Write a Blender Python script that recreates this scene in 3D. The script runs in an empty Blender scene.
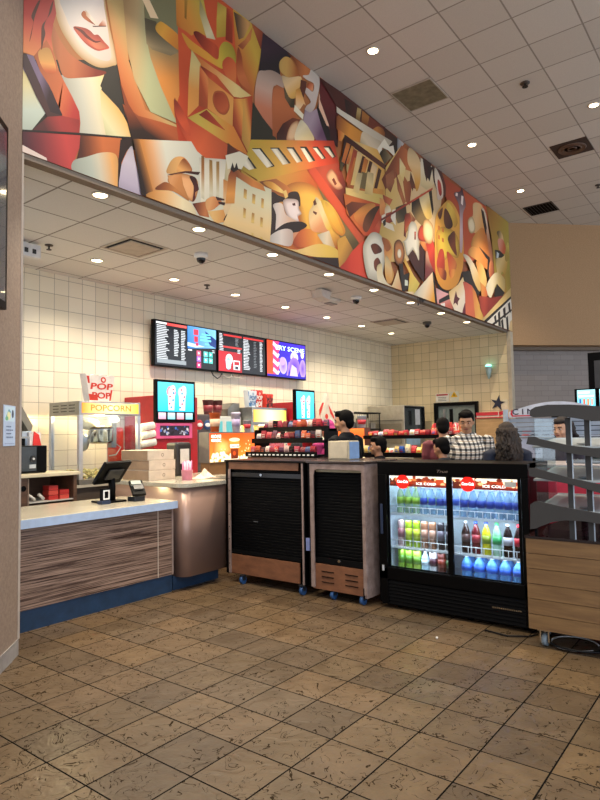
import bpy, bmesh, math, random
from mathutils import Vector, Matrix
random.seed(7)
PI = math.pi
sc = bpy.context.scene
COL = sc.collection

# ------------------------------------------------------------------ helpers
def lin(h, a=1.0):
    h = h.lstrip('#')
    o = []
    for i in (0, 2, 4):
        c = int(h[i:i+2], 16) / 255
        o.append(c / 12.92 if c <= .04045 else ((c + .055) / 1.055) ** 2.4)
    return (o[0], o[1], o[2], a)

class NT:
    def __init__(s, name):
        s.m = bpy.data.materials.new(name); s.m.use_nodes = True
        s.t = s.m.node_tree; s.n = s.t.nodes; s.l = s.t.links
        s.b = s.n['Principled BSDF']
    def node(s, ty, **k):
        n = s.n.new(ty)
        for a, v in k.items(): setattr(n, a, v)
        return n
    def put(s, sock, v):
        if isinstance(v, bpy.types.NodeSocket): s.l.new(v, sock)
        else: sock.default_value = v
    def math(s, op, a, b=0.0, c=0.0):
        n = s.node('ShaderNodeMath', operation=op)
        s.put(n.inputs[0], a); s.put(n.inputs[1], b); s.put(n.inputs[2], c)
        return n.outputs[0]
    def pos(s):
        if not hasattr(s, '_p'):
            g = s.node('ShaderNodeNewGeometry'); x = s.node('ShaderNodeSeparateXYZ')
            s.l.new(g.outputs['Position'], x.inputs[0]); s._p = (x.outputs[0], x.outputs[1], x.outputs[2], g.outputs['Position'])
        return s._p
    def obj(s):
        if not hasattr(s, '_o'):
            g = s.node('ShaderNodeTexCoord'); x = s.node('ShaderNodeSeparateXYZ')
            s.l.new(g.outputs['Object'], x.inputs[0]); s._o = (x.outputs[0], x.outputs[1], x.outputs[2], g.outputs['Object'])
        return s._o
    def mix(s, f, a, b, op='MIX'):
        n = s.node('ShaderNodeMix', data_type='RGBA', blend_type=op)
        s.put(n.inputs[0], f); s.put(n.inputs[6], a); s.put(n.inputs[7], b)
        return n.outputs[2]
    def noise(s, vec, scale, detail=3, rough=.5, dist=0):
        n = s.node('ShaderNodeTexNoise'); s.l.new(vec, n.inputs['Vector'])
        n.inputs['Scale'].default_value = scale; n.inputs['Detail'].default_value = detail
        n.inputs['Roughness'].default_value = rough; n.inputs['Distortion'].default_value = dist
        return n.outputs['Fac']
    def ramp(s, f, *st):
        n = s.node('ShaderNodeValToRGB'); s.put(n.inputs[0], f)
        e = n.color_ramp.elements
        while len(e) < len(st): e.new(.5)
        for i, (p, c) in enumerate(st): e[i].position = p; e[i].color = lin(c) if isinstance(c, str) else c
        return n.outputs[0]
    def cell(s, u, off, size):          # -> (distance to nearest line in metres, cell number)
        q = s.math('DIVIDE', s.math('SUBTRACT', u, off), size)
        f = s.math('FRACT', q); d = s.math('MULTIPLY', s.math('MINIMUM', f, s.math('SUBTRACT', 1.0, f)), size)
        return d, s.math('FLOOR', q)
    def white(s, a, b, k=0.0):
        c = s.node('ShaderNodeCombineXYZ'); s.put(c.inputs[0], a); s.put(c.inputs[1], b); s.put(c.inputs[2], k)
        w = s.node('ShaderNodeTexWhiteNoise'); s.l.new(c.outputs[0], w.inputs['Vector']); return w.outputs['Value']
    def bump(s, h, strength, dist):
        n = s.node('ShaderNodeBump'); n.inputs['Strength'].default_value = strength; n.inputs['Distance'].default_value = dist
        s.put(n.inputs['Height'], h); s.l.new(n.outputs[0], s.b.inputs['Normal'])
    def set(s, **k):
        for a, v in k.items(): s.put(s.b.inputs[a.replace('_', ' ')], v)
        return s

MATS = {}
def M(col, rough=.5, metal=0.0, emit=0.0, var=.06, alpha=1.0, trans=0.0, coat=0.0):
    key = (col, rough, metal, emit, var, alpha, trans, coat)
    if key in MATS: return MATS[key]
    t = NT('paint_' + col)
    c = lin(col)
    if var and not emit:
        f = t.noise(t.obj()[3], 9, 4, .6)
        d = tuple(x * (1 - var * 2) for x in c[:3]) + (1,)
        u = tuple(min(1, x * (1 + var * 2)) for x in c[:3]) + (1,)
        t.set(Base_Color=t.ramp(f, (.3, d), (.7, u)))
    else: t.set(Base_Color=c)
    t.set(Roughness=rough, Metallic=metal, Transmission_Weight=trans, Coat_Weight=coat)
    if sum(c[:3]) < .03: t.set(Specular_IOR_Level=.10)
    if alpha < 1: t.set(Alpha=alpha)
    if emit: t.set(Emission_Color=c, Emission_Strength=emit)
    MATS[key] = t.m
    return t.m

def attr_mat(name, emit=0.0, rough=.45, coat=0.0):
    if name in MATS: return MATS[name]
    t = NT(name); a = t.node('ShaderNodeAttribute', attribute_name='Col')
    if emit: t.set(Base_Color=(.01, .01, .01, 1), Emission_Color=a.outputs['Color'], Emission_Strength=emit, Roughness=.25)
    else: t.set(Base_Color=a.outputs['Color'], Roughness=rough, Coat_Weight=coat)
    MATS[name] = t.m
    return t.m

def tag(o, label=None, cat=None, group=None, kind=None):
    if label: o['label'] = label
    if cat: o['category'] = cat
    if group: o['group'] = group
    if kind: o['kind'] = kind
    return o

def thing(name, label, cat, loc=(0, 0, 0), rotz=0, group=None):
    o = bpy.data.objects.new(name, None); COL.objects.link(o)
    o.location = loc; o.rotation_euler = (0, 0, rotz); o.empty_display_size = .1
    return tag(o, label, cat, group)

def origin(o):
    v = Vector((0, 0, 0))
    while o is not None:
        v = v + o.location; o = o.parent
    return v

class MB:
    def __init__(s): s.v = []; s.f = []; s.s = []
    def add(s, vs, fs, smooth=False):
        n = len(s.v); s.v += [tuple(v) for v in vs]; s.f += [tuple(i + n for i in f) for f in fs]; s.s += [smooth] * len(fs); return s
    def box(s, x0, x1, y0, y1, z0, z1):
        return s.add([(x, y, z) for x in (x0, x1) for y in (y0, y1) for z in (z0, z1)],
            [(0, 1, 3, 2), (4, 6, 7, 5), (0, 4, 5, 1), (2, 3, 7, 6), (0, 2, 6, 4), (1, 5, 7, 3)])
    def prism(s, pts, ax, a0, a1, smooth=False):
        def P(p, a): return (a, p[0], p[1]) if ax == 'x' else (p[0], a, p[1]) if ax == 'y' else (p[0], p[1], a)
        n = len(pts)
        s.add([P(p, a0) for p in pts] + [P(p, a1) for p in pts], [tuple(range(n)), tuple(range(2 * n - 1, n - 1, -1))])
        k = len(s.v) - 2 * n
        for i in range(n): s.f.append((k + i, k + (i + 1) % n, k + n + (i + 1) % n, k + n + i)); s.s.append(smooth)
        return s
    def rings(s, rs, smooth=True, cap=True):
        n = len(rs[0]); vs = [p for r in rs for p in r]; fs = []
        for i in range(len(rs) - 1):
            for j in range(n):
                fs.append((i * n + j, i * n + (j + 1) % n, (i + 1) * n + (j + 1) % n, (i + 1) * n + j))
        k = len(s.f); s.add(vs, fs, smooth)
        if cap:
            b = len(s.v) - len(vs)
            s.f.append(tuple(b + j for j in range(n))[::-1]); s.s.append(False)
            s.f.append(tuple(b + (len(rs) - 1) * n + j for j in range(n))); s.s.append(False)
        return s
    def tube(s, pts, r, n=8, rs=None):
        pts = [Vector(p) for p in pts]; R = []; up = Vector((0, 0, 1))
        for i, p in enumerate(pts):
            d = (pts[min(i + 1, len(pts) - 1)] - pts[max(i - 1, 0)]).normalized()
            a = d.cross(up)
            if a.length < .05: a = d.cross(Vector((1, 0, 0)))
            a.normalize(); b = d.cross(a).normalized(); q = rs[i] if rs else r
            R.append([p + (a * math.cos(t) + b * math.sin(t)) * q for t in [2 * PI * k / n for k in range(n)]])
        return s.rings(R)
    def cyl(s, p0, p1, r, r1=None, n=16): return s.tube([p0, p1], r, n, [r, r if r1 is None else r1])
    def lathe(s, c, prof, n=16):
        return s.rings([[(c[0] + r * math.cos(2 * PI * k / n), c[1] + r * math.sin(2 * PI * k / n), c[2] + z) for k in range(n)] for r, z in prof])
    def ell(s, c, r, n=14, m=9, rot=None):
        R = []
        for i in range(m + 1):
            t = -PI / 2 + PI * (.02 + .96 * i / m)
            ring = []
            for k in range(n):
                v = Vector((r[0] * math.cos(t) * math.cos(2 * PI * k / n), r[1] * math.cos(t) * math.sin(2 * PI * k / n), r[2] * math.sin(t)))
                if rot: v = rot @ v
                ring.append(v + Vector(c))
            R.append(ring)
        return s.rings(R)
    def build(s, name, mat, parent=None, bevel=0, local=False, remesh=0, sub=0):
        me = bpy.data.meshes.new(name)
        off = Vector((0, 0, 0)) if local or parent is None else origin(parent)
        if parent is None and not local and bevel is not None:
            off = Vector((0, 0, 0))
        me.from_pydata([tuple(Vector(v) - off) for v in s.v], [], s.f)
        me.polygons.foreach_set('use_smooth', s.s)
        bm = bmesh.new(); bm.from_mesh(me); bmesh.ops.recalc_face_normals(bm, faces=bm.faces); bm.to_mesh(me); bm.free()
        me.materials.append(mat)
        o = bpy.data.objects.new(name, me); COL.objects.link(o)
        if parent is not None: o.parent = parent
        if remesh:
            r = o.modifiers.new('r', 'REMESH'); r.mode = 'VOXEL'; r.voxel_size = remesh; r.use_smooth_shade = True
            q = o.modifiers.new('s', 'SMOOTH'); q.factor = .6; q.iterations = 4
        if bevel:
            b = o.modifiers.new('b', 'BEVEL'); b.width = bevel; b.segments = 2; b.limit_method = 'ANGLE'
        return o

def solo(mb, name, mat, label, cat, group=None, bevel=0, kind=None):
    """top-level single-mesh thing with its origin at its base"""
    xs = [v[0] for v in mb.v]; ys = [v[1] for v in mb.v]; zs = [v[2] for v in mb.v]
    L = Vector(((min(xs) + max(xs)) / 2, (min(ys) + max(ys)) / 2, min(zs)))
    mb.v = [tuple(Vector(v) - L) for v in mb.v]
    o = mb.build(name, mat, None, bevel, local=True); o.location = L
    return tag(o, label, cat, group, kind)

def struct(mb, name, mat, bevel=0):
    return tag(mb.build(name, mat, None, bevel), kind='structure')

def bx(*a): return MB().box(*a)

def smooth_loop(p, k=4):
    n = len(p); o = []
    for i in range(n):
        a, b, c, d = p[i - 1], p[i], p[(i + 1) % n], p[(i + 2) % n]
        for j in range(k):
            t = j / k
            o.append(tuple(.5 * (2 * b[m] + (c[m] - a[m]) * t + (2 * a[m] - 5 * b[m] + 4 * c[m] - d[m]) * t * t + (3 * b[m] - a[m] - 3 * c[m] + d[m]) * t ** 3) for m in (0, 1)))
    return o

def clip(p, x0, x1, y0, y1):
    for ax, v, s in ((0, x0, 1), (0, x1, -1), (1, y0, 1), (1, y1, -1)):
        q = []
        for i in range(len(p)):
            a, b = p[i - 1], p[i]
            ia, ib = (a[ax] - v) * s >= 0, (b[ax] - v) * s >= 0
            if ia != ib:
                t = (v - a[ax]) / (b[ax] - a[ax]); q.append((a[0] + (b[0] - a[0]) * t, a[1] + (b[1] - a[1]) * t))
            if ib: q.append(b)
        p = q
        if len(p) < 3: return []
    return p

def picture(name, shapes, O, R, U, mat, parent=None, rect=None, step=.00012, rich=False):
    """flat printed or displayed picture: shapes in (u,v) metres on the plane O + u R + v U"""
    O, R, U = Vector(O), Vector(R), Vector(U); N = R.cross(U).normalized()
    off = origin(parent) if parent is not None else Vector((0, 0, 0))
    vs, fs, cs = [], [], []
    k = 0
    for m, c1, c2, g, pts in shapes:
        if m.endswith('s'): pts = smooth_loop(pts)
        if rect: pts = clip(pts, *rect)
        if len(pts) < 3: continue
        k += 1
        A, B = lin(c1), lin(c2); b = len(vs)
        if rich: A, B = [tuple(v_ * k_ for v_, k_ in zip(q_[:3], (.92, .75 if q_[1] > q_[0] * .8 and q_[2] < q_[0] * .5 else .84, .70))) + (1,) for q_ in (A, B)]
        if rich and m[0] == 'L' and g:
            # airbrushed ramp: dark edge, first colour, second colour, light edge; the polygon is sliced so each slice interpolates exactly
            dx, dy = g[2] - g[0], g[3] - g[1]; q2 = max(1e-9, dx * dx + dy * dy)
            T = lambda p: ((p[0] - g[0]) * dx + (p[1] - g[1]) * dy) / q2
            tt = [T(p) for p in pts]; lo, hi = min(tt), max(tt)
            lo, hi = min(lo, 0), max(hi, 1)
            D1 = tuple(A[i] * .55 for i in range(3)) + (1,); S1 = tuple(B[i] * .80 for i in range(3)) + (1,)
            stops = [(lo - .001, D1), (max(lo, 0) + .0, tuple(A[i] * .8 for i in range(3)) + (1,)), (.3, tuple(A[i] * .75 + B[i] * .25 for i in range(3)) + (1,)), (.8, B), (hi + .001, S1)]
            for (t0, c0), (t1, c1_) in zip(stops, stops[1:]):
                if t1 - t0 < 1e-5: continue
                q = pts
                for v_, s_ in ((t0, 1), (t1, -1)):
                    o_ = []
                    for i in range(len(q)):
                        a, e = q[i - 1], q[i]; ta, te = (T(a) - v_) * s_, (T(e) - v_) * s_
                        if (ta >= 0) != (te >= 0):
                            u_ = ta / (ta - te); o_.append((a[0] + (e[0] - a[0]) * u_, a[1] + (e[1] - a[1]) * u_))
                        if te >= 0: o_.append(e)
                    q = o_
                    if len(q) < 3: break
                if len(q) < 3: continue
                b = len(vs); vs += [O + R * x + U * y + N * (k * step) for x, y in q]; fs.append(tuple(range(b, b + len(q))))
                for p in q:
                    u_ = min(1, max(0, (T(p) - t0) / (t1 - t0))); cs.append(tuple(c0[i] + (c1_[i] - c0[i]) * u_ for i in range(4)))
            continue
        P = [O + R * x + U * y + N * (k * step) for x, y in pts]; n = len(P)
        if rich and m[0] == 'R':
            cx = sum(p[0] for p in pts) / n; cy = sum(p[1] for p in pts) / n; cc = O + R * cx + U * cy + N * (k * step)
            vs += [cc] + [cc + (p - cc) * .62 for p in P] + P
            Mi = tuple(A[i] * .8 + B[i] * .2 for i in range(4)); Ed = tuple(B[i] * .62 for i in range(3)) + (1,)
            for i in range(n):
                j = (i + 1) % n
                fs.append((b, b + 1 + i, b + 1 + j)); cs += [A, Mi, Mi]
                fs.append((b + 1 + i, b + 1 + n + i, b + 1 + n + j, b + 1 + j)); cs += [Mi, Ed, Ed, Mi]
            continue
        if m[0] == 'R':
            cx = sum(p[0] for p in pts) / n; cy = sum(p[1] for p in pts) / n
            vs.append(O + R * cx + U * cy + N * (k * step)); vs += P
            for i in range(n): fs.append((b, b + 1 + i, b + 1 + (i + 1) % n)); cs += [A, B, B]
        else:
            vs += P; fs.append(tuple(range(b, b + n)))
            for x, y in pts:
                if g:
                    dx, dy = g[2] - g[0], g[3] - g[1]; t = ((x - g[0]) * dx + (y - g[1]) * dy) / max(1e-9, dx * dx + dy * dy)
                    t = min(1, max(0, t))
                else: t = 0
                cs.append(tuple(A[i] + (B[i] - A[i]) * t for i in range(4)))
    me = bpy.data.meshes.new(name); me.from_pydata([tuple(v - off) for v in vs], [], fs)
    at = me.color_attributes.new('Col', 'FLOAT_COLOR', 'CORNER')
    for i, c in enumerate(cs): at.data[i].color = c
    me.materials.append(mat)
    o = bpy.data.objects.new(name, me); COL.objects.link(o)
    if parent is not None: o.parent = parent
    return o

def rect(c, x0, y0, x1, y1, c2=None, g=None): return ('L', c, c2 or c, g or (x0, y0, x0, y1), [(x0, y0), (x1, y0), (x1, y1), (x0, y1)])
def disc(c, x, y, r, ry=None, c2=None, n=20): return ('R', c, c2 or c, None, [(x + r * math.cos(2 * PI * i / n), y + (ry or r) * math.sin(2 * PI * i / n)) for i in range(n)])
def poly(c, *pts, c2=None, g=None): return ('L', c, c2 or c, g, list(pts))

def text(s, name, size, O, R, U, mat, parent=None, shear=0, ext=.0006, align='CENTER', width=None, bold=.012):
    cu = bpy.data.curves.new(name, 'FONT'); cu.body = s; cu.size = size; cu.align_x = align; cu.align_y = 'CENTER'
    cu.extrude = ext; cu.shear = shear; cu.resolution_u = 3; cu.offset = bold * size
    tmp = bpy.data.objects.new(name, cu); me = bpy.data.meshes.new_from_object(tmp)
    bpy.data.objects.remove(tmp)
    O, R, U = Vector(O), Vector(R).normalized(), Vector(U).normalized(); N = R.cross(U)
    off = origin(parent) if parent is not None else Vector((0, 0, 0))
    k = 1
    if width:
        xs = [v.co.x for v in me.vertices]; k = width / (max(xs) - min(xs))
    for v in me.vertices: v.co = O + R * v.co.x * k + U * v.co.y + N * (v.co.z + ext) - off
    me.materials.clear(); me.materials.append(mat)
    o = bpy.data.objects.new(name, me); COL.objects.link(o)
    if parent is not None: o.parent = parent
    return o

def dup(root, loc, rotz=None, label=None, group=None):
    r = root.copy(); COL.objects.link(r); r.location = loc
    if rotz is not None: r.rotation_euler = (0, 0, rotz)
    if label: r['label'] = label
    if group: r['group'] = group
    for ch in list(root.children):
        c = ch.copy(); COL.objects.link(c); c.parent = r
        for g in ch.children:
            d = g.copy(); COL.objects.link(d); d.parent = c
    return r

TOWARD_US_Y = ((1, 0, 0), (0, 0, 1))      # right/up of a face whose normal is -Y
TOWARD_US_X = ((0, -1, 0), (0, 0, 1))     # right/up of a face whose normal is -X
PW_LO, PW_HI, WORLD, EXPO = 80, 200, .95, 0.9
DIR_O, DIR_R, DIR_W = (9.17, 4.417, 3.845), (.895, 0, .445), .60
MURAL = [
('L','b87848','8c4c2c',(2.299,4.965,13.446,4.478),[(1.825,6.199),(4.81,8.785),(14.426,7.041),(14.022,3.533),(1.862,3.685)]),
('L','8a3c28','5a281c',(2.283,6.595,2.303,4.487),[(1.825,6.199),(4.81,8.785),(4.936,6.373),(4.169,6.047),(1.847,4.704)]),
('F','2a2622','2a2622',None,[(2.21,4.441),(3.414,5.036),(3.357,4.165),(2.217,3.821)]),
('L','e8e4a0','ccdcd8',(2.304,4.407,2.453,4.073),[(2.21,4.425),(2.304,4.439),(2.401,4.325),(2.519,4.182),(2.38,3.955),(2.216,3.898)]),
('L','dce0dc','e8c878',(2.82,4.396,3.249,4.492),[(2.629,4.521),(2.801,4.586),(3.042,4.744),(2.993,4.596),(3.155,4.452),(3.314,4.26),(2.785,4.098),(2.793,4.255)]),
('L','e4a850','dcdcb8',(3.282,4.506,3.033,4.24),[(2.993,4.56),(3.053,4.578),(3.176,4.497),(3.271,4.381),(3.314,4.26),(3.053,4.168),(3.003,4.37)]),
('F','2c2a28','2c2a28',None,[(3.032,4.703),(3.165,4.913),(3.282,4.386),(3.176,4.479),(3.003,4.565)]),
('Ls','c87850','7a2c20',(2.619,4.727,3.032,4.721),[(2.539,4.92),(2.618,4.811),(2.726,4.73),(2.914,4.718),(3.052,4.749),(2.993,4.685),(2.801,4.577),(2.656,4.517),(2.602,4.618),(2.558,4.738)]),
('Rs','e2dee0','dcb888',None,[(2.546,5.192),(2.573,5.023),(2.618,4.912),(2.69,4.831),(2.782,4.766),(2.895,4.744),(3.002,4.761),(3.113,4.832),(3.165,4.903),(3.092,5.15),(3.051,5.309),(3.001,5.552),(2.75,5.575)]),
('Ls','dedce4','d8ccd0',(2.706,5.115,3.042,4.942),[(2.616,5.234),(2.671,5.026),(2.744,4.928),(2.837,4.855),(2.953,4.825),(3.093,4.877),(3.082,5.053),(3.031,5.316),(2.971,5.534)]),
('Ls','c07048','8c4028',(2.827,5.147,2.952,5.11),[(2.836,5.179),(2.874,5.156),(2.952,5.119),(2.894,5.105),(2.827,5.112),(2.808,5.137)]),
('L','c8a890','e8e0e0',(2.836,5.188,2.913,5.195),[(2.845,5.193),(2.923,5.165),(2.982,5.126),(2.952,5.11),(2.855,5.146)]),
('L','b87058','e0d4d4',(3.011,5.142,3.031,5.225),[(2.972,5.121),(3.052,5.164),(3.031,5.225)]),
('F','4a2828','4a2828',None,[(2.913,5.089),(3.052,5.164),(3.052,5.157),(2.923,5.084)]),
('Ls','c86050','8c3430',(2.914,4.912,2.913,5.071),[(2.734,4.983),(2.837,5.03),(2.894,5.034),(2.933,5.02),(2.972,5.04),(3.032,5.009),(3.082,4.981),(3.032,4.937),(2.963,4.893),(2.875,4.892),(2.799,4.923)]),
('Ls','d88068','c05848',(2.943,4.945,2.894,4.884),[(2.837,4.943),(2.933,4.957),(2.982,4.983),(3.052,4.974),(2.972,4.915),(2.894,4.911)]),
('Fs','5a2020','5a2020',None,[(2.734,4.983),(2.818,5.002),(2.875,4.98),(2.943,4.971),(3.002,5.002),(2.943,4.954),(2.856,4.953),(2.799,4.975)]),
('L','b83c3c','d88858',(2.446,4.885,2.491,4.497),[(2.203,5.148),(2.51,5.339),(2.564,5.118),(2.582,5.011),(2.557,4.913),(2.54,4.787),(2.558,4.679),(2.62,4.509),(2.551,4.484),(2.466,4.551),(2.416,4.567),(2.303,4.55),(2.21,4.503)]),
('L','d8784c','b83a38',(2.586,4.376,2.802,4.319),[(2.399,4.567),(2.498,4.748),(2.558,4.679),(2.594,4.563),(2.647,4.488),(2.728,4.381),(2.793,4.281),(2.803,4.191),(2.794,4.085),(2.487,3.997),(2.42,3.995),(2.64,4.183),(2.552,4.344),(2.45,4.461)]),
('Ls','e8b068','c86840',(2.499,4.583,2.534,4.485),[(2.432,4.615),(2.515,4.691),(2.559,4.629),(2.585,4.526),(2.517,4.477),(2.458,4.514)]),
('Fs','4a2220','4a2220',None,[(2.358,4.659),(2.373,4.748),(2.389,4.837),(2.372,4.877),(2.42,5.011),(2.445,5.041),(2.405,4.903),(2.389,4.821),(2.373,4.715)]),
('Fs','4a2220','4a2220',None,[(2.457,4.644),(2.455,4.775),(2.463,4.853),(2.505,4.934),(2.53,5.04),(2.555,5.105),(2.539,5.003),(2.497,4.913),(2.48,4.846),(2.489,4.793),(2.473,4.718)]),
('L','3a2432','7c6c94',(2.535,4.353,2.417,4.381),[(2.303,4.542),(2.391,4.562),(2.45,4.461),(2.526,4.382),(2.64,4.191),(2.511,4.121),(2.418,4.284),(2.304,4.423)]),
('L','3a2432','4a2c30',(2.303,4.487,2.622,4.184),[(2.303,4.542),(2.335,4.55),(2.45,4.356),(2.536,4.172),(2.64,4.183),(2.511,4.121),(2.418,4.244),(2.304,4.439)]),
('L','b84040','5a2a30',(2.711,4.137,2.454,3.976),[(2.511,4.121),(2.64,4.183),(2.793,4.213),(2.794,4.085),(2.38,3.955)]),
('F','241c1c','241c1c',None,[(2.216,3.906),(2.803,4.105),(3.197,4.228),(4.02,4.512),(4.02,4.492),(3.197,4.21),(2.803,4.088),(2.216,3.89)]),
('L','5a2838','c84848',(2.341,3.868,2.767,3.964),[(2.216,3.89),(2.803,4.084),(2.794,3.974),(2.758,3.876),(2.732,3.749),(2.374,3.762),(2.217,3.821)]),
('F','ecdcdc','ecdcdc',None,[(2.217,3.821),(2.31,3.817),(2.505,3.785),(2.522,3.735),(2.218,3.744)]),
('L','5a2c20','c87040',(2.803,4.046,3.074,4.078),[(2.803,4.084),(3.207,4.214),(3.271,4.133),(3.218,3.977),(3.145,4.051),(2.994,4.005),(2.767,3.854),(2.794,3.974)]),
('Ls','ccd8d4','e8b070',(2.898,3.909,3.166,3.959),[(2.74,3.844),(2.86,3.921),(2.994,4.005),(3.114,4.049),(3.166,4.022),(3.176,3.9),(3.176,3.738),(2.946,3.735),(2.741,3.752)]),
('F','2a1a18','2a1a18',None,[(3.197,4.197),(3.346,4.272),(3.26,4.111),(3.207,3.992),(3.207,3.73),(3.166,3.735),(3.176,4.008)]),
('Ls','c8c4dc','b8b0d0',(3.303,4.145,3.249,3.761),[(3.314,4.186),(3.346,4.087),(3.401,3.902),(3.434,3.764),(3.197,3.727),(3.197,3.907),(3.228,4.027)]),
('L','c06a3c','b8a070',(3.072,4.867,3.437,5.143),[(3.0,5.643),(3.218,5.778),(3.282,4.97),(3.47,4.586),(3.968,4.594),(3.993,4.482),(3.314,4.26),(3.165,4.867)]),
('L','b89870','a8b090',(3.25,5.141,3.587,5.121),[(3.196,5.765),(3.439,5.818),(3.472,5.305),(3.587,5.023),(3.792,4.822),(3.917,4.614),(3.527,4.591),(3.347,4.814),(3.271,5.058)]),
('L','8c8c6c','d08c48',(3.53,5.384,3.792,4.922),[(3.439,5.915),(3.929,6.219),(3.917,4.674),(3.816,4.653),(3.646,4.895),(3.529,5.112),(3.472,5.305)]),
('L','6c6450','98906c',(3.506,5.372,3.552,5.201),[(3.461,5.463),(3.601,5.501),(3.6,5.402),(3.896,5.356),(3.769,5.251),(3.552,5.201),(3.483,5.224)]),
('L','b86038','2a1a14',(3.527,4.591,3.48,4.324),[(3.218,4.533),(3.391,4.496),(3.644,4.543),(4.021,4.594),(4.02,4.481),(3.314,4.255)]),
('L','8c4428','2a1a14',(3.282,4.598,3.413,4.298),[(3.186,4.739),(3.282,4.561),(3.526,4.323),(3.314,4.255)]),
('F','ecd4b4','ecd4b4',None,[(3.416,5.65),(3.496,5.696),(3.625,5.544),(3.53,5.501)]),
('Ls','e8b048','d88c38',(3.624,5.494,3.846,5.391),[(3.588,5.445),(3.624,5.504),(3.685,5.537),(3.885,5.503),(3.896,5.366),(3.745,5.369),(3.612,5.399)]),
('L','d85c34','a83c20',(4.032,5.968,4.744,4.678),[(3.851,6.171),(4.649,6.667),(4.658,6.193),(4.737,6.191),(4.728,5.628),(4.951,5.365),(4.872,4.657),(4.525,4.467),(4.153,4.408),(3.865,4.453),(3.816,4.713),(3.88,4.911)]),
('L','d88838','b8b44c',(3.873,5.67,4.368,6.031),[(3.837,6.06),(4.158,6.254),(4.266,5.887),(4.379,5.73),(4.236,5.698),(4.124,5.682),(4.043,5.596),(3.976,5.603),(3.847,5.595)]),
('L','a87c30','c8a040',(3.939,5.914,4.169,6.004),[(3.954,6.131),(4.007,6.163),(3.977,5.728),(3.951,5.734)]),
('L','b0b078','d8d0b0',(4.168,5.94,4.365,5.767),[(4.156,6.06),(4.379,5.73),(4.25,5.684),(4.154,5.889)]),
('L','c8b850','b89c3c',(4.398,6.069,4.546,5.929),[(4.414,6.166),(4.549,6.177),(4.529,5.842),(4.394,5.76),(4.397,5.959)]),
('L','a83c20','e07840',(4.549,6.154,4.738,6.261),[(4.549,6.177),(4.642,6.195),(4.636,5.82),(4.529,5.808)]),
('Ls','6a1c14','c04c2c',(4.07,5.632,4.407,5.57),[(4.07,5.632),(4.138,5.689),(4.278,5.677),(4.408,5.669),(4.421,5.544),(4.22,5.54)]),
('Ls','c8c040','e0a03c',(4.453,5.725,4.164,5.512),[(3.911,5.558),(4.055,5.54),(4.248,5.533),(4.406,5.526),(4.437,5.673),(4.513,5.778),(4.621,5.8),(4.682,5.73),(4.68,5.616),(4.618,5.631),(4.557,5.634),(4.48,5.54),(4.479,5.463),(4.332,5.446),(4.109,5.442),(4.001,5.45)]),
('Ls','c85430','d87840',(4.48,5.54,4.692,5.397),[(4.479,5.474),(4.495,5.559),(4.572,5.641),(4.68,5.616),(4.676,5.367),(4.568,5.384)]),
('L','d87c38','e8dc90',(4.135,5.392,4.835,5.314),[(4.001,5.45),(4.149,5.42),(4.951,5.377),(4.754,5.266),(4.643,5.229),(4.162,5.321)]),
('L','7a2818','c85430',(4.162,5.342,4.33,5.23),[(4.149,5.346),(4.389,5.344),(4.659,5.224),(4.272,5.182),(4.162,5.3)]),
('L','d8d890','e09c50',(4.028,5.422,4.104,4.959),[(4.041,5.45),(4.163,5.363),(4.131,4.908),(3.982,4.732),(3.999,5.118)]),
('L','c85c34','e08c50',(4.161,5.194,4.273,5.246),[(4.149,5.335),(4.273,5.268),(4.255,4.93),(4.131,4.908)]),
('L','e08c48','e8a858',(4.273,5.246,4.624,4.965),[(4.273,5.268),(4.643,5.218),(4.623,4.887),(4.255,4.93)]),
('Rs','b84c28','d06c3c',None,[(4.431,5.2),(4.506,5.212),(4.565,5.161),(4.579,5.079),(4.533,4.993),(4.472,4.957),(4.399,4.959),(4.342,5.009),(4.328,5.079),(4.358,5.156)]),
('Ls','a04020','c86038',(4.358,5.156,4.533,4.993),[(4.438,5.182),(4.498,5.186),(4.55,5.143),(4.556,5.069),(4.518,5.003),(4.473,4.979),(4.414,4.981),(4.363,5.019),(4.35,5.088),(4.372,5.147)]),
('L','d8c858','e08c3c',(4.157,4.815,4.714,4.778),[(3.982,4.722),(4.241,4.924),(4.638,4.893),(4.872,4.657),(4.513,4.669),(4.156,4.689)]),
('L','8c2c18','c85030',(4.158,4.857,4.515,4.789),[(4.13,4.814),(4.241,4.913),(4.515,4.8),(4.325,4.799)]),
('L','c85c34','e8a850',(4.641,5.083,4.8,5.151),[(4.643,5.206),(4.802,5.276),(4.794,4.809),(4.638,4.915)]),
('L','e8b058','b84c28',(4.8,5.151,4.931,5.183),[(4.802,5.276),(4.951,5.365),(4.889,4.663),(4.762,4.797)]),
('Ls','a84028','d06038',(3.917,4.674,4.237,4.49),[(3.817,4.853),(3.867,4.774),(3.982,4.722),(4.225,4.696),(4.483,4.668),(4.558,4.631),(4.526,4.51),(4.378,4.404),(4.208,4.375),(4.046,4.42),(3.891,4.563),(3.816,4.693)]),
('Ls','8c3420','c05030',(3.842,4.794,3.969,4.635),[(3.817,4.843),(3.969,4.716),(4.02,4.553),(3.917,4.593),(3.828,4.698)]),
('L','4a2418','6a3420',(4.528,4.685,4.68,4.565),[(4.543,4.68),(4.697,4.649),(4.679,4.532),(4.526,4.521)]),
('L','c06030','c8a844',(4.727,5.571,5.131,5.884),[(4.643,6.264),(4.934,6.278),(5.138,6.222),(5.116,5.996),(5.041,5.699),(4.951,5.365),(4.755,5.38),(4.695,5.556)]),
('Ls','a85028','c87040',(4.713,5.677,4.822,5.502),[(4.715,5.815),(4.778,5.755),(4.807,5.61),(4.919,5.432),(4.756,5.426),(4.695,5.533)]),
('L','5a4434','d0a068',(4.703,6.082,4.931,6.088),[(4.658,6.193),(4.769,6.209),(4.933,6.207),(4.814,5.98),(4.732,5.915),(4.702,6.013)]),
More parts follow.
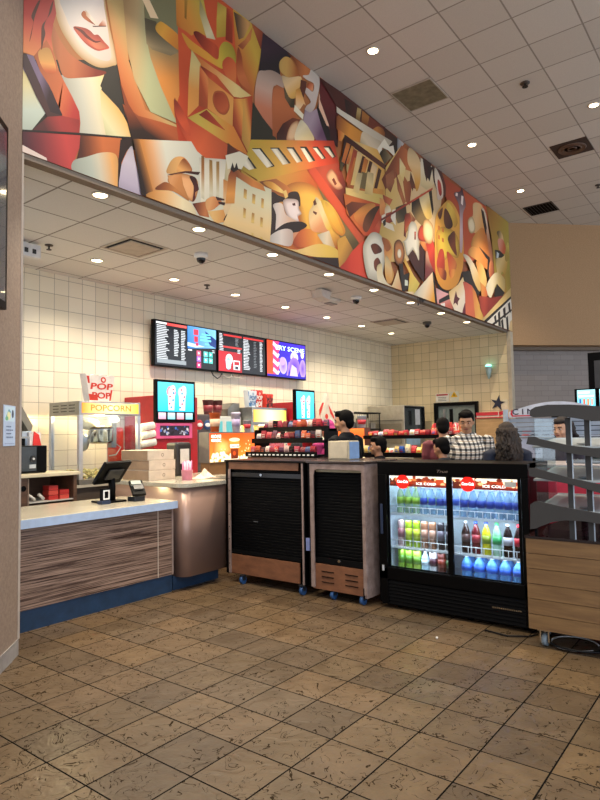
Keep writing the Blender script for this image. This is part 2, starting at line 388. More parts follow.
('L','8c4028','c87c48',(4.73,5.8,4.93,6.041),[(4.715,5.837),(4.83,5.965),(4.966,6.189),(4.929,6.018),(4.795,5.833)]),
('L','a85c38','8c4028',(4.932,6.183,5.135,6.077),[(4.933,6.23),(5.173,6.217),(5.099,5.987)]),
('L','3a2438','1c1620',(5.172,6.144,5.364,5.877),[(5.138,6.21),(5.696,6.214),(5.537,6.06),(5.439,5.913),(5.455,5.822),(5.059,5.695)]),
('Ls','c8b0a8','c87c60',(5.197,5.677,5.26,5.25),[(5.041,5.675),(5.164,5.769),(5.308,5.838),(5.475,5.844),(5.51,5.724),(5.36,5.68),(5.303,5.606),(5.28,5.354),(5.293,5.12),(5.118,5.191),(4.983,5.31)]),
('F','2c2a1e','2c2a1e',None,[(4.95,5.307),(5.118,5.191),(5.31,5.103),(5.363,5.015),(4.908,4.841)]),
('L','c87448','a85c34',(5.358,5.631,5.535,5.216),[(5.303,5.606),(5.378,5.701),(5.491,5.715),(5.584,5.633),(5.719,5.592),(5.717,5.515),(5.755,5.43),(5.595,5.314),(5.438,5.056),(5.291,5.047),(5.28,5.354)]),
('L','6a5840','38301f',(5.526,5.632,5.679,5.549),[(5.51,5.724),(5.723,5.72),(5.719,5.566),(5.639,5.532),(5.526,5.607)]),
('Ls','d8b468','a86030',(5.461,6.047,5.851,6.008),[(5.441,6.013),(5.558,6.133),(5.694,6.15),(5.832,6.05),(5.83,5.985),(5.688,5.906),(5.532,5.883),(5.439,5.913)]),
('L','8c4a28','c87c48',(5.695,6.188,6.022,6.167),[(5.579,6.206),(6.24,6.217),(6.02,6.087),(5.851,6.008),(5.734,6.157)]),
('Ls','ecd0a8','e0b060',(5.57,5.851,5.722,5.694),[(5.475,5.844),(5.61,5.895),(5.852,6.021),(5.848,5.904),(5.744,5.78),(5.742,5.703),(5.604,5.654)]),
('Ls','d8d0d0','c8bcc0',(6.109,6.208,6.007,5.663),[(5.894,6.054),(6.021,6.127),(6.088,6.238),(6.241,6.244),(6.259,6.119),(6.209,5.935),(6.138,5.745),(6.028,5.633),(5.922,5.615),(5.966,5.698),(6.053,5.788),(5.93,5.863),(5.973,5.935),(6.101,5.94),(6.126,6.057),(5.976,6.04)]),
('F','5a2c20','5a2c20',None,[(5.851,5.982),(5.975,6.014),(5.951,5.899),(5.906,5.775),(5.826,5.816)]),
('L','c05c34','e8a078',(6.017,6.007,6.101,5.94),[(6.018,6.021),(6.126,6.057),(6.101,5.94),(5.973,5.935)]),
('L','e8a850','f0dcb0',(5.785,5.798,5.839,5.566),[(5.745,5.805),(5.827,5.868),(5.945,5.689),(5.904,5.697),(5.819,5.584),(5.739,5.575)]),
('F','f0ead8','f0ead8',None,[(5.72,5.604),(5.9,5.554),(5.878,5.48),(5.698,5.519)]),
('L','b8a8c0','6c4c70',(5.963,5.593,6.302,5.387),[(5.923,5.628),(6.028,5.633),(6.181,5.751),(6.31,5.631),(6.528,5.31),(6.209,5.246),(5.876,5.428)]),
('F','1c1418','1c1418',None,[(6.181,5.751),(6.252,5.915),(6.424,5.65),(6.576,5.355),(6.481,5.293),(6.264,5.586)]),
('L','4c2018','7a3c24',(5.48,5.268,5.833,5.334),[(5.48,5.268),(5.676,5.422),(5.836,5.463),(6.126,5.346),(6.168,5.309),(5.363,5.003),(5.365,5.1)]),
('Rs','e8c8a4','d08c60',None,[(5.573,5.207),(5.654,5.338),(5.775,5.425),(5.793,5.357),(5.688,5.139),(5.551,5.087)]),
('Ls','ece4cc','d8c8a0',(5.836,5.437,5.996,5.27),[(5.816,5.442),(5.918,5.458),(6.021,5.409),(6.103,5.298),(5.708,5.147)]),
('F','e8c0ac','e8c0ac',None,[(6.233,5.986),(6.469,5.628),(6.4,5.614),(6.226,5.783)]),
('L','6a2024','3c1418',(6.393,6.099,6.605,5.504),[(6.261,6.2),(6.703,6.211),(6.65,5.41),(6.486,5.43),(6.447,5.646),(6.252,5.901)]),
('L','e0b04c','b85828',(4.898,4.281,5.998,3.927),[(4.983,4.411),(5.943,4.865),(7.235,4.254),(7.223,3.979),(6.427,3.7),(4.887,3.66),(4.741,4.454)]),
('Rs','ecc058','cc7838',None,[(5.815,4.67),(6.192,4.689),(6.569,4.469),(6.801,4.258),(6.436,3.966),(5.895,3.902),(5.726,4.356),(5.518,4.501)]),
('L','d8b848','c84428',(4.906,4.738,6.48,5.252),[(4.909,4.853),(6.557,5.471),(6.666,5.209),(6.092,4.942),(5.034,4.427),(4.741,4.454),(4.84,4.657)]),
('F','1c1814','1c1814',None,[(4.923,4.761),(5.076,4.818),(5.319,4.693),(5.193,4.626),(5.247,4.662)]),
('L','8c7c60','f0ece0',(5.215,4.828,5.108,4.719),[(4.923,4.75),(5.05,4.797),(5.283,4.687),(5.176,4.626)]),
('F','1c1814','1c1814',None,[(5.234,4.883),(5.398,4.944),(5.622,4.835),(5.468,4.763)]),
('L','8c7c60','f0ece0',(5.472,4.947,5.377,4.816),[(5.252,4.877),(5.37,4.921),(5.583,4.816),(5.468,4.763)]),
('F','1c1814','1c1814',None,[(5.54,5.003),(5.686,5.057),(5.863,4.945),(5.74,4.883)]),
('L','8c7c60','f0ece0',(5.745,5.048,5.644,4.936),[(5.549,4.988),(5.656,5.027),(5.832,4.928),(5.74,4.883)]),
('F','1c1814','1c1814',None,[(5.806,5.109),(5.941,5.159),(6.127,5.046),(5.987,4.977)]),
('L','8c7c60','f0ece0',(6.013,5.147,5.906,5.031),[(5.816,5.093),(5.898,5.124),(6.084,5.024),(5.987,4.977)]),
('F','1c1814','1c1814',None,[(6.068,5.206),(6.188,5.251),(6.362,5.162),(6.271,5.11)]),
('L','8c7c60','f0ece0',(6.276,5.258,6.163,5.15),[(6.078,5.193),(6.154,5.222),(6.328,5.15),(6.271,5.117)]),
('F','1c1814','1c1814',None,[(6.311,5.304),(6.46,5.36),(6.597,5.267),(6.513,5.216)]),
('L','8c7c60','f0ece0',(6.506,5.357,6.411,5.267),[(6.321,5.288),(6.425,5.326),(6.561,5.254),(6.513,5.223)]),
('F','1c1814','1c1814',None,[(4.823,4.628),(4.872,4.634),(5.003,4.555),(4.952,4.538)]),
('L','8c7c60','f0ece0',(4.905,4.646,4.822,4.538),[(4.79,4.594),(4.839,4.628),(4.961,4.54),(4.869,4.492),(4.757,4.515)]),
('L','c05038','6a2c24',(6.359,5.075,6.819,4.747),[(6.092,4.942),(6.666,5.209),(6.827,4.959),(6.937,4.572),(6.463,4.774)]),
('Rs','ecb890','b06048',None,[(6.355,4.926),(6.473,5.06),(6.589,5.032),(6.657,4.959),(6.751,4.893),(6.605,4.819),(6.443,4.848)]),
('L','6c3020','8c4028',(6.469,4.937,6.654,4.862),[(6.491,4.918),(6.539,4.961),(6.608,4.901),(6.559,4.859)]),
('L','c84c30','d05c3c',(6.027,4.894,7.183,4.284),[(5.943,4.865),(6.114,4.956),(7.293,4.369),(7.207,4.218),(7.128,4.228)]),
('L','8c8050','5a4c30',(6.806,4.397,6.969,4.091),[(6.15,4.727),(7.128,4.228),(6.968,4.063),(6.676,4.158),(6.54,4.326)]),
('L','c83c2c','d84c38',(6.79,3.981,7.223,3.979),[(6.665,3.857),(7.181,4.24),(7.515,4.425),(7.48,3.656),(6.564,3.675)]),
('L','8c4c28','c87c40',(5.103,4.438,5.731,4.544),[(5.034,4.416),(5.334,4.549),(5.538,4.531),(5.729,4.468),(5.572,4.383),(5.241,4.365)]),
('Ls','e0a040','f0d080',(5.243,4.46,5.461,4.458),[(5.102,4.426),(5.243,4.484),(5.405,4.465),(5.497,4.421),(5.277,4.4)]),
('Fs','2c1c1c','2c1c1c',None,[(5.24,4.354),(5.385,4.363),(5.534,4.384),(5.574,4.457),(5.731,4.518),(5.789,4.462),(5.786,4.348),(5.688,4.394),(5.571,4.334),(5.42,4.301),(5.345,4.232),(5.378,4.051),(5.194,3.815),(5.164,4.074)]),
('Rs','e8e0ec','d0b8b8',None,[(5.458,4.325),(5.611,4.395),(5.748,4.412),(5.765,4.317),(5.814,4.269),(5.742,4.212),(5.76,4.142),(5.623,4.13),(5.51,4.183)]),
('Ls','e4dce0','d8b8a8',(5.308,4.173,5.642,4.123),[(5.273,4.222),(5.438,4.283),(5.51,4.171),(5.721,4.144),(5.488,4.057),(5.32,3.917),(5.325,4.119)]),
('F','4a1c1c','4a1c1c',None,[(5.628,4.339),(5.688,4.369),(5.696,4.335),(5.647,4.32)]),
('Fs','281c1c','281c1c',None,[(5.194,3.815),(5.339,3.957),(5.527,4.079),(5.801,4.166),(5.922,4.148),(5.757,4.03),(5.638,3.95),(5.524,3.994),(5.374,3.907)]),
('Ls','e4e0e4','c8b8b8',(5.338,3.898,5.598,3.892),[(5.158,3.783),(5.32,3.917),(5.525,4.006),(5.639,3.987),(5.596,3.818),(5.335,3.779)]),
('L','d8a080','a85c40',(5.639,3.999,5.753,3.881),[(5.639,3.987),(5.757,4.03),(5.775,3.935),(5.635,3.828)]),
('F','e0c078','e0c078',None,[(5.46,4.434),(5.517,4.476),(5.553,4.402),(5.496,4.36)]),
('Ls','c86038','e8a048',(5.716,3.97,6.214,3.992),[(5.635,3.84),(5.757,4.03),(5.921,4.11),(6.088,4.115),(6.258,4.003),(5.955,3.879)]),
('Ls','ecd4a8','e09c70',(6.01,4.324,6.175,4.138),[(5.969,4.338),(6.034,4.421),(6.101,4.531),(6.229,4.465),(6.312,4.304),(6.376,4.203),(6.196,4.13),(6.025,4.112),(5.965,4.21)]),
('F','5a241c','5a241c',None,[(6.054,4.375),(6.139,4.374),(6.116,4.335),(6.053,4.349)]),
('L','3c2020','5a3020',(6.037,4.511,6.142,4.465),[(6.057,4.492),(6.123,4.563),(6.209,4.524),(6.077,4.446)]),
('Ls','e8dcb8','e0b848',(6.186,4.504,6.538,4.258),[(6.102,4.557),(6.231,4.544),(6.361,4.45),(6.47,4.294),(6.353,4.21),(6.225,4.359)]),
('Ls','e8c050','d89038',(6.343,4.564,6.73,4.308),[(6.232,4.57),(6.411,4.584),(6.593,4.503),(6.756,4.356),(6.777,4.279),(6.678,4.213),(6.491,4.246),(6.359,4.37),(6.273,4.477)]),
('Ls','f0c058','e0a840',(6.456,4.557,6.633,4.283),[(6.32,4.57),(6.5,4.517),(6.637,4.393),(6.728,4.253),(6.539,4.285),(6.405,4.409)]),
('L','e4dccc','c8a880',(6.26,4.082,6.53,4.042),[(6.13,4.088),(6.398,4.209),(6.529,4.015),(6.258,4.003)]),
('Ls','ecd890','e0c060',(5.633,3.779,6.527,3.934),[(5.407,3.761),(5.712,3.797),(6.17,3.981),(6.552,4.007),(6.595,3.896),(6.078,3.793),(5.75,3.757),(5.517,3.703)]),
('L','3a2420','2c1c18',(5.593,3.697,6.664,3.83),[(5.333,3.708),(5.789,3.728),(6.595,3.896),(6.66,3.721),(5.787,3.666)]),
('L','d8a850','8c5c30',(6.628,4.146,6.962,3.922),[(6.58,4.135),(6.776,4.238),(6.969,4.091),(6.762,3.879),(6.614,3.766)]),
('L','d89450','d0d4d0',(3.48,4.069,3.788,4.147),[(3.325,4.25),(4.02,4.492),(4.099,4.419),(4.236,4.385),(4.526,4.489),(4.544,3.631),(3.412,3.757)]),
('L','2c1c18','d08c48',(3.39,4.01,3.548,4.064),[(3.325,4.25),(3.39,4.275),(3.547,3.836),(3.479,3.759),(3.412,3.757)]),
('L','e8e4dc','d8d8c8',(4.221,4.328,4.502,3.834),[(4.126,4.367),(4.526,4.489),(4.515,3.731),(4.146,3.737)]),
('L','a87038','d8d4c0',(4.165,4.277,4.162,3.946),[(4.153,4.397),(4.194,4.402),(4.19,3.954),(4.149,3.963)]),
('L','b08848','d8d4c0',(4.277,4.316,4.273,3.98),[(4.264,4.395),(4.306,4.4),(4.315,3.992),(4.259,3.975)]),
('L','b08848','d8d4c0',(4.377,4.35,4.373,4.01),[(4.363,4.409),(4.407,4.425),(4.402,4.04),(4.359,4.027)]),
('L','d89048','e8d8a8',(4.493,4.261,4.609,3.972),[(4.463,4.251),(4.645,4.355),(4.638,3.85),(4.457,3.801)]),
('L','e8ddb8','c87030',(4.481,4.473,4.633,4.527),[(4.511,4.505),(4.648,4.532),(4.598,4.252),(4.478,4.256)]),
('Ls','ecb878','a85c30',(3.838,4.224,3.991,4.197),[(3.714,4.063),(3.726,4.145),(3.788,4.236),(3.876,4.287),(3.953,4.285),(4.03,4.2),(3.913,4.14)]),
('Ls','8c4c28','e0a868',(3.889,4.282,3.862,4.133),[(3.837,4.115),(3.85,4.188),(3.914,4.281),(3.966,4.259),(4.017,4.196)]),
('L','5a2c1c','3a1c14',(3.763,4.08,4.124,4.201),[(3.714,4.053),(3.939,4.164),(4.138,4.221),(4.11,4.181),(3.939,4.144),(3.762,4.06)]),
('Rs','ecb484','d09058',None,[(3.738,4.042),(3.888,4.122),(4.07,4.142),(4.109,4.053),(4.068,3.918),(4.015,3.882),(3.937,3.918),(3.811,3.958),(3.725,3.98)]),
('L','d8a070','c88850',(3.713,4.005,3.836,3.946),[(3.714,4.044),(3.888,4.112),(3.912,4.01),(3.989,3.884),(3.762,3.923)]),
('Ls','3a1814','5a2018',(4.017,4.125,4.094,3.926),[(3.991,4.126),(4.07,4.142),(4.096,4.09),(4.116,4.034),(4.068,3.989),(4.068,3.928),(4.028,3.885),(4.042,3.971),(4.042,4.052)]),
('Ls','e0a058','ece0c0',(3.547,3.799,3.988,3.793),[(3.467,3.765),(3.571,3.853),(3.713,3.908),(3.861,3.885),(4.014,3.861),(4.066,3.755),(3.761,3.747)]),
('Ls','8c4c28','c08048',(3.641,3.943,3.836,3.887),[(3.571,3.863),(3.641,3.943),(3.713,3.976),(3.836,3.946),(3.988,3.874),(3.786,3.911)]),
('L','6a2c1c','c07848',(4.054,3.853,4.243,3.825),[(4.028,3.865),(4.203,3.938),(4.257,3.788),(4.12,3.77)]),
('Ls','e8b078','c87c48',(4.231,3.988,4.401,3.933),[(4.203,3.938),(4.259,3.996),(4.33,4.028),(4.402,4.018),(4.445,4.0),(4.386,3.95),(4.314,3.887),(4.23,3.853)]),
('F','3a1814','3a1814',None,[(4.344,4.033),(4.475,4.046),(4.475,4.03),(4.373,3.999)]),
('F','3a1814','3a1814',None,[(4.387,3.993),(4.489,4.013),(4.474,3.976),(4.387,3.972)]),
('L','ecc888','d89c58',(4.216,3.838,4.502,3.813),[(4.23,3.842),(4.459,3.929),(4.516,3.817),(4.341,3.748)]),
('Ls','e8b078','c87c48',(4.487,3.83,4.698,3.757),[(4.457,3.779),(4.517,3.838),(4.608,3.885),(4.7,3.867),(4.729,3.765),(4.516,3.752)]),
('Fs','3a1814','3a1814',None,[(4.457,3.811),(4.503,3.888),(4.563,3.926),(4.517,3.849)]),
('Fs','3a1814','3a1814',None,[(4.577,3.866),(4.701,3.944),(4.685,3.906),(4.607,3.852)]),
('Fs','3a1814','3a1814',None,[(4.638,3.85),(4.748,3.913),(4.731,3.864),(4.653,3.821)]),
('Fs','3a1814','3a1814',None,[(4.668,3.814),(4.746,3.835),(4.73,3.809),(4.667,3.781)]),
('L','dce0cc','ecd898',(4.677,4.365,4.729,3.72),[(4.63,4.372),(5.241,4.389),(5.234,4.035),(5.19,3.652),(4.442,3.754),(4.611,4.081)]),
('L','6a3020','d88840',(4.524,4.38,5.033,4.393),[(4.585,4.411),(4.677,4.421),(5.102,4.391),(5.135,4.332),(4.899,4.315),(4.676,4.343),(4.615,4.345)]),
('L','8c3c20','e8a050',(4.554,4.39,4.641,4.091),[(4.585,4.411),(4.661,4.371),(4.625,4.042),(4.489,4.002),(4.538,4.319)]),
('F','e8e4d4','e8e4d4',None,[(4.496,4.521),(4.712,4.644),(4.856,4.64),(4.741,4.454),(4.616,4.433),(4.524,4.38)]),
('F','2c2018','2c2018',None,[(4.57,4.395),(4.601,4.483),(4.631,4.427),(4.663,4.504),(4.693,4.437),(4.615,4.378)]),
('L','a87434','e8c878',(4.785,4.256,4.831,4.148),[(4.777,4.254),(4.825,4.252),(4.815,4.143),(4.767,4.151)]),
('L','a87434','e8c878',(4.914,4.241,4.962,4.13),[(4.914,4.241),(4.964,4.239),(4.953,4.128),(4.904,4.13)]),
('L','a87434','e8c878',(5.064,4.241,5.114,4.129),[(5.064,4.235),(5.107,4.237),(5.096,4.124),(5.054,4.123)]),
('L','a87434','e8c878',(4.765,4.039,4.811,3.93),[(4.765,4.039),(4.805,4.034),(4.795,3.926),(4.756,3.926)]),
('L','a87434','e8c878',(4.894,4.032,4.941,3.909),[(4.902,4.023),(4.943,4.023),(4.933,3.907),(4.884,3.905)]),
('L','a87434','e8c878',(5.043,4.017,5.092,3.904),[(5.043,4.011),(5.085,4.012),(5.075,3.9),(5.032,3.9)]),
('F','d8b868','d8b868',None,[(4.89,3.795),(4.922,3.792),(4.922,3.769),(4.889,3.772)]),
('F','d8b868','d8b868',None,[(5.039,3.787),(5.072,3.785),(5.072,3.762),(5.038,3.765)]),
('L','5a2820','381818',(6.873,6.174,7.825,6.126),[(6.239,6.19),(6.876,6.232),(8.454,6.18),(8.182,5.917),(7.146,5.929),(6.669,5.944)]),
('L','2a1a18','4a241c',(6.873,6.174,7.125,6.066),[(6.823,6.166),(7.21,6.204),(7.148,5.973),(6.865,5.943)]),
('L','c8b078','8c7040',(7.183,6.192,7.201,5.995),[(7.156,6.181),(7.263,6.197),(7.201,5.98),(7.095,5.966)]),
('L','b87c3c','7a4824',(7.317,6.19,7.362,5.972),[(7.29,6.194),(7.482,6.185),(7.418,5.994),(7.255,5.987)]),
('L','7a3828','5a2018',(7.482,6.169,7.976,6.123),[(7.482,6.185),(7.949,6.206),(7.821,6.031),(7.585,5.97),(7.418,5.994)]),
('Ls','c88848','8c5428',(7.588,6.032,7.942,6.047),[(7.528,5.963),(7.708,6.125),(7.886,6.15),(7.942,6.047),(7.758,5.945)]),
('L','4a2c20','2a2018',(7.977,6.155,8.314,5.998),[(7.948,6.174),(8.323,6.162),(8.309,5.9),(8.118,5.894),(7.909,6.003)]),
('L','8890a0','b8b8c0',(8.323,6.162,8.519,6.139),[(8.325,6.195),(8.555,6.185),(8.312,5.949)]),
('L','8c4c28','e09840',(6.615,5.783,6.979,5.647),[(6.617,5.839),(7.304,5.874),(7.237,5.57),(6.975,5.531),(6.611,5.657)]),
('L','c86c34','e8a858',(6.658,5.634,6.826,5.588),[(6.635,5.667),(6.829,5.66),(6.726,5.522),(6.653,5.508)]),
('L','e8e4dc','c8c0b4',(6.645,5.962,7.818,5.968),[(6.622,5.966),(6.742,5.962),(8.159,6.067),(7.996,5.911),(7.814,5.89),(6.619,5.882)]),
('Ls','ecdcc8','a8a078',(7.358,5.881,7.237,5.57),[(7.304,5.889),(7.583,5.908),(7.816,5.921),(7.69,5.737),(7.598,5.612),(7.239,5.615),(7.217,5.738)]),
('F','e8e4dc','e8e4dc',None,[(7.91,6.019),(8.059,5.951),(8.187,6.015),(8.242,5.843),(8.025,5.875),(7.842,5.854),(7.712,5.592),(7.571,5.648)]),
('L','3a3020','8c7c60',(7.81,5.812,8.176,5.788),[(7.779,5.769),(7.902,5.861),(8.145,5.809),(7.985,5.689),(7.736,5.479),(7.684,5.613)]),
('L','e8c888','d8a858',(7.098,5.404,7.848,5.364),[(7.691,5.768),(7.89,5.609),(7.891,5.009),(6.948,4.857),(6.835,5.171),(6.827,5.617)]),
('L','3a1c18','5a2c20',(6.776,5.569,7.803,5.655),[(6.804,5.65),(6.879,5.651),(7.951,5.615),(7.977,5.53),(7.027,5.55),(6.762,5.173),(6.717,5.269)]),
('L','3c3c28','5c4c2c',(6.692,5.26,6.783,5.083),[(6.693,5.288),(6.795,5.408),(6.735,5.109),(6.663,5.112)]),
('L','d88440','c87038',(6.874,5.522,6.789,5.252),[(6.85,5.555),(6.951,5.565),(6.789,5.238),(6.716,5.24)]),
('L','e0a050','c87038',(6.975,5.531,6.864,5.265),[(6.976,5.56),(7.053,5.56),(6.889,5.259),(6.814,5.247)]),
('L','a84830','c86038',(7.13,5.531,6.903,4.997),[(7.026,5.536),(7.182,5.536),(6.902,4.969),(6.804,4.993)]),
('L','d8843c','b86030',(6.973,5.473,6.855,5.037),[(7.047,5.415),(7.125,5.428),(6.901,4.94),(6.827,4.944)]),
('L','ecd0a0','e8c880',(7.182,5.521,7.001,4.915),[(7.13,5.531),(7.236,5.541),(7.0,4.887),(6.899,4.883)]),
('F','4a281c','4a281c',None,[(7.262,5.521),(7.343,5.521),(7.081,4.969),(7.003,4.944)]),
('L','c87838','e0a048',(7.342,5.491,7.16,4.994),[(7.315,5.511),(7.424,5.506),(7.244,5.107),(7.137,5.073)]),
('F','4a281c','4a281c',None,[(7.453,5.516),(7.537,5.516),(7.322,5.045),(7.241,5.019)]),
('L','ecd8a8','e8d080',(7.507,5.49,7.374,4.973),[(7.537,5.516),(7.679,5.505),(7.486,5.022),(7.347,4.979)]),
('F','4a281c','4a281c',None,[(7.708,5.5),(7.795,5.484),(7.6,5.043),(7.515,5.031)]),
('L','b86838','d89848',(7.005,5.002,7.778,5.127),[(6.852,4.967),(7.841,5.208),(7.837,5.13),(6.85,4.896)]),
('L','ecdc90','d8c070',(6.825,4.888,7.775,5.066),[(6.801,4.908),(7.897,5.134),(7.859,4.969),(6.796,4.768)]),
('F','7a7048','7a7048',None,[(7.225,5.275),(7.388,5.301),(7.322,5.045),(7.135,5.014)]),
('L','e8dca0','d8c880',(7.113,5.122,6.999,4.858),[(7.117,5.224),(7.251,5.255),(7.131,4.927),(6.976,4.907)]),
('L','e8dca0','d8c880',(7.441,5.26,7.374,4.973),[(7.389,5.331),(7.558,5.358),(7.514,5.016),(7.292,4.977)]),
('L','d87840','c04c2c',(6.946,4.785,7.525,4.634),[(6.748,4.809),(7.859,4.969),(7.883,4.854),(7.691,4.529),(7.515,4.425),(7.239,4.355),(6.812,4.551)]),
('L','6a3828','8c4c34',(6.99,4.629,7.261,4.881),[(6.791,4.656),(6.944,4.757),(7.368,4.854),(6.989,4.601),(6.885,4.516)]),
('Ls','e09850','c87040',(7.148,4.703,7.245,4.5),[(6.988,4.573),(7.368,4.854),(7.593,4.891),(7.359,4.647),(7.244,4.471)]),
('Ls','5a3820','7a4830',(7.474,4.738,7.297,4.456),[(7.709,4.91),(7.587,4.755),(7.35,4.441),(7.217,4.464),(7.306,4.661),(7.534,4.844)]),
('L','d86848','c04830',(7.64,4.665,7.518,4.485),[(7.699,4.712),(7.754,4.636),(7.63,4.454),(7.403,4.396)]),
('L','d8b868','e0d0a0',(7.781,5.189,9.075,4.92),[(7.918,5.572),(8.382,6.055),(9.527,6.092),(9.901,5.676),(9.685,4.903),(8.514,4.26),(7.498,4.039),(7.691,4.529),(7.889,4.978)]),
('L','8c4830','c87848',(8.176,5.788,8.694,5.642),[(8.11,5.733),(8.451,6.114),(8.859,6.099),(9.133,5.855),(8.565,5.763),(8.292,5.573),(7.901,5.227),(7.788,5.344)]),
('L','a86848','6a4430',(7.974,5.467,8.079,5.127),[(7.912,5.447),(8.167,5.627),(8.189,5.444),(8.054,5.228),(7.933,5.268)]),
('L','7a4030','b87048',(8.161,5.498,8.403,5.225),[(8.23,5.616),(8.382,5.443),(8.535,5.232),(8.464,5.146),(8.28,5.346)]),
('L','b06840','8c4830',(8.42,5.552,8.825,5.518),[(8.428,5.683),(8.622,5.586),(8.8,5.677),(8.97,5.564),(8.756,5.53),(8.669,5.207),(8.535,5.232)]),
('L','e8dcb0','e0c888',(8.372,5.858,8.556,5.596),[(8.373,5.891),(8.567,5.796),(8.486,5.541),(8.359,5.628)]),
('Ls','ecdca8','d8a048',(8.859,6.099,8.97,5.564),[(8.725,6.183),(9.075,6.108),(9.091,5.772),(8.931,5.518),(8.839,5.756),(8.641,5.921)]),
('L','4a2c20','6a3c2c',(8.774,5.834,8.825,5.518),[(8.737,5.788),(8.867,5.632),(8.788,5.473),(8.692,5.608)]),
('L','e8e4dc','d8c8a0',(9.226,6.162,9.308,5.67),[(9.115,6.157),(9.61,6.156),(9.757,5.955),(9.308,5.67),(9.085,5.668)]),
('F','3a1c18','3a1c18',None,[(9.19,6.184),(9.534,6.201),(9.445,6.029),(9.317,5.812),(9.249,5.928)]),
('F','2c1818','2c1818',None,[(9.374,6.11),(9.57,6.142),(9.434,5.85),(9.36,5.896)]),
('L','9c4c34','c87048',(7.806,5.106,8.076,5.064),[(7.807,5.121),(8.111,5.137),(8.012,5.014),(7.832,5.022)]),
('L','e8a868','c87040',(7.714,5.017,7.878,4.761),[(7.715,5.048),(7.833,5.053),(7.946,4.902),(7.817,4.713),(7.704,4.803)]),
('Ls','dccca0','e8e4d4',(7.92,4.987,8.006,4.888),[(7.856,4.907),(7.92,4.987),(8.011,4.998),(8.038,4.928),(7.881,4.823)]),
('L','b85838','8c3c28',(7.881,4.823,8.058,4.717),[(7.883,4.854),(8.07,4.937),(8.093,4.788),(7.967,4.723),(7.877,4.73)]),
('F','ece8e0','ece8e0',None,[(8.103,4.978),(8.198,5.006),(8.185,4.751),(8.093,4.788),(8.034,4.834)]),
('F','e8e4dc','e8e4dc',None,[(7.761,4.789),(7.883,4.854),(7.845,4.691),(7.756,4.682)]),
('F','e8e0d0','e8e0d0',None,[(7.847,4.721),(8.091,4.741),(8.148,4.647),(7.813,4.636)]),
('F','2c2420','2c2420',None,[(7.787,4.705),(7.879,4.776),(7.875,4.683),(7.813,4.636)]),
('L','4c4030','8c7c58',(8.264,5.056,8.121,4.734),[(8.2,5.037),(8.533,5.199),(8.558,5.044),(8.45,4.885),(8.251,4.8),(8.191,4.878)]),
('L','3c3028','8c7448',(8.811,5.265,9.01,5.037),[(8.743,5.294),(9.036,5.466),(9.247,5.308),(9.388,5.14),(9.08,4.989),(8.867,5.032),(8.733,5.127)]),
('Ls','ecdcb4','e0c070',(9.187,5.529,9.397,5.281),[(9.037,5.484),(9.383,5.659),(9.443,5.399),(9.471,5.232),(9.275,5.161),(9.099,5.299)]),
('F','2a2018','2a2018',None,[(9.383,5.659),(9.504,5.732),(9.56,5.398),(9.513,5.279)]),
('L','8c3428','c84c30',(8.068,4.906,9.306,5.635),[(7.729,4.727),(9.546,5.781),(9.543,5.745),(7.727,4.689)]),
('L','d8a058','8c4c30',(8.524,5.035,8.79,4.912),[(8.485,4.927),(8.663,5.107),(8.867,5.032),(8.72,4.893),(8.506,4.707),(8.549,4.88)]),
('L','4a241c','6a2c20',(8.446,4.82,8.536,4.651),[(8.486,4.943),(8.547,4.847),(8.502,4.642),(8.437,4.658)]),
('Rs','e8e8e4','d8d4c8',None,[(7.204,4.146),(7.291,4.31),(7.461,4.455),(7.66,4.491),(7.832,4.414),(7.854,4.268),(7.783,4.011),(7.654,3.747),(7.427,3.704),(7.271,3.846)]),
('Ls','7a4028','4a241c',(7.509,4.276,7.734,4.21),[(7.424,4.256),(7.567,4.32),(7.709,4.294),(7.735,4.24),(7.617,4.183),(7.503,4.157)]),
('Ls','8c4830','5a2c20',(7.442,4.027,7.662,3.926),[(7.498,4.039),(7.614,4.123),(7.697,4.053),(7.633,3.92),(7.521,3.927)]),
('Ls','c87840','e8b068',(7.863,4.452,8.094,4.2),[(7.803,4.437),(7.984,4.451),(8.069,4.317),(7.999,4.148),(8.081,3.95),(7.951,3.803),(7.836,3.902),(7.817,4.108)]),
('Ls','e8d0a0','e0a860',(7.968,4.141,7.892,3.822),[(7.851,4.207),(7.997,4.117),(8.017,3.907),(7.89,3.791),(7.809,3.956)]),
('Ls','ecdcb0','e8e0cc',(7.609,4.004,7.712,3.758),[(7.579,3.968),(7.727,4.059),(7.749,3.914),(7.89,3.791),(8.134,3.776),(7.653,3.717)]),
('Ls','7a4028','b06838',(7.627,4.394,7.916,4.313),[(7.745,4.453),(7.894,4.459),(8.01,4.365),(7.884,4.275),(7.799,4.345)]),
('L','f0e0b8','d8a880',(8.084,4.012,8.324,3.779),[(8.043,3.82),(8.212,4.07),(8.324,3.779),(8.316,3.621),(7.946,3.711)]),
('Rs','c88450','5a3424',None,[(8.1,4.325),(8.139,4.474),(8.269,4.553),(8.397,4.52),(8.454,4.375),(8.38,4.215),(8.247,4.14),(8.124,4.191)]),
('Rs','f0ece0','e8e0d0',None,[(8.209,4.319),(8.245,4.39),(8.31,4.405),(8.339,4.348),(8.303,4.277),(8.238,4.263)]),
('F','2a2422','2a2422',None,[(8.249,4.171),(8.379,4.199),(8.403,4.03),(8.497,3.953),(8.456,3.803),(8.352,3.706),(8.3,3.931)]),
('F','2a2422','2a2422',None,[(8.403,4.03),(8.606,4.103),(8.533,3.992),(8.592,3.859),(8.388,3.759)]),
('F','d8e4e0','d8e4e0',None,[(8.431,3.957),(8.531,3.96),(8.526,3.879),(8.426,3.861)]),
('L','e8b858','d8d068',(8.447,4.246,8.798,3.865),[(8.451,4.31),(8.741,4.082),(8.946,3.99),(8.722,3.754),(8.519,3.751),(8.605,4.087),(8.414,4.238)]),
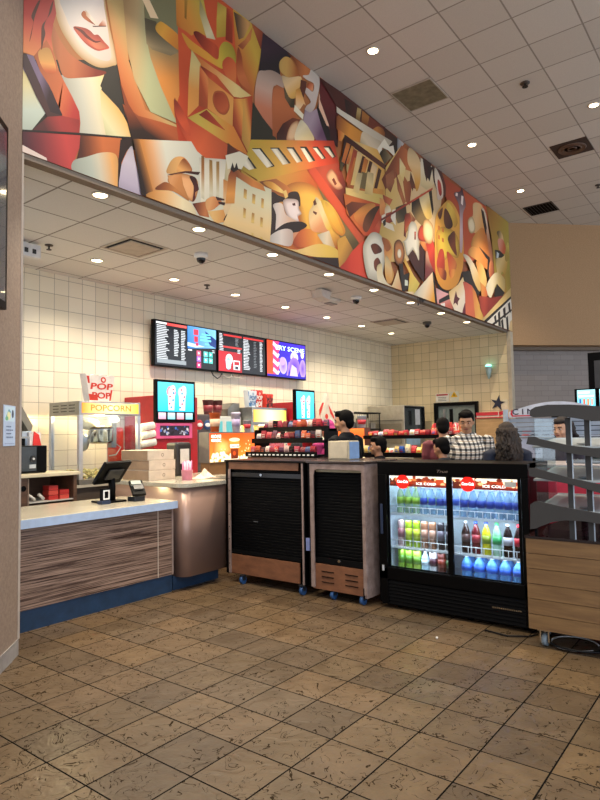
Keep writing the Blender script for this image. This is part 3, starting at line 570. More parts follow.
('L','f0ecdc','e0d0a0',(8.457,3.835,8.722,3.754),[(8.388,3.759),(8.726,3.819),(8.716,3.656),(8.381,3.632)]),
('L','4a221e','34181a',(8.627,4.479,9.023,4.071),[(8.489,4.399),(8.731,4.503),(8.901,4.411),(8.988,4.68),(9.164,4.571),(9.093,4.035),(8.749,4.214)]),
('L','d8a890','7a3c40',(9.203,4.614,9.182,4.271),[(9.102,4.758),(9.201,4.579),(9.134,4.093),(9.568,4.351),(9.586,4.616),(9.287,4.753)]),
('L','e09858','c86838',(9.065,4.749,9.277,4.597),[(8.988,4.68),(9.067,4.783),(9.356,4.649),(9.201,4.579)]),
('Rs','e8e8e4','dcd8cc',None,[(8.616,4.865),(8.723,4.96),(8.863,4.964),(8.925,4.814),(8.949,4.621),(8.934,4.368),(8.766,4.511),(8.554,4.365),(8.49,4.415),(8.431,4.545),(8.365,4.528),(8.536,4.651)]),
('L','c84c38','8c3020',(8.819,4.82,8.848,4.712),[(8.802,4.816),(8.855,4.83),(8.847,4.695),(8.794,4.682)]),
('Ls','8c3424','c85834',(8.522,5.002,8.646,4.808),[(8.489,4.992),(8.661,5.073),(8.688,4.95),(8.545,4.814),(8.472,4.699)]),
('Rs','c84c34','a03828',None,[(8.925,4.814),(9.043,4.979),(9.227,4.994),(9.29,4.805),(9.137,4.733),(8.955,4.722)]),
('L','d84838','b03428',(9.361,4.719,9.578,4.492),[(9.21,4.717),(9.485,4.853),(9.658,4.509),(9.561,4.245),(9.343,4.441)]),
('Rs','ecdcb8','d8a058',None,[(9.112,4.93),(9.158,5.078),(9.313,5.154),(9.501,5.101),(9.529,4.934),(9.442,4.791),(9.286,4.736),(9.141,4.802)]),
('L','a84830','c85c38',(9.94,6.234,11.741,5.207),[(9.567,6.106),(12.158,6.188),(12.075,5.285),(11.195,4.844),(10.802,4.759),(10.281,5.05),(10.115,5.741)]),
('L','3a2420','5c3028',(9.53,6.128,9.906,5.75),[(9.532,6.165),(9.937,6.196),(10.091,5.991),(10.077,5.803),(9.82,5.688),(9.593,5.902)]),
('Ls','e8e0d8','d8c8c0',(9.728,6.125,9.906,5.75),[(9.651,6.17),(9.808,6.116),(9.962,5.949),(9.946,5.726),(9.734,5.626),(9.706,5.796),(9.636,5.952)]),
('Ls','c84838','a03028',(9.754,5.919,9.909,5.787),[(9.759,5.992),(9.879,5.959),(9.909,5.787),(9.822,5.725),(9.749,5.845)]),
('Ls','e8b050','d89840',(9.895,5.584,10.48,4.168),[(9.676,5.36),(10.025,5.659),(10.246,5.762),(10.551,5.683),(10.762,5.437),(10.827,5.07),(10.745,4.632),(10.489,4.281),(10.125,4.104),(9.79,4.079),(9.561,4.245),(9.552,4.695),(9.576,5.051)]),
('Rs','ecd050','e0a848',None,[(9.609,4.954),(9.782,5.14),(10.121,5.23),(10.47,5.209),(10.637,5.025),(10.527,4.773),(10.171,4.73),(9.864,4.554),(9.663,4.581)]),
('Ls','ecd860','c89838',(10.151,5.641,10.574,5.387),[(10.065,5.634),(10.242,5.705),(10.456,5.618),(10.58,5.464),(10.433,5.312),(10.261,5.377)]),
('Ls','6a3c28','4c2c20',(10.013,5.492,10.298,5.276),[(10.017,5.547),(10.185,5.522),(10.348,5.364),(10.252,5.246),(10.035,5.207),(9.96,5.332)]),
('Ls','5c3424','8c4830',(10.201,5.14,10.407,4.97),[(10.105,5.007),(10.199,5.122),(10.427,5.236),(10.452,4.98),(10.484,4.801),(10.267,4.862)]),
('Ls','8c5030','5c3424',(9.727,5.517,9.878,5.345),[(9.717,5.372),(9.933,5.541),(9.88,5.382),(9.792,5.286)]),
('Ls','c84c38','a83828',(9.666,4.616,9.895,4.418),[(9.618,4.501),(9.755,4.743),(9.918,4.745),(9.937,4.427),(9.81,4.365),(9.649,4.367)]),
('Ls','c84c38','d88048',(10.086,4.748,10.418,4.527),[(10.046,4.775),(10.259,4.75),(10.472,4.649),(10.37,4.48),(10.146,4.398),(10.076,4.6)]),
('Ls','d87840','7a3420',(9.687,4.34,9.925,4.246),[(9.651,4.403),(9.978,4.418),(9.967,4.254),(9.801,4.24),(9.684,4.304)]),
('Ls','d87840','e8a050',(10.146,4.398,10.317,4.359),[(10.107,4.444),(10.418,4.527),(10.32,4.396),(10.183,4.314)]),
('F','c87838','c87838',None,[(9.702,5.155),(9.784,5.167),(9.778,5.086),(9.697,5.083)]),
('F','c87838','c87838',None,[(9.865,5.162),(9.948,5.166),(9.943,5.093),(9.86,5.089)]),
('F','c87838','c87838',None,[(9.691,4.993),(9.772,4.995),(9.767,4.923),(9.686,4.921)]),
('F','c87838','c87838',None,[(9.852,4.98),(9.935,4.983),(9.93,4.909),(9.847,4.907)]),
('Fs','1c1818','1c1818',None,[(9.557,4.175),(9.788,4.061),(10.123,4.085),(10.489,4.281),(10.692,4.545),(10.63,4.345),(10.389,4.152),(10.032,3.997),(9.705,4.028)]),
('L','ece8dc','e8a840',(9.019,4.004,9.448,3.707),[(8.724,3.786),(9.448,4.291),(9.464,3.95),(9.561,3.656),(9.144,3.676),(8.684,3.683)]),
('F','181414','181414',None,[(9.428,4.287),(9.487,4.299),(9.598,3.628),(9.519,3.616)]),
('L','e8b8c8','c86c60',(9.703,3.993,9.842,3.664),[(9.547,4.034),(9.826,4.015),(10.292,4.024),(10.176,3.643),(9.6,3.645)]),
('F','1c1818','1c1818',None,[(9.653,3.844),(10.119,4.031),(10.134,3.943),(9.648,3.774)]),
('F','e8e8f0','e8e8f0',None,[(9.729,3.787),(9.895,3.832),(9.884,3.671),(9.72,3.664)]),
('L','e0c080','ece4dc',(10.219,4.212,10.542,3.807),[(10.079,4.06),(10.487,4.262),(10.78,4.488),(10.803,4.188),(10.907,3.711),(10.356,3.705),(10.111,3.921)]),
('F','5a1c2c','5a1c2c',None,[(10.388,4.133),(10.447,4.033),(10.558,4.014),(10.463,3.943),(10.457,3.868),(10.349,3.906),(10.257,3.854),(10.286,3.95)]),
('F','6a1c34','6a1c34',None,[(10.786,3.977),(10.874,3.896),(11.019,3.9),(10.915,3.807),(10.905,3.692),(10.766,3.729),(10.626,3.708),(10.681,3.829)]),
('L','c85c50','d87050',(10.867,4.39,11.106,3.778),[(10.724,4.363),(11.011,4.398),(11.253,4.346),(11.712,3.706),(10.808,3.659),(10.803,4.188)]),
('L','d88048','e8b860',(11.149,4.288,11.673,3.861),[(11.155,4.367),(11.3,4.316),(11.723,3.828),(11.602,3.651),(11.297,3.689)]),
('F','1e1a1a','1e1a1a',None,[(10.692,4.545),(11.18,4.665),(11.469,4.505),(11.61,4.332),(11.445,4.223),(11.155,4.367),(10.773,4.391)]),
('Ls','4a2838','d8c0d0',(10.722,6.116,10.836,5.187),[(10.436,5.951),(10.719,6.077),(10.821,6.186),(10.906,6.057),(10.988,5.887),(10.827,5.666),(10.788,5.176),(10.722,4.931),(10.631,4.948),(10.673,5.489),(10.65,5.788)]),
('F','ece0e4','ece0e4',None,[(10.53,5.999),(10.621,6.008),(10.594,5.942),(10.502,5.933)]),
('F','ece0e4','ece0e4',None,[(10.785,6.02),(10.88,6.03),(10.841,5.844),(10.748,5.855)]),
('L','a87838','b0a848',(12.144,6.036,13.212,5.328),[(12.05,6.219),(13.573,6.277),(13.513,4.489),(12.458,4.525),(12.326,5.556)]),
('L','c86838','b0a040',(12.578,4.546,13.337,4.683),[(12.857,4.923),(13.319,5.127),(13.513,4.489),(12.801,4.37)]),
('Ls','e8c89c','d89850',(11.283,5.894,11.981,5.471),[(11.061,5.595),(11.325,5.786),(11.344,6.011),(11.557,6.115),(11.823,6.132),(11.919,5.994),(11.952,5.754),(11.822,5.513),(11.542,5.342),(11.449,5.459),(11.246,5.447)]),
('Rs','ece4cc','d8b484',None,[(11.063,5.615),(11.271,5.751),(11.415,5.651),(11.402,5.507),(11.242,5.407),(11.096,5.428)]),
('Ls','e0a058','c87838',(11.335,5.311,12.075,5.285),[(11.172,5.153),(11.342,5.392),(11.782,5.667),(11.993,5.598),(12.14,5.384),(12.231,5.154),(11.73,5.083),(11.425,5.173)]),
('Ls','e8dccc','b87858',(11.927,6.079,12.305,5.339),[(11.82,6.09),(12.032,6.026),(12.168,5.685),(12.309,5.383),(12.339,5.093),(12.165,5.055),(12.09,5.456),(11.956,5.796)]),
('F','2c1c18','2c1c18',None,[(11.763,6.052),(11.923,6.036),(12.061,5.741),(11.989,5.556),(11.848,5.809)]),
('Ls','e8a860','d08440',(11.215,5.084,11.935,4.964),[(11.009,4.958),(11.22,5.145),(11.633,5.182),(12.059,5.115),(12.092,4.873),(11.711,4.875),(11.404,4.929)]),
('F','201818','201818',None,[(11.585,5.231),(12.173,5.141),(12.165,5.055),(11.946,5.09)]),
('Ls','ece4d4','d8b878',(11.002,4.88,11.568,4.444),[(10.765,4.884),(11.053,4.91),(11.39,4.767),(11.628,4.536),(11.557,4.322),(11.263,4.466),(11.039,4.733)]),
('Ls','d89048','e8c078',(11.397,4.848,11.79,4.567),[(11.4,4.889),(11.766,4.887),(11.956,4.598),(11.721,4.392),(11.533,4.637)]),
('F','201818','201818',None,[(12.055,5.073),(12.223,5.068),(12.129,4.673),(11.967,4.724)]),
('Ls','d88c60','a85c40',(12.112,5.085,12.382,4.933),[(12.165,5.055),(12.339,5.093),(12.373,4.847),(12.186,4.684),(12.088,4.831)]),
('Ls','3c3018','e0c090',(12.643,5.808,12.991,5.632),[(12.641,5.785),(12.831,5.878),(13.009,5.814),(13.055,5.648),(12.811,5.676)]),
('Ls','e8a898','c86038',(12.687,5.645,13.096,5.435),[(12.687,5.645),(13.0,5.723),(13.175,5.587),(13.161,5.45),(12.784,5.408)]),
('F','2a2824','2a2824',None,[(12.483,5.381),(12.786,5.43),(13.091,5.39),(12.824,5.199),(12.522,5.176)]),
('F','c8d8e8','c8d8e8',None,[(12.599,5.365),(12.748,5.356),(12.643,5.203),(12.556,5.226)]),
('Ls','e8dc98','c8a050',(12.775,5.319,13.114,4.996),[(12.522,5.176),(12.895,5.302),(13.292,5.48),(13.114,4.996),(12.864,4.989),(12.661,4.776)]),
('Ls','d8d068','b0a048',(13.319,5.734,13.287,5.434),[(13.25,5.695),(13.383,5.727),(13.384,5.434),(13.207,5.282),(13.087,5.345)]),
('Ls','ece8d8','d8c880',(12.012,4.609,12.81,4.458),[(11.889,4.463),(12.252,4.78),(12.615,4.917),(13.035,4.848),(12.94,4.524),(12.757,4.535),(12.531,4.665),(12.274,4.408),(12.094,4.293)]),
('F','201c1c','201c1c',None,[(12.531,4.665),(13.005,4.557),(12.613,4.296),(12.328,4.375)]),
('L','d89850','c86838',(11.561,4.363,11.977,4.233),[(11.575,4.525),(11.889,4.463),(11.985,4.316),(11.649,4.178)]),
('F','e8e0d8','e8e0d8',None,[(11.76,4.237),(11.973,4.191),(11.859,4.131),(11.647,4.157)]),
('L','b84838','8c3028',(11.649,4.178,12.078,4.126),[(11.497,4.232),(12.208,4.313),(12.81,4.458),(12.801,4.37),(11.723,3.828),(11.528,3.999)]),
('L','ecdc98','e0c080',(11.887,3.851,13.332,4.637),[(11.504,3.717),(13.409,4.741),(13.384,4.512),(11.935,3.777)]),
('F','e4e4e4','e4e4e4',None,[(11.606,3.691),(13.385,4.524),(13.499,3.745),(12.144,3.64)]),
('F','181616','181616',None,[(11.607,3.712),(13.388,4.546),(13.382,4.489),(11.711,3.686)]),
('F','181616','181616',None,[(12.097,3.737),(13.424,4.272),(13.419,4.227),(12.15,3.703)]),
('F','181616','181616',None,[(12.285,3.929),(12.406,3.989),(12.446,3.805),(12.331,3.81)]),
('F','181616','181616',None,[(12.529,4.049),(12.654,4.11),(12.68,3.773),(12.531,3.774)]),
('F','181616','181616',None,[(12.843,4.182),(13.005,4.251),(13.011,4.012),(12.885,3.994)]),
('F','181616','181616',None,[(13.172,4.344),(13.308,4.41),(13.347,4.171),(13.219,4.174)]),
('F','181616','181616',None,[(12.693,3.902),(12.821,3.963),(12.861,3.753),(12.739,3.759)]),
('F','181616','181616',None,[(13.011,4.012),(13.144,4.075),(13.176,3.772),(13.047,3.755)]),
('L','e8d8a0','d8c890',(13.331,4.013,13.439,3.805),[(13.26,3.959),(13.536,4.087),(13.496,3.723),(13.176,3.772)]),
]
# ------------------------------------------------------------------ camera
HC = 1.57
FL, YAW, PITCH, ROLL = 607.64, math.radians(37.5923), math.radians(3.2665), math.radians(-.9596)
F = Vector((math.cos(YAW) * math.cos(PITCH), math.sin(YAW) * math.cos(PITCH), math.sin(PITCH)))
R0 = Vector((math.sin(YAW), -math.cos(YAW), 0)); U0 = R0.cross(F)
Rc = R0 * math.cos(ROLL) + U0 * math.sin(ROLL); Uc = -R0 * math.sin(ROLL) + U0 * math.cos(ROLL)
cd = bpy.data.cameras.new('camera'); cam = bpy.data.objects.new('camera', cd); COL.objects.link(cam)
cd.sensor_fit = 'VERTICAL'; cd.sensor_height = 24; cd.lens = FL / 800 * 24; cd.clip_start = .05
mw = Matrix(((Rc.x, Uc.x, -F.x, 0), (Rc.y, Uc.y, -F.y, 0), (Rc.z, Uc.z, -F.z, HC), (0, 0, 0, 1)))
cam.matrix_world = mw; sc.camera = cam

# ------------------------------------------------------------------ room materials
def floor_mat():
    t = NT('slate_look_floor_tile'); x, y, z, P = t.pos()
    s = .33113
    dx, ix = t.cell(x, 1.97620, s); dy, iy = t.cell(y, 3.18953, s)
    rnd = t.white(ix, iy); rnd2 = t.white(ix, iy, 3.0)
    d = t.math('MINIMUM', dx, dy)
    # shift the pattern per tile
    sh = t.node('ShaderNodeCombineXYZ'); t.put(sh.inputs[0], t.math('MULTIPLY', rnd, 37.0)); t.put(sh.inputs[1], t.math('MULTIPLY', rnd2, 23.0)); t.put(sh.inputs[2], z)
    va = t.node('ShaderNodeVectorMath', operation='ADD'); t.l.new(P, va.inputs[0]); t.l.new(sh.outputs[0], va.inputs[1]); V = va.outputs[0]
    n1 = t.noise(V, 5, 5, .6, .4)
    n2 = t.noise(V, 8, 2, .5, 1.6)
    base = t.ramp(rnd, (0, '584735'), (.3, '67543c'), (.55, '725b41'), (.8, '645442'), (1, '796040'))
    c = t.mix(t.ramp(n1, (.3, '000000'), (.75, 'ffffff')), t.mix(1.0, base, (.62, .60, .58, 1), 'MULTIPLY'), base)
    c = t.mix(t.math('MULTIPLY', t.ramp(t.noise(V, 42, 4, .7), (.35, '000000'), (.7, 'ffffff')), .5), c, (.09, .065, .04, 1))
    # thin slate ridges
    r = t.math('ABSOLUTE', t.math('SUBTRACT', n2, .5))
    line = t.math('LESS_THAN', r, t.math('MULTIPLY', t.noise(V, 3.1, 2, .5), .020))
    gate = t.math('GREATER_THAN', t.noise(V, 14, 2, .5), .47)
    line = t.math('MULTIPLY', line, gate)
    c = t.mix(t.math('MULTIPLY', line, .8), c, (.022, .016, .011, 1))
    gm = t.math('LESS_THAN', d, .0042)
    c = t.mix(gm, c, (.010, .009, .008, 1))
    rough = t.math('ADD', .26, t.math('MULTIPLY', n1, .28))
    t.set(Base_Color=c, Roughness=t.math('ADD', rough, t.math('MULTIPLY', gm, .3)), Specular_IOR_Level=t.math('MULTIPLY', t.math('SUBTRACT', 1.0, t.math('MAXIMUM', gm, line)), .32))
    h = t.math('SUBTRACT', t.math('MULTIPLY', t.math('ADD', n1, t.math('MULTIPLY', n2, .6)), .5), t.math('ADD', t.math('MULTIPLY', gm, 1.0), t.math('MULTIPLY', line, .5)))
    t.bump(h, .9, .015)
    return t.m

def grid_mat(name, a, oa, sa, b, ob, sb, w, c1, c2, grout, rough=.5, speck=0, bump=.3, stagger=False, spec=.5):
    t = NT(name); p = t.pos()
    if a == 3:      # along the diagonal wall
        u = t.math('MULTIPLY', t.math('SUBTRACT', p[0], p[1]), .70711)
    else: u = p[a]
    v = p[b]
    dv, iv = t.cell(v, ob, sb)
    if stagger: u = t.math('ADD', u, t.math('MULTIPLY', t.math('MODULO', iv, 2.0), sa / 2))
    du, iu = t.cell(u, oa, sa)
    rnd = t.white(iu, iv); d = t.math('MINIMUM', du, dv)
    c = t.mix(rnd, lin(c1), lin(c2))
    if speck: c = t.mix(t.math('MULTIPLY', t.noise(p[3], 90, 3, .7), speck), c, (0.05, .045, .04, 1))
    g = t.math('LESS_THAN', d, w)
    t.set(Base_Color=t.mix(g, c, lin(grout)), Roughness=t.math('ADD', rough, t.math('MULTIPLY', g, .3)), Specular_IOR_Level=spec)
    t.bump(t.math('SUBTRACT', 1.0, g), bump, .004)
    return t.m

def plaster(name, c1, c2, scale=60):
    t = NT(name); p = t.pos()
    t.set(Base_Color=t.mix(t.ramp(t.noise(p[3], scale, 5, .7), (.35, '000000'), (.65, 'ffffff')), lin(c1), lin(c2)), Roughness=.8)
    t.bump(t.noise(p[3], scale * 2, 3), .3, .004)
    return t.m

ZL, ZU = 3.725, 6.225
YB, XR, YBULK, XE = 7.30, 13.20, 4.42, 13.43
m_floor = floor_mat()
m_ceil_hi = grid_mat('upper_ceiling_tile', 0, .03, .6096, 1, 3.30, .6096, .009, 'e0d8cc', 'd6cdc0', '9a9084', .85, .25, .6)
m_ceil_lo = grid_mat('lower_ceiling_tile', 0, 3.40 - .6096 * .99, .605, 1, 4.745 - .6096 * .0, .605, .009, 'ecebe6', 'e2dfd8', '8e8880', .85, .25, .6)
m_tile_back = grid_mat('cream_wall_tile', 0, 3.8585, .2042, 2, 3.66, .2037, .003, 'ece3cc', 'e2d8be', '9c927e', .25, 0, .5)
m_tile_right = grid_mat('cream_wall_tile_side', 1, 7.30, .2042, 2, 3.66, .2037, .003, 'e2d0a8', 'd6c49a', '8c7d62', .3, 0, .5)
m_tile_grey = grid_mat('grey_wall_tile', 3, 0, .33, 2, 0, .118, .003, '8c8078', '857970', '6e645c', .4, 0, .4, True)
m_beige = plaster('beige_wall_cover', 'b8946c', 'a07e5a')
m_pillar = plaster('speckled_pillar_cover', '8f7c6e', '7c6a5c', 40)
m_band = plaster('taupe_soffit_paint', '8c7c6c', '7f7060', 80)

# ------------------------------------------------------------------ room shell
struct(bx(-3, 20, -6, 9.5, -.12, 0), 'floor', m_floor)
struct(bx(2.0, 20, -4, YBULK, ZU, ZU + .1), 'ceiling_upper', m_ceil_hi)
struct(bx(1.6, XR + .6, YBULK + .10, YB + .1, ZL, ZL + .1), 'ceiling_lower', m_ceil_lo)
struct(bx(1.5, XR + .15, YB, YB + .15, 0, ZL), 'wall_back', m_tile_back)
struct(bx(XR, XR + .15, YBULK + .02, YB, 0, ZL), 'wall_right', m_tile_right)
struct(bx(2.0, XE + .2, YBULK + .004, YBULK + .10, ZL - .005, ZU), 'wall_bulkhead', m_band)
# diagonal beige wall above the alcove, running (1,-1)
def diag(x, y, t, depth):    # point along the diagonal wall, pushed back by depth
    s = .70711; return (x + t * s + depth * s, y - t * s + depth * s)
def diag_box(x, y, t0, t1, d0, d1, z0, z1):
    P = [diag(x, y, t0, d0), diag(x, y, t1, d0), diag(x, y, t1, d1), diag(x, y, t0, d1)]
    return MB().prism(P, 'z', z0, z1)
struct(diag_box(XE, YBULK, -.02, 7, 0, .25, 3.47, ZU), 'wall_diagonal', m_beige)
struct(diag_box(XE, YBULK, -.3, 7, .40, .5, 0, 3.47), 'wall_alcove', m_tile_grey)
struct(diag_box(XE, YBULK, -.35, 7, .25, .40, 3.40, 3.47), 'ceiling_alcove', m_band)
struct(bx(XR - .015, XR + .16, YBULK - .06, YBULK + .02, 0, 3.74), 'trim_1', M('b4a892', .5))
# pillar on the left: corner prism with a 45 degree face
px, py = 2.315, 4.425
struct(MB().prism([(px, py), (px, py + .6), (px - 2, py + .6), (px - 2.5, py - 2.5)], 'z', 0, ZU), 'wall_left', m_pillar)
struct(MB().prism([(px + .006, py - .004), (px + .006, py + .4), (px - .1, py + .4), (px - 2.45, py - 2.47)], 'z', 0, .115), 'baseboard_left', M('8f8a88', .45, var=.12))
struct(bx(px - .004, px + .012, py - .006, py + .02, .115, ZU), 'trim_2', M('b8a898', .5))

# ------------------------------------------------------------------ mural
mur = thing('wall_mural', 'huge orange and cream film themed mural across the bulkhead above the counters', 'mural', (2.31, YBULK, 3.755))
bx(2.31, XE - .02, YBULK - .002, YBULK + .0038, 3.762, ZU - .002).build('mural_canvas', M('7a4a2c', .6), mur)
picture('mural_print', MURAL, (0, YBULK - .0025, 0), (1, 0, 0), (0, 0, 1), attr_mat('mural_ink', rough=.55), mur, (2.31, XE - .02, 3.764, ZU - .004), rich=True)
text('DIRECTOR', 'mural_lettering', .30, DIR_O, DIR_R, (0, 0, 1), M('241c18', .6), mur, .2, width=DIR_W)
for o in mur.children:
    if o.name.startswith('mural_lettering'): o['label'] = 'black slanting letters on the cream card'

# ------------------------------------------------------------------ downlights, cameras, vents
m_lamp = M('ffe8b8', .3, emit=9); m_trimring = M('c8bfb2', .4)
def downlight(x, y, z, label, group, power, first=[None], cone=135):
    t = thing('downlight', label, 'ceiling light', (x, y, z), 0, group)
    if first[0] is None:
        rg = MB(); n = 20
        prof = [(.060, .0), (.082, .0), (.082, -.008), (.068, -.012), (.060, -.003)]
        rg.lathe((0, 0, 0), prof, n); first[0] = [rg.build('trim_ring', m_trimring, t, local=True)]
        first[0].append(MB().lathe((0, 0, 0), [(.061, -.001), (.061, -.005), (.04, -.010), (.01, -.012)], n).build('bulb', m_lamp, t, local=True))
    else:
        for q in first[0]:
            c = q.copy(); c.parent = t; COL.objects.link(c)
    ld = bpy.data.lights.new('downlight_glow', 'SPOT'); ld.energy = power; ld.color = (1, .86, .66)
    ld.spot_size = math.radians(cone); ld.spot_blend = .8; ld.shadow_soft_size = .07
    lo = bpy.data.objects.new('downlight_glow', ld); COL.objects.link(lo); lo.parent = t; lo.location = (0, 0, -.03)
    return t
wd = ['leftmost', 'second', 'third', 'fourth', 'fifth', 'sixth', 'seventh', 'last']
for i in range(8):
    downlight(3.12 + i * 1.18, 4.60, ZL, 'round recessed light close behind the mural soffit, %s along the row from the pillar' % wd[i], 'recessed lights behind the mural soffit', PW_LO)
for i in range(7):
    downlight(4.27 + i * 1.21, 6.36, ZL, 'round recessed light near the cream tiled back wall, %s along the row from the left' % wd[i], 'recessed lights near the tiled back wall', PW_LO)
hi = [(6.25, 3.6, 'large round recessed light nearest above the mural'), (9.37, 3.6, 'round recessed light in the high ceiling left of the square vents'),
      (11.8, 3.6, 'smallest round recessed light in the high ceiling beside the dark far vent'), (9.33, 1.77, 'round recessed light at the right edge of the high ceiling'),
      (6.2, 1.77, None), (3.2, 3.6, None), (3.2, 1.77, None), (3.2, -.1, None)]
for x, y, l in hi:
    downlight(x, y, ZU, l or 'round recessed light of the high ceiling out of the frame', 'recessed lights in the high ceiling', PW_HI, cone=96)

def dome(x, y, z, label, cap='e4e0da'):
    t = thing('dome_camera', label, 'security camera', (x, y, z))
    MB().lathe((x, y, z), [(.085, 0), (.085, -.035), (.07, -.055), (.03, -.058)], 20).build('housing', M(cap, .4), t)
    MB().lathe((x, y, z), [(.055, -.05), (.055, -.065), (.045, -.095), (.02, -.115), (.003, -.118)], 18).build('dome_lens', M('0c0c10', .08, coat=1), t)
dome(4.915, 5.226, ZL, 'white dome camera on the lower ceiling left of centre, above the menu boards')
dome(8.05, 5.05, ZL, 'white dome camera on the lower ceiling in front of the rectangular speaker, mid row')
dome(10.848, 5.19, ZL, 'dark dome camera on the lower ceiling nearest the far tiled wall', '4a4640')
def sprinkler(x, y, z, label, big=1):
    t = thing('sprinkler_head', label, 'sprinkler', (x, y, z))
    MB().lathe((x, y, z), [(.045 * big, 0), (.045 * big, -.008), (.015, -.012)], 14).build('escutcheon', M('4a4038', .5), t)
    MB().cyl((x, y, z - .01), (x, y, z - .05), .010, n=8).cyl((x, y, z - .05), (x, y, z - .056), .028 * big, n=12).build('deflector', M('2a2420', .4, .6), t)
sprinkler(3.585, 6.25, ZL, 'small dark sprinkler head on the lower ceiling beside the pillar')
sprinkler(5.993, 6.255, ZL, 'small dark sprinkler head on the lower ceiling between two lights above the menu boards')
sprinkler(8.136, 2.369, ZU, 'black sprinkler head in the high ceiling near the top of the picture', 1.4)
sprinkler(12.486, 2.36, ZU, 'black sprinkler head in the high ceiling at the right edge', 1.2)

def slat_vent(x, y, z, w, d, label, face='b8ac9c', gap='2a2622', slats=0, name='ceiling_vent'):
    t = thing(name, label, 'vent', (x, y, z))
    b = MB()
    for a in ((x - w, x + w, y - d, y - d + .03), (x - w, x + w, y + d - .03, y + d), (x - w, x - w + .03, y - d + .03, y + d - .03), (x + w - .03, x + w, y - d + .03, y + d - .03)):
        b.box(*a, z - .012, z)
    b.build('vent_frame', M(face, .6), t)
    bx(x - w + .028, x + w - .028, y - d + .028, y + d - .028, z - .004, z - .001).build('dark_throat', M(gap, .9), t)
    if slats:
        s = MB()
        for i in range(slats):
            yy = y - d + .04 + (2 * d - .08) * (i + .5) / slats
            s.add([(x - w + .03, yy - .006, z - .016), (x + w - .03, yy - .006, z - .016), (x + w - .03, yy + .008, z - .005), (x - w + .03, yy + .008, z - .005)], [(0, 1, 2, 3)])
        s.build('louvre', M(face, .5), t)
    else:
        bx(x - w + .07, x + w - .07, y - d + .07, y + d - .07, z - .022, z - .012).build('diffuser_plate', M(face, .6), t)
    return t
slat_vent(4.247, 5.60, ZL, .27, .27, 'square diffuser with dark gaps in the lower ceiling left of the dome camera')
slat_vent(10.33, 5.72, ZL, .28, .28, 'square diffuser with dark gaps in the lower ceiling near the far tiled corner')
v = thing('square_grille', 'tan square return grille in the high ceiling beside the nearest light', 'vent', (7.503, 3.597, ZU))
bx(7.22, 7.78, 3.32, 3.88, ZU - .012, ZU).build('grille_panel', M('7d745c', .8, var=.15), v)
fr = MB()
for a in ((7.20, 7.80, 3.30, 3.32), (7.20, 7.80, 3.88, 3.90), (7.20, 7.22, 3.32, 3.88), (7.78, 7.80, 3.32, 3.88)): fr.box(*a, ZU - .015, ZU)
fr.build('grille_frame', M('b0a698', .6), v)
v = thing('round_diffuser_vent', 'brown square vent with a round diffuser ring in the high ceiling at the right', 'vent', (10.545, 2.358, ZU))
bx(10.26, 10.83, 2.08, 2.64, ZU - .008, ZU).build('vent_plate', M('3a2820', .6), v)
r = MB()
for q in (.22, .15, .08): r.lathe((10.545, 2.358, ZU - .01), [(q, 0), (q - .015, -.02), (q - .03, -.004)], 24)
r.build('diffuser_ring', M('6a5040', .5), v)
slat_vent(13.05, 3.57, ZU, .30, .29, 'dark louvred vent in the high ceiling nearest the beige wall', '3a3028', '181412', 8)

t = thing('ceiling_speaker', 'pale rectangular speaker hanging from the lower ceiling mid way', 'speaker', (7.334, 5.196, ZL))
MB().prism([(7.19, ZL - .02), (7.45, ZL - .02), (7.40, ZL - .16), (7.22, ZL - .13)], 'y', 5.10, 5.30).build('speaker_case', M('c8bcb0', .5), t, bevel=.01)
MB().box(7.22, 7.26, 5.17, 5.23, ZL - .03, ZL).box(7.38, 7.42, 5.17, 5.23, ZL - .03, ZL).build('bracket', M('a89c90', .5), t)
t = thing('projector_mount', 'small white round fitting on the lower ceiling behind the hanging speaker', 'ceiling fitting', (8.0, 5.5, ZL))
MB().lathe((8.0, 5.5, ZL), [(.16, 0), (.16, -.03), (.10, -.05), (.02, -.055)], 20).build('fitting_body', M('d8d2ca', .5), t)
bx(7.90, 8.10, 5.44, 5.56, ZL - .065, ZL - .05).build('grey_insert', M('8a8480', .5), t)
t = thing('emergency_light', 'white box light with dark slots hanging beside the pillar', 'emergency light', (3.30, 6.30, 3.58))
bx(3.16, 3.50, 6.26, 6.34, 3.55, 3.70).build('light_case', M('dcdcdc', .4), t, bevel=.01)
s = MB()
for i in range(3): s.box(3.22 + i * .09, 3.26 + i * .09, 6.254, 6.262, 3.59, 3.64)
s.build('dark_slot', M('303030', .5), t)
MB().cyl((3.33, 6.3, 3.70), (3.33, 6.3, ZL), .015).build('stem', M('c0bcb6', .4), t)
# ------------------------------------------------------------------ materials for furniture
def wood(name, c1, c2, ax, sc_long=1.2, sc_x=22, rough=.5, ctr=.2):
    t = NT(name); p = t.pos(); v = t.node('ShaderNodeVectorMath', operation='MULTIPLY'); t.l.new(p[3], v.inputs[0])
    k = [sc_x, sc_x, sc_x]; k[ax] = sc_long; v.inputs[1].default_value = k
    n = t.noise(v.outputs[0], 1.0, 5, .65, .3)
    t.set(Base_Color=t.mix(t.ramp(n, (.5 - ctr, '000000'), (.5 + ctr, 'ffffff')), lin(c1), lin(c2)), Roughness=rough); return t.m
m_weave = wood('striated_panel_laminate', '38221a', 'a88c7a', 0, 1.5, 95, .45, .10)
t = NT('quartz_counter'); p = t.pos()
t.set(Base_Color=t.mix(t.ramp(t.noise(p[3], 160, 2, .6), (.4, '000000'), (.62, 'ffffff')), lin('9c9484'), lin('cfc8b4')), Roughness=.18); m_quartz = t.m
m_bluebase = M('1e3854', .45, var=.12)
t = NT('bronze_panel'); t.set(Base_Color=lin('9c8074'), Roughness=.30, Metallic=.3); m_bronze = t.m
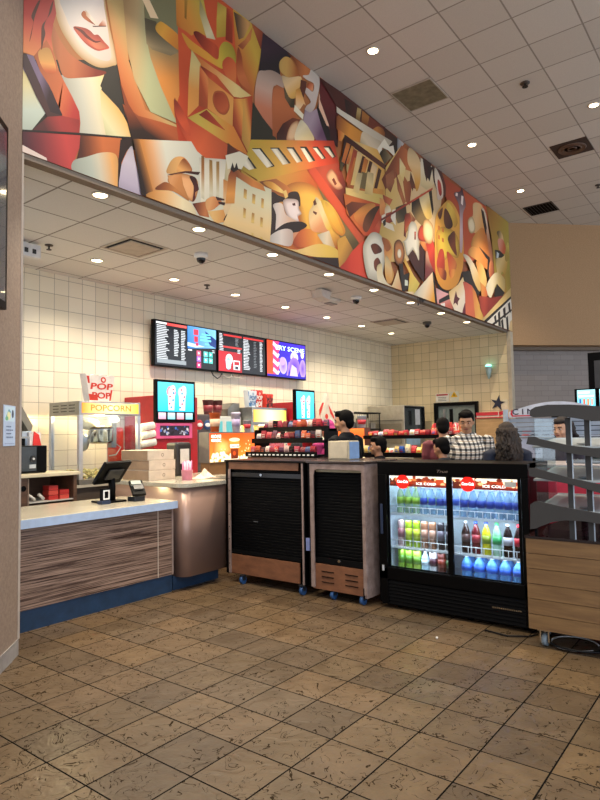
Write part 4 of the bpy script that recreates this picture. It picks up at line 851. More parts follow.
m_black = M('060607', .4, var=0); m_blackm = M('0a0a0b', .7, var=0); m_brownlam = wood('brown_cabinet_laminate', '6a4430', '8a5c40', 1, 6, 14, .5)
t = NT('stone_cabinet_laminate'); t.set(Base_Color=t.ramp(t.noise(t.obj()[3], 14, 5, .65), (.3, '7a6660'), (.7, 'a08c84')), Roughness=.45); m_stone = t.m
m_steel = M('a8a6a0', .3, .9); m_steel2 = M('8c8a84', .35, .7); m_alu = M('c4c6cc', .35, .6); m_white = M('e4e4e4', .45); m_chrome = M('d0d4d8', .12, 1.0, var=0)
m_red = M('a81c28', .4); m_redb = M('d42424', .45); m_cream = M('e8dcc0', .6); m_card = M('a08468', .8); m_cardl = M('c8b8a4', .8)
def glass(name, alpha=.12, col=(.9, .95, 1, 1), rough=.03):
    t = NT(name); tr = t.node('ShaderNodeBsdfTransparent'); tr.inputs[0].default_value = col
    gl = t.node('ShaderNodeBsdfGlossy'); gl.inputs['Roughness'].default_value = rough
    mx = t.node('ShaderNodeMixShader'); mx.inputs[0].default_value = alpha
    t.l.new(tr.outputs[0], mx.inputs[1]); t.l.new(gl.outputs[0], mx.inputs[2])
    t.l.new(mx.outputs[0], t.n['Material Output'].inputs['Surface']); return t.m
m_glass = glass('clear_pane', .06); m_acryl = glass('clear_acrylic', .15, (.8, .88, .9, 1), .1)
m_scr = attr_mat('screen_picture', 1.0); m_print = attr_mat('printed_picture', rough=.5); m_sign = attr_mat('backlit_picture', 1.3)

# ------------------------------------------------------------------ front counter
t = thing('front_counter', 'low sales counter with striated brown front and pale quartz top beside the pillar', 'counter', (3.2, 5.2, 0))
bx(2.335, 4.16, 4.875, 5.68, .175, .84).build('front_panel', m_weave, t)
bx(3.97, 3.978, 4.871, 4.876, .175, .84).build('panel_seam', M('c8b8a8', .5), t)
bx(4.150, 4.168, 4.869, 4.885, .175, .84).build('corner_strip', M('b8a49a', .4, .4), t)
bx(2.335, 4.192, 4.83, 5.75, .84, .92).build('worktop', m_quartz, t, bevel=.006)
bx(2.335, 4.192, 4.826, 4.831, .842, .914).build('edge_daylight_tint', M('b4c8e4', .35), t)  # bluish daylight on the worktop edge, put into this strip's colour
bx(2.335, 4.16, 4.885, 5.66, 0, .175).build('toe_kick', m_bluebase, t)
# raised second counter with a rounded corner
t = thing('raised_counter', 'taller bronze counter with a rounded corner between the low counter and the roll shutter cabinets', 'counter', (4.6, 5.3, 0))
def rcorner(x0, y0, x1, y1, r):
    return [(x1, y0), (x1, y1), (x0, y1)] + [(x0 + r - r * math.cos(a), y0 + r - r * math.sin(a)) for a in [PI / 2 * k / 8 for k in range(9)]]
MB().prism(rcorner(4.215, 4.76, 4.835, 6.0, .10), 'z', .14, 1.045, True).build('curved_panel', m_bronze, t)
MB().prism(rcorner(4.195, 4.735, 4.843, 6.03, .12), 'z', 1.045, 1.09).build('worktop', m_quartz, t, bevel=.004)
bx(4.19, 4.84, 4.91, 5.98, 0, .14).build('toe_kick', m_bluebase, t)
t = thing('inner_counter', 'inner counter run holding the lit soda poster behind the roll shutter cabinets', 'counter', (5.5, 5.5, 0))
bx(4.85, 6.32, 5.32, 6.0, 0, 1.045).build('counter_body', m_brownlam, t)
bx(4.85, 6.34, 5.30, 6.03, 1.045, 1.09).build('worktop', m_quartz, t, bevel=.004)

# ------------------------------------------------------------------ point of sale, on the low counter
t = thing('pos_terminal', 'black till screen seen from behind on the low quartz counter', 'till screen', (3.72, 5.22, .92))
def tiltbox(c, w, h, d, ax, az):
    Rm = Matrix.Rotation(az, 3, 'Z') @ Matrix.Rotation(ax, 3, 'X'); b = MB().box(-w / 2, w / 2, -d / 2, d / 2, -h / 2, h / 2)
    b.v = [tuple(Rm @ Vector(v) + Vector(c)) for v in b.v]; return b
tiltbox((3.70, 5.24, 1.225), .37, .27, .035, math.radians(38), math.radians(12)).build('screen_case', m_black, t, bevel=.008)
tiltbox((3.706, 5.217, 1.205), .20, .12, .02, math.radians(38), math.radians(12)).build('vent_plate', M('2a2a2c', .4), t, bevel=.004)
tiltbox((3.70, 5.262, 1.242), .34, .24, .004, math.radians(38), math.radians(12)).build('display', M('1c2630', .15), t)
MB().tube([(3.74, 5.30, .94), (3.74, 5.30, 1.05), (3.71, 5.27, 1.18)], .035, 10).build('neck', m_black, t)
bx(3.60, 3.86, 5.22, 5.46, .92, .94).build('foot', m_black, t, bevel=.008)
t = thing('barcode_scanner', 'small white faced scanner box below the till screen', 'scanner', (3.585, 5.20, .92))
bx(3.54, 3.64, 5.18, 5.26, .92, .955).build('stand', M('20304c', .4), t, bevel=.004)
bx(3.555, 3.635, 5.19, 5.245, .955, 1.075).build('housing', m_black, t, bevel=.006)
b = MB()
for a in ((3.56, 3.63, .965, .978), (3.56, 3.63, 1.045, 1.058), (3.56, 3.572, .978, 1.045), (3.618, 3.63, .978, 1.045)): b.box(a[0], a[1], 5.184, 5.192, a[2], a[3])
b.build('white_bezel', m_white, t)
t = thing('card_reader', 'grey keyed card reader tilted on a black stand at the counter end', 'card reader', (3.95, 5.16, .92))
tiltbox((3.95, 5.17, 1.05), .14, .20, .03, math.radians(-48), math.radians(-20)).build('reader_case', m_black, t, bevel=.006)
tiltbox((3.945, 5.152, 1.062), .10, .075, .03, math.radians(-48), math.radians(-20)).build('keypad', M('5c5c5c', .4), t)
tiltbox((3.94, 5.185, 1.10), .10, .05, .03, math.radians(-48), math.radians(-20)).build('reader_display', M('a8b0a8', .2), t)
bx(3.88, 4.01, 5.12, 5.24, .92, .97).build('stand', M('161c28', .4), t, bevel=.005)
MB().cyl((3.95, 5.19, .96), (3.95, 5.20, 1.03), .03).build('post', m_black, t)

# ------------------------------------------------------------------ things on the raised counter
def carton(x, y, z, w, d, h, label, group, rz=0):
    t = thing('cardboard_carton', label, 'box', (x, y, z), 0, group)
    bx(x, x + w, y, y + d, z, z + h).build('carton_body', m_cardl, t, bevel=.003)
    bx(x - .002, x, y + .01, y + d - .01, z + .004, z + h - .004).build('printed_side', m_card, t)
    picture('side_print', [disc('8c7c6c', 0, 0, .02), disc('c8b8a4', 0, 0, .012), rect('8c7c6c', -.006, .012, .006, .02)], (x + w * .55, y - .001, z + h / 2), *TOWARD_US_Y, m_print, t)
    return t
for i, n in enumerate(('bottom', 'middle', 'top')):
    carton(4.30 + .012 * (i % 2), 5.42 + .01 * i, 1.09 + i * .112, .37, .48, .110, 'flat brown cardboard carton, %s one of the stack on the raised counter' % n, 'cartons stacked on the raised counter')
t = thing('straw_cup', 'clear tub packed with pink paper wrapped straws on the raised counter edge', 'straw holder', (4.59, 5.13, 1.09))
MB().lathe((4.59, 5.13, 1.09), [(.056, 0), (.064, .11), (.066, .11)], 18).build('tub', M('d88ca8', .3), t)
b = MB(); b2 = MB()
for k in range(46):
    a = random.random() * 6.28; q = .056 * math.sqrt(random.random()); dx, dy = random.uniform(-.012, .012), random.uniform(-.012, .012)
    h = random.uniform(.18, .22); X, Y = 4.59 + q * math.cos(a), 5.13 + q * math.sin(a)
    (b if k % 3 else b2).cyl((X, Y, 1.10), (X + dx, Y + dy, 1.09 + h), .0045, n=6)
b.build('pink_straws', M('e87ca4', .5), t)['label'] = 'pink straws'
b2.build('white_straws', M('f0c8d4', .5), t)['label'] = 'pale straws'
t = thing('crumpled_paper', 'crumpled tan paper lying beside the straw tub', 'paper', (4.85, 5.15, 1.09))
b = MB(); g = []
for i in range(7):
    for j in range(5): g.append((4.72 + .05 * i + random.uniform(-.01, .01), 5.05 + .05 * j, 1.094 + max(0, .12 * math.exp(-((i - 3.2) ** 2) / 2.2 - ((j - 2) ** 2) / 1.6)) * random.uniform(.5, 1.1)))
b.add(g, [(i * 5 + j, i * 5 + j + 1, i * 5 + j + 6, i * 5 + j + 5) for i in range(6) for j in range(4)])
o = b.build('paper_sheet', M('d8c0a8', .7), t); mo = o.modifiers.new('s', 'SOLIDIFY'); mo.thickness = .002

# lit soda poster box
t = thing('soda_lightbox', 'glowing orange soda poster on the front of a grey box behind the cabinets', 'lit poster', (5.74, 5.58, 1.09))
bx(5.28, 6.20, 5.50, 5.68, 1.235, 1.62).build('lightbox_case', M('6a625c', .5), t, bevel=.004)
bx(5.29, 6.18, 5.51, 5.66, 1.09, 1.235).build('plinth', M('7a5838', .6), t)
W, H = .90, .36
sh = [('L', 'f05018', 'f89030', (0, H, 0, .08), [(0, 0), (W, 0), (W, H), (0, H)]), ('R', 'ffd070', 'f26420', None, [(.05, .1), (.25, .05), (.40, .12), (.36, .26), (.22, .31), (.08, .25)])]
for k in range(60):
    x = random.random() * W; hgt = .04 + .07 * (1 - min(1, abs(x - .2) / .5)) + .06 * max(0, (x - .55)) * 2
    sh.append(disc('fffdf0', x, random.random() * hgt, .02 + .015 * random.random(), c2='ffe8a8', n=8))
for k in range(16): sh.append(disc('ffe8a0', .15 + random.random() * .75, .12 + random.random() * .14, .009, n=7))
sh += [('L', 'c86820', 'e8a040', (.36, 0, .36, .3), [(.37, .03), (.50, .03), (.53, .28), (.34, .28)]), ('L', '5a2010', '8c3818', (.36, .0, .36, .2), [(.375, .03), (.495, .03), (.51, .16), (.36, .16)]),
       disc('c84818', .43, .10, .03, n=10), disc('f8e0b0', .435, .275, .10, .025, n=16), poly('f8f0e0', (.355, .17), (.515, .17), (.52, .215), (.35, .215))]
picture('poster_picture', sh, (5.29, 5.4985, 1.245), *TOWARD_US_Y, m_scr, t, (0, W, 0, H))
m_glowtxt = M('fff0e0', .4, emit=1.8)
text('MOVIE', 'poster_lettering', .05, (5.40, 5.4885, 1.565), *TOWARD_US_Y, m_glowtxt, t, width=.16)
text('MAGIC', 'poster_lettering', .05, (5.40, 5.4885, 1.515), *TOWARD_US_Y, m_glowtxt, t, width=.16)
text('Coca-Cola', 'poster_lettering', .04, (5.724, 5.4885, 1.437), *TOWARD_US_Y, M('c83018', .4, emit=.8), t, .2, width=.15)
def cup(x, y, z, r, h, col, lid, label, stripe=None):
    t = thing('drink_cup', label, 'cup', (x, y, z))
    MB().lathe((x, y, z), [(r * .72, 0), (r, h), (r * 1.04, h), (r * 1.04, h + .006), (r * .95, h + .006), (r * .9, h - .004)], 18).build('cup_body', M(col, .4), t)
    if stripe: MB().lathe((x, y, z), [(r * .72 + r * .28 * .3 + .0015, h * .3), (r * .72 + r * .28 * .7 + .0015, h * .7)], 18).build('cup_band', M(stripe, .4), t)
    if lid: MB().lathe((x, y, z + h + .004), [(r * 1.02, 0), (r * 1.05, .010), (r * .8, .018), (.01, .018)], 18).build('lid', M(lid, .4), t)
cup(5.475, 5.59, 1.62, .072, .24, 'c85c28', None, 'orange paper cup on the left end of the lit soda poster box', 'e8c0a0')
cup(5.86, 5.59, 1.62, .062, .24, 'd4cce0', 'c4bcd0', 'tall pale lavender cup standing on the lit soda poster box', 'b8a8cc')
cup(6.08, 5.59, 1.62, .055, .15, 'c8c0c8', None, 'small white cup with a red band at the right end of the poster box', 'c03038')
t = thing('dark_dispenser', 'dark napkin dispenser with a white label left of the lit poster', 'dispenser', (5.06, 5.80, 1.09))
bx(4.95, 5.20, 5.72, 5.92, 1.09, 1.50).build('dispenser_body', M('2c2826', .4), t, bevel=.03)
bx(5.01, 5.15, 5.714, 5.722, 1.24, 1.42).build('paper_label', M('d8d0c8', .6), t)

# ------------------------------------------------------------------ back counter line
t = thing('back_counter', 'long counter run along the cream tiled back wall', 'counter', (7.5, 6.8, 0))
bx(3.90, 12.1, 6.24, 7.28, .0, 1.01).build('counter_body', M('4a4038', .5), t)
bx(3.88, 12.1, 6.20, 7.29, 1.01, 1.04).build('worktop', M('b8b0a0', .25), t)
# popcorn machine
t = thing('popcorn_machine', 'large glass sided popcorn machine with a glowing yellow POPCORN header', 'popcorn machine', (4.37, 6.52, 1.04))
x0, x1, y0, y1 = 3.945, 4.795, 6.21, 6.85
bx(x0, x1, y0, y1, 1.04, 1.10).build('machine_base', m_steel2, t, bevel=.004)
bx(x0, x1, y0, y1, 1.84, 2.0).build('header_box', m_steel, t, bevel=.006)
for X in (x0, x1 - .045):
    for Y in (y0, y1 - .045): bx(X, X + .045, Y, Y + .045, 1.10, 1.84).build('corner_post', m_alu, t)
b = MB()
for r_ in range(3):
    for c_ in range(3): b.box(x0 - .003, x0, 6.30 + c_ * .17, 6.42 + c_ * .17, 1.88 + r_ * .035, 1.89 + r_ * .035)
b.build('side_louvres', M('3a3834', .6), t)
bx(x0 + .045, x1 - .045, y0 + .012, y0 + .018, 1.10, 1.84).build('front_glass', m_glass, t)
bx(x0 + .012, x0 + .018, y0 + .045, y1 - .045, 1.10, 1.84).build('side_glass', m_glass, t)
bx(x1 - .018, x1 - .012, y0 + .045, y1 - .045, 1.10, 1.84).build('side_glass', m_glass, t)
picture('header_sign', [('L', 'f08010', 'fff0a0', (0, 0, .18, 0), [(0, 0), (.4, 0), (.4, .12), (0, .12)]), ('L', 'fff0a0', 'f0a020', (.6, 0, .79, 0), [(.4, 0), (.79, 0), (.79, .12), (.4, .12)])], (x0 + .03, y0 - .002, 1.86), *TOWARD_US_Y, m_sign, t)
text('POPCORN', 'header_lettering', .1, (4.37, y0 - .004, 1.92), *TOWARD_US_Y, M('c87028', .4, emit=.7), t, width=.56, bold=.02)
k = MB().lathe((4.42, 6.50, 1.50), [(.02, 0), (.13, .005), (.15, .03), (.15, .17), (.155, .18), (.14, .18)], 24).build('kettle', m_chrome, t)
MB().lathe((4.42, 6.50, 1.685), [(.155, 0), (.15, .02), (.06, .04), (.01, .045)], 24).build('kettle_lid', M('2c2824', .4), k)
MB().tube([(4.42, 6.50, 1.73), (4.30, 6.5, 1.76), (4.27, 6.5, 1.70)], .012, 8).build('lid_arm', M('1c1a18', .4), k)
MB().ell((4.30, 6.56, 1.74), (.13, .12, .07)).build('scoop_hood', M('d8d0b8', .4), t)
MB().box(4.55, 4.62, 6.46, 6.54, 1.45, 1.84).build('kettle_post', m_steel, t)
MB().tube([(4.60, 6.5, 1.52), (4.70, 6.48, 1.45), (4.60, 6.44, 1.36), (4.50, 6.44, 1.35)], .008, 8).build('hose', M('b0aca0', .3), t)
MB().lathe((4.72, 6.62, 1.10), [(.09, 0), (.10, .36), (.10, .55), (.09, .6)], 16).build('red_oil_pail', M('d83018', .35), t)
MB().ell((4.06, 6.30, 1.52), (.07, .03, .10)).cyl((4.10, 6.29, 1.56), (4.19, 6.26, 1.66), .014).build('popcorn_scoop', m_steel, t)
b = MB(); rr = random.Random(3)
for k in range(200):
    X, Y = rr.uniform(x0 + .06, x1 - .06), rr.uniform(y0 + .05, y1 - .06)
    b.ell((X, Y, 1.105 + rr.random() * .09), (.02, .018, .016), 6, 4)
o = b.build('loose_popcorn', M('ecd488', .8), t); o['kind'] = 'stuff'
for (lx, ly, lz, e, c) in ((4.37, 6.45, 1.80, 40, (1, .75, .35)),):
    ld = bpy.data.lights.new('popcorn_warmer_lamp', 'POINT'); ld.energy = e; ld.color = c; ld.shadow_soft_size = .05
    lo = bpy.data.objects.new('popcorn_warmer_lamp', ld); COL.objects.link(lo); lo.location = Vector((lx, ly, lz)) - t.location; lo.parent = t
MB().lathe((4.52, 6.36, 1.78), [(.02, .06), (.05, .03), (.055, 0), (.02, -.02)], 12).build('warming_bulb', M('fff0c0', .3, emit=6), t)
# striped popcorn bag on the machine
def popbag(x, y, z, w, h, d, label, cols=('d83820', 'f0e4d8'), group=None, word=True):
    t = thing('popcorn_bag', label, 'popcorn bag', (x, y, z), 0, group)
    P = [(-w * .36, 0), (w * .36, 0), (w * .5, h * .96), (w * .38, h), (w * .25, h * .95), (w * .1, h), (-w * .05, h * .95), (-w * .2, h), (-w * .34, h * .94), (-w * .5, h)]
    MB().prism([(x + a, z + b_) for a, b_ in P], 'y', y - d / 2, y + d / 2).build('bag_body', M(cols[1], .6), t)
    if word:
        sh = [poly(cols[0], (-w * .36, h * .05), (-w * .40, h * .28), (-w * .1, h * .24), (-w * .08, h * .05)), poly(cols[0], (w * .36, h * .05), (w * .42, h * .45), (w * .36, h * .45), (w * .3, h * .05)),
              poly(cols[0], (-w * .47, h * .92), (-w * .42, h * .66), (-w * .36, h * .66), (-w * .38, h * .92)), disc(cols[0], w * .1, h * .8, w * .09), disc(cols[1], w * .1, h * .8, w * .045)]
        picture('bag_print', sh, (x, y - d / 2 - .001, z), *TOWARD_US_Y, m_print, t)
        text('POP', 'bag_lettering', .1, (x + .01, y - d / 2 - .003, z + h * .55), *TOWARD_US_Y, M(cols[0], .5), t, .1, width=w * .78, bold=.03)
        text('POP', 'bag_lettering', .1, (x + .01, y - d / 2 - .003, z + h * .22), *TOWARD_US_Y, M(cols[0], .5), t, 0, width=w * .64, bold=.03)
    return t
popbag(4.28, 6.36, 2.0, .40, .33, .12, 'big red lettered popcorn bag standing on top of the popcorn machine')
# cup sleeves beside
t = thing('sleeve_rack', 'dark rack holding paper sleeves right of the popcorn machine', 'rack', (4.98, 6.40, 1.04))
bx(4.86, 5.12, 6.28, 6.62, 1.04, 1.42).build('rack_body', M('3a3230', .5), t)
for i, z in enumerate((1.475, 1.585, 1.69)):
    o = MB().cyl((4.90, 6.36, z), (5.10, 6.30 + .02 * i, z + .035), .052, .046, 16)
    b = solo(o, 'cup_sleeve', M('d8d4cc', .5, var=.15), 'white wrapped stack of cups lying right of the popcorn machine, %s of three' % ('lowest', 'middle', 'highest')[i], 'cup stack', 'wrapped cups beside the popcorn machine')

# left back cabinet and what stands on it
t = thing('open_cabinet', 'brown low cabinet with an open shelf seen just right of the pillar', 'cabinet', (3.35, 6.35, 0))
b = MB().box(2.7, 3.86, 6.12, 6.62, 0, .88).box(2.7, 3.30, 6.12, 6.62, .88, 1.17).box(3.30, 3.86, 6.60, 6.62, .88, 1.17).box(3.82, 3.86, 6.12, 6.60, .88, 1.17)
b.build('cabinet_body', wood('cabinet_brown', '4a3428', '6a4c3a', 0, 3, 20), t)
bx(2.7, 3.88, 6.08, 6.64, 1.17, 1.205).build('worktop', M('d0c4a8', .3), t, bevel=.004)
bx(3.31, 3.82, 6.125, 6.59, .90, .912).build('shelf_board', M('c8c4bc', .5), t)
MB().cyl((3.245, 6.118, 1.06), (3.245, 6.112, 1.06), .03).build('grommet', m_black, t)
bx(3.292, 3.304, 6.112, 6.12, .85, 1.16).build('divider_strip', M('8c7868', .5), t)
for i in range(2):
    for k in range(3 - i):
        solo(bx(3.55 + i * .13, 3.67 + i * .13 - .01, 6.16, 6.28, .912 + k * .052, .96 + k * .052), 'candy_box', M('b82c28' if (i + k) % 2 == 0 else 'c8483c', .5),
             'small red box on the open cabinet shelf, %s of the %s pile' % (('bottom', 'second', 'third')[k], ('left', 'right')[i]), 'box', 'red boxes in the open cabinet')
for i in range(2):
    b = MB().cyl((3.33 + i * .11, 6.17, .985), (3.40 + i * .10, 6.17, .93), .016); solo(b, 'paper_roll', M('d8d4cc', .5), 'white paper roll leaning inside the open cabinet, %s' % ('left one', 'right one'[0:])[i], 'paper roll', 'rolls in the open cabinet')
t = thing('black_oven', 'black countertop machine with a round dial behind the pillar edge', 'oven', (3.4, 6.4, 1.205))
bx(3.15, 3.585, 6.26, 6.55, 1.215, 1.50).build('oven_case', m_black, t, bevel=.008)
bx(3.15, 3.46, 6.252, 6.262, 1.23, 1.49).build('oven_door', M('3c4248', .25), t)
MB().cyl((3.42, 6.25, 1.36), (3.42, 6.235, 1.36), .035).build('dial', M('1a1a1a', .3), t)
MB().cyl((3.42, 6.236, 1.36), (3.42, 6.232, 1.36), .012).build('dial_cap', M('c8c8c8', .3), t)
bx(3.38, 3.45, 6.246, 6.252, 1.26, 1.30).build('rating_label', M('b0b8c0', .5), t)
for X in (3.18, 3.56): bx(X, X + .02, 6.28, 6.5, 1.205, 1.215).build('foot', m_black, t)
t = thing('warming_unit', 'steel and black warmer with a slanted lid peeking from behind the pillar', 'warmer', (3.4, 6.8, 1.17))
bx(3.0, 3.50, 6.56, 6.60, 1.205, 1.58).build('lower_case', m_black, t, bevel=.005)
bx(3.0, 3.52, 6.50, 6.60, 1.58, 1.60).build('steel_ledge', m_steel, t)
MB().prism([(3.0, 1.98), (3.36, 1.98), (3.52, 1.72), (3.50, 1.66), (3.47, 1.66), (3.33, 1.88), (3.0, 1.88)], 'y', 6.44, 6.59).build('slanted_lid', M('8c8474', .4, .4), t)
bx(3.0, 3.44, 6.52, 6.58, 1.60, 1.75).build('dark_window', M('1c1814', .3), t)
popbag(3.545, 6.68, 1.17, .15, .50, .08, 'pale blue and white paper bag behind the black countertop machine', ('a8c0e0', 'c8d8ec'), None, False)
popbag(3.63, 6.62, 1.17, .14, .48, .06, 'red and white popcorn bag behind the black countertop machine', ('d02830', 'e8e0e0'), None, False)
MB().prism([(3.59, 1.40), (3.66, 1.38), (3.70, 1.50), (3.67, 1.62), (3.61, 1.66)], 'y', 6.582, 6.589).build('red_panel', m_redb, [o for o in COL.objects if o.get('label', '').startswith('red and white popcorn bag')][0])

# frozen drink machines with screens
def icee(x, w, y, z0, z1, zs, label, group, side_back, dy=0):
    t = thing('frozen_drink_machine', label, 'drink machine', (x + w / 2, y + .3, 1.04), 0, group)
    bx(x, x + w + .1, y + .03, 7.28, 1.04, 2.14).build('red_body', m_red, t, bevel=.006)
    bx(x - .01, x + w, y - .03, y + .03, zs, 2.36).build('screen_frame', m_black, t, bevel=.004)
    W, H = w - .05, 2.34 - zs - .16
    a = W / .66; sx = lambda p: [(q[0] * a, q[1] * a) for q in p]
    sh = [('L', '18b8dc', '58d8f0', (0, 0, 0, H), [(0, 0), (W, 0), (W, H), (0, H)])]
    for cx_, fl in ((.24, 'e86878'), (.44, 'a8e4f4')):
        for k in range(6): sh.append(('L', '1c7890', '1c7890', None, [(cx_ * a + .12 * math.cos(k + .3) * a, (H * .78) + .10 * math.sin(k + .3)), (cx_ * a, H * .72), (cx_ * a + .125 * math.cos(k + .33) * a, (H * .78) + .10 * math.sin(k + .33))]))
        sh += [('R', 'f0fcff', fl, None, [((cx_ + .085 * math.cos(q)) * a, H * .68 + .085 * a * math.sin(q)) for q in [2 * PI * i / 14 for i in range(14)]]),
               ('R', 'ffffff', 'c8ecf4', None, [((cx_ + .03 + .05 * math.cos(q)) * a, H * .78 + .06 * a * math.sin(q)) for q in [2 * PI * i / 10 for i in range(10)]]),
               ('L', 'f0f4f8', 'd0e4ee', (0, 0, 0, H * .5), [((cx_ - .05) * a, .02), ((cx_ + .05) * a, .02), ((cx_ + .065) * a, H * .6), ((cx_ - .065) * a, H * .6)])]
        for k in range(6): sh.append(disc('e04860' if k % 2 else '2888b0', (cx_ + random.uniform(-.04, .04)) * a, .06 + .05 * k, .017, n=8))
    picture('screen_picture', sh, (x + .02, y - .0315, zs + .145), *TOWARD_US_Y, m_scr, t, (0, W, 0, H))
    sh = []
    for k, c in enumerate(('e87898', '60d0e0', 'f07088', '48c8d8')): sh.append(rect(c, .02 + k * W / 4, .03, .02 + (k + .8) * W / 4, .12, 'f0f0f0', (0, 0, 0, .2)))
    picture('screen_buttons', sh, (x + .01, y - .0315, zs + .01), *TOWARD_US_Y, m_scr, t)
    bx(x + .01, x + w - .04, y - .015, y + .028, zs - .23, zs - .015).build('pink_panel', M('e05890', .4), t, bevel=.01)
    sh = [rect('30283c', .05, .03, w - .12, .17)]
    for k in range(46): sh.append(disc(random.choice(['b0b8d0', '2858c0', 'e0e4f0', '181420', '4878d8']), random.uniform(.06, w - .14), random.uniform(.04, .16), random.uniform(.008, .022), n=7))
    picture('dispense_print', sh, (x + .02, y - .0165, zs - .22), *TOWARD_US_Y, m_print, t)
    bx(x + .05, x + w - .05, y - .01, y + .03, 1.10, 1.16).build('drip_tray', m_black, t)
    return t
icee(5.34, .70, 6.6, 0, 0, 1.775, 'red frozen drink machine with a bright blue cup screen left of centre', 'frozen drink machines', 0)
icee(8.28, .56, 6.5, 0, 0, 1.70, 'red frozen drink machine with a bright blue cup screen behind the left candy rack', 'frozen drink machines', 0)

# badges, white units, popcorn warmer
t = thing('soda_fountain', 'low soda fountain with red and blue oval badges right of the first blue screen', 'soda fountain', (6.25, 6.8, 1.04))
bx(6.17, 6.49, 6.70, 7.2, 1.04, 1.90).build('fountain_body', M('4a4444', .4), t, bevel=.02)
for X, c in ((6.24, 'b82830'), (6.40, '2c4878')):
    q = MB().ell((X, 6.695, 1.74), (.075, .012, .075)).build('oval_badge', M(c, .3), t); q['label'] = 'red oval badge' if c[0] == 'b' else 'blue oval badge'
    MB().ell((X, 6.684, 1.74), (.055, .006, .03)).build('badge_band', M('e8e4e0', .3), q)
t = thing('white_dispenser', 'white counter unit with teal windows left of the small popcorn warmer', 'dispenser', (6.98, 6.9, 1.04))
bx(6.50, 7.27, 6.82, 7.2, 1.04, 1.88).build('unit_body', M('c8ccc8', .4), t, bevel=.008)
for X in (6.56, 6.93):
    bx(X, X + .28, 6.812, 6.822, 1.62, 1.80).build('teal_window', M('58a8b0', .15, emit=.25), t)
t = thing('steel_hood', 'flat tapering steel top unit left of the small popcorn warmer', 'hood', (7.27, 7.0, 1.88))
MB().prism([(7.0, 1.88), (7.27, 1.88), (7.27, 2.10), (7.14, 2.10), (7.0, 2.0)], 'y', 6.85, 7.15).build('hood_case', m_steel2, t)
cup(6.66, 6.95, 1.88, .085, .25, '5a1820', None, 'dark maroon tall cup on the white counter unit, left one', '8c3038')
cup(6.86, 6.95, 1.88, .085, .25, '5a1820', None, 'dark maroon tall cup on the white counter unit, right one', '7a2830')
t = thing('popcorn_warmer', 'smaller popcorn warmer with a glowing blank yellow header behind the left candy rack', 'popcorn warmer', (7.78, 6.85, 1.04))
bx(7.30, 8.20, 6.60, 7.15, 1.04, 1.20).build('warmer_base', m_steel2, t)
bx(7.30, 8.20, 6.60, 7.15, 1.74, 2.03).build('header_box', m_steel, t, bevel=.006)
for X in (7.30, 8.16): bx(X, X + .04, 6.60, 6.64, 1.20, 1.74).build('corner_post', m_alu, t)
bx(7.34, 8.16, 7.11, 7.15, 1.20, 1.74).build('back_panel', M('c8a868', .4), t)
bx(7.34, 8.16, 6.61, 6.615, 1.20, 1.74).build('front_glass', m_glass, t)
picture('header_sign', [('L', 'f0a830', 'fff4b0', (0, 0, .2, 0), [(0, 0), (.4, 0), (.4, .2), (0, .2)]), ('L', 'fff4b0', 'f0b040', (.6, 0, .84, 0), [(.4, 0), (.84, 0), (.84, .2), (.4, .2)])], (7.33, 6.5985, 1.79), *TOWARD_US_Y, m_sign, t)
b = MB()
for k in range(260):
    X, Y = rr.uniform(7.37, 8.13), rr.uniform(6.66, 7.08); zt = 1.25 + .38 * math.exp(-((X - 7.6) / .25) ** 2)
    b.ell((X, Y, 1.2 + rr.random() * (zt - 1.2)), (.03, .028, .024), 6, 4)
o = b.build('loose_popcorn', M('e8c870', .8), t); o['kind'] = 'stuff'
ld = bpy.data.lights.new('warmer_lamp', 'POINT'); ld.energy = 10; ld.color = (1, .78, .4); ld.shadow_soft_size = .05
lo = bpy.data.objects.new('warmer_lamp', ld); COL.objects.link(lo); lo.location = Vector((7.75, 6.8, 1.70)) - t.location; lo.parent = t
popbag(7.42, 6.75, 2.03, .22, .28, .10, 'blue and white popcorn bag on the small warmer, left of three', ('4878a8', 'd0d8e0'), 'bags on the small popcorn warmer')
popbag(7.64, 6.80, 2.03, .20, .30, .10, 'red popcorn bag on the small warmer, middle of three', ('e8e0d8', 'c83028'), 'bags on the small popcorn warmer')
popbag(7.85, 6.75, 2.03, .20, .24, .10, 'red popcorn bag on the small warmer, right of three', ('2c2020', 'd83c30'), 'bags on the small popcorn warmer')
t = thing('popcorn_bag', 'crumpled clear and red popcorn bag left of the man in the dark jacket', 'popcorn bag', (9.35, 6.7, 1.04))
bx(9.15, 9.75, 6.5, 7.0, 1.04, 1.55).build('bag_stand', M('8c8c88', .4), t)
MB().prism([(9.32, 1.55), (9.72, 1.55), (9.80, 1.95), (9.62, 2.15), (9.56, 2.36), (9.48, 2.18), (9.36, 2.02), (9.26, 1.78)], 'y', 6.68, 6.80).build('bag_body', M('d8ccb8', .4), t)
picture('bag_print', [poly('d83828', (.0, .35), (.10, .5), (.16, .62), (.10, .62), (.0, .48)), poly('d83828', (.30, .60), (.42, .46), (.50, .36), (.50, .30), (.36, .42)), poly('d83828', (.1, .1), (.4, .1), (.42, .2), (.1, .22)), disc('d83828', .24, .36, .05)], (9.26, 6.678, 1.55), *TOWARD_US_Y, m_print, t)
t = thing('orange_lightbox', 'small glowing orange drink sign beyond the tiered candy rack', 'lit sign', (8.95, 6.3, 1.04))
bx(8.60, 9.10, 6.25, 6.36, 1.04, 1.72).build('lightbox_case', M('5a5450', .5), t)
picture('sign_picture', [rect('f06020', 0, 0, .46, .26, 'f8a050', (0, 0, 0, .26)), disc('fff0c0', .2, .08, .1, .06)], (8.62, 6.248, 1.44), *TOWARD_US_Y, m_scr, t)
t = thing('wire_rack', 'black wire rack on the back counter right of the man in the dark jacket', 'rack', (10.8, 6.9, 1.04))
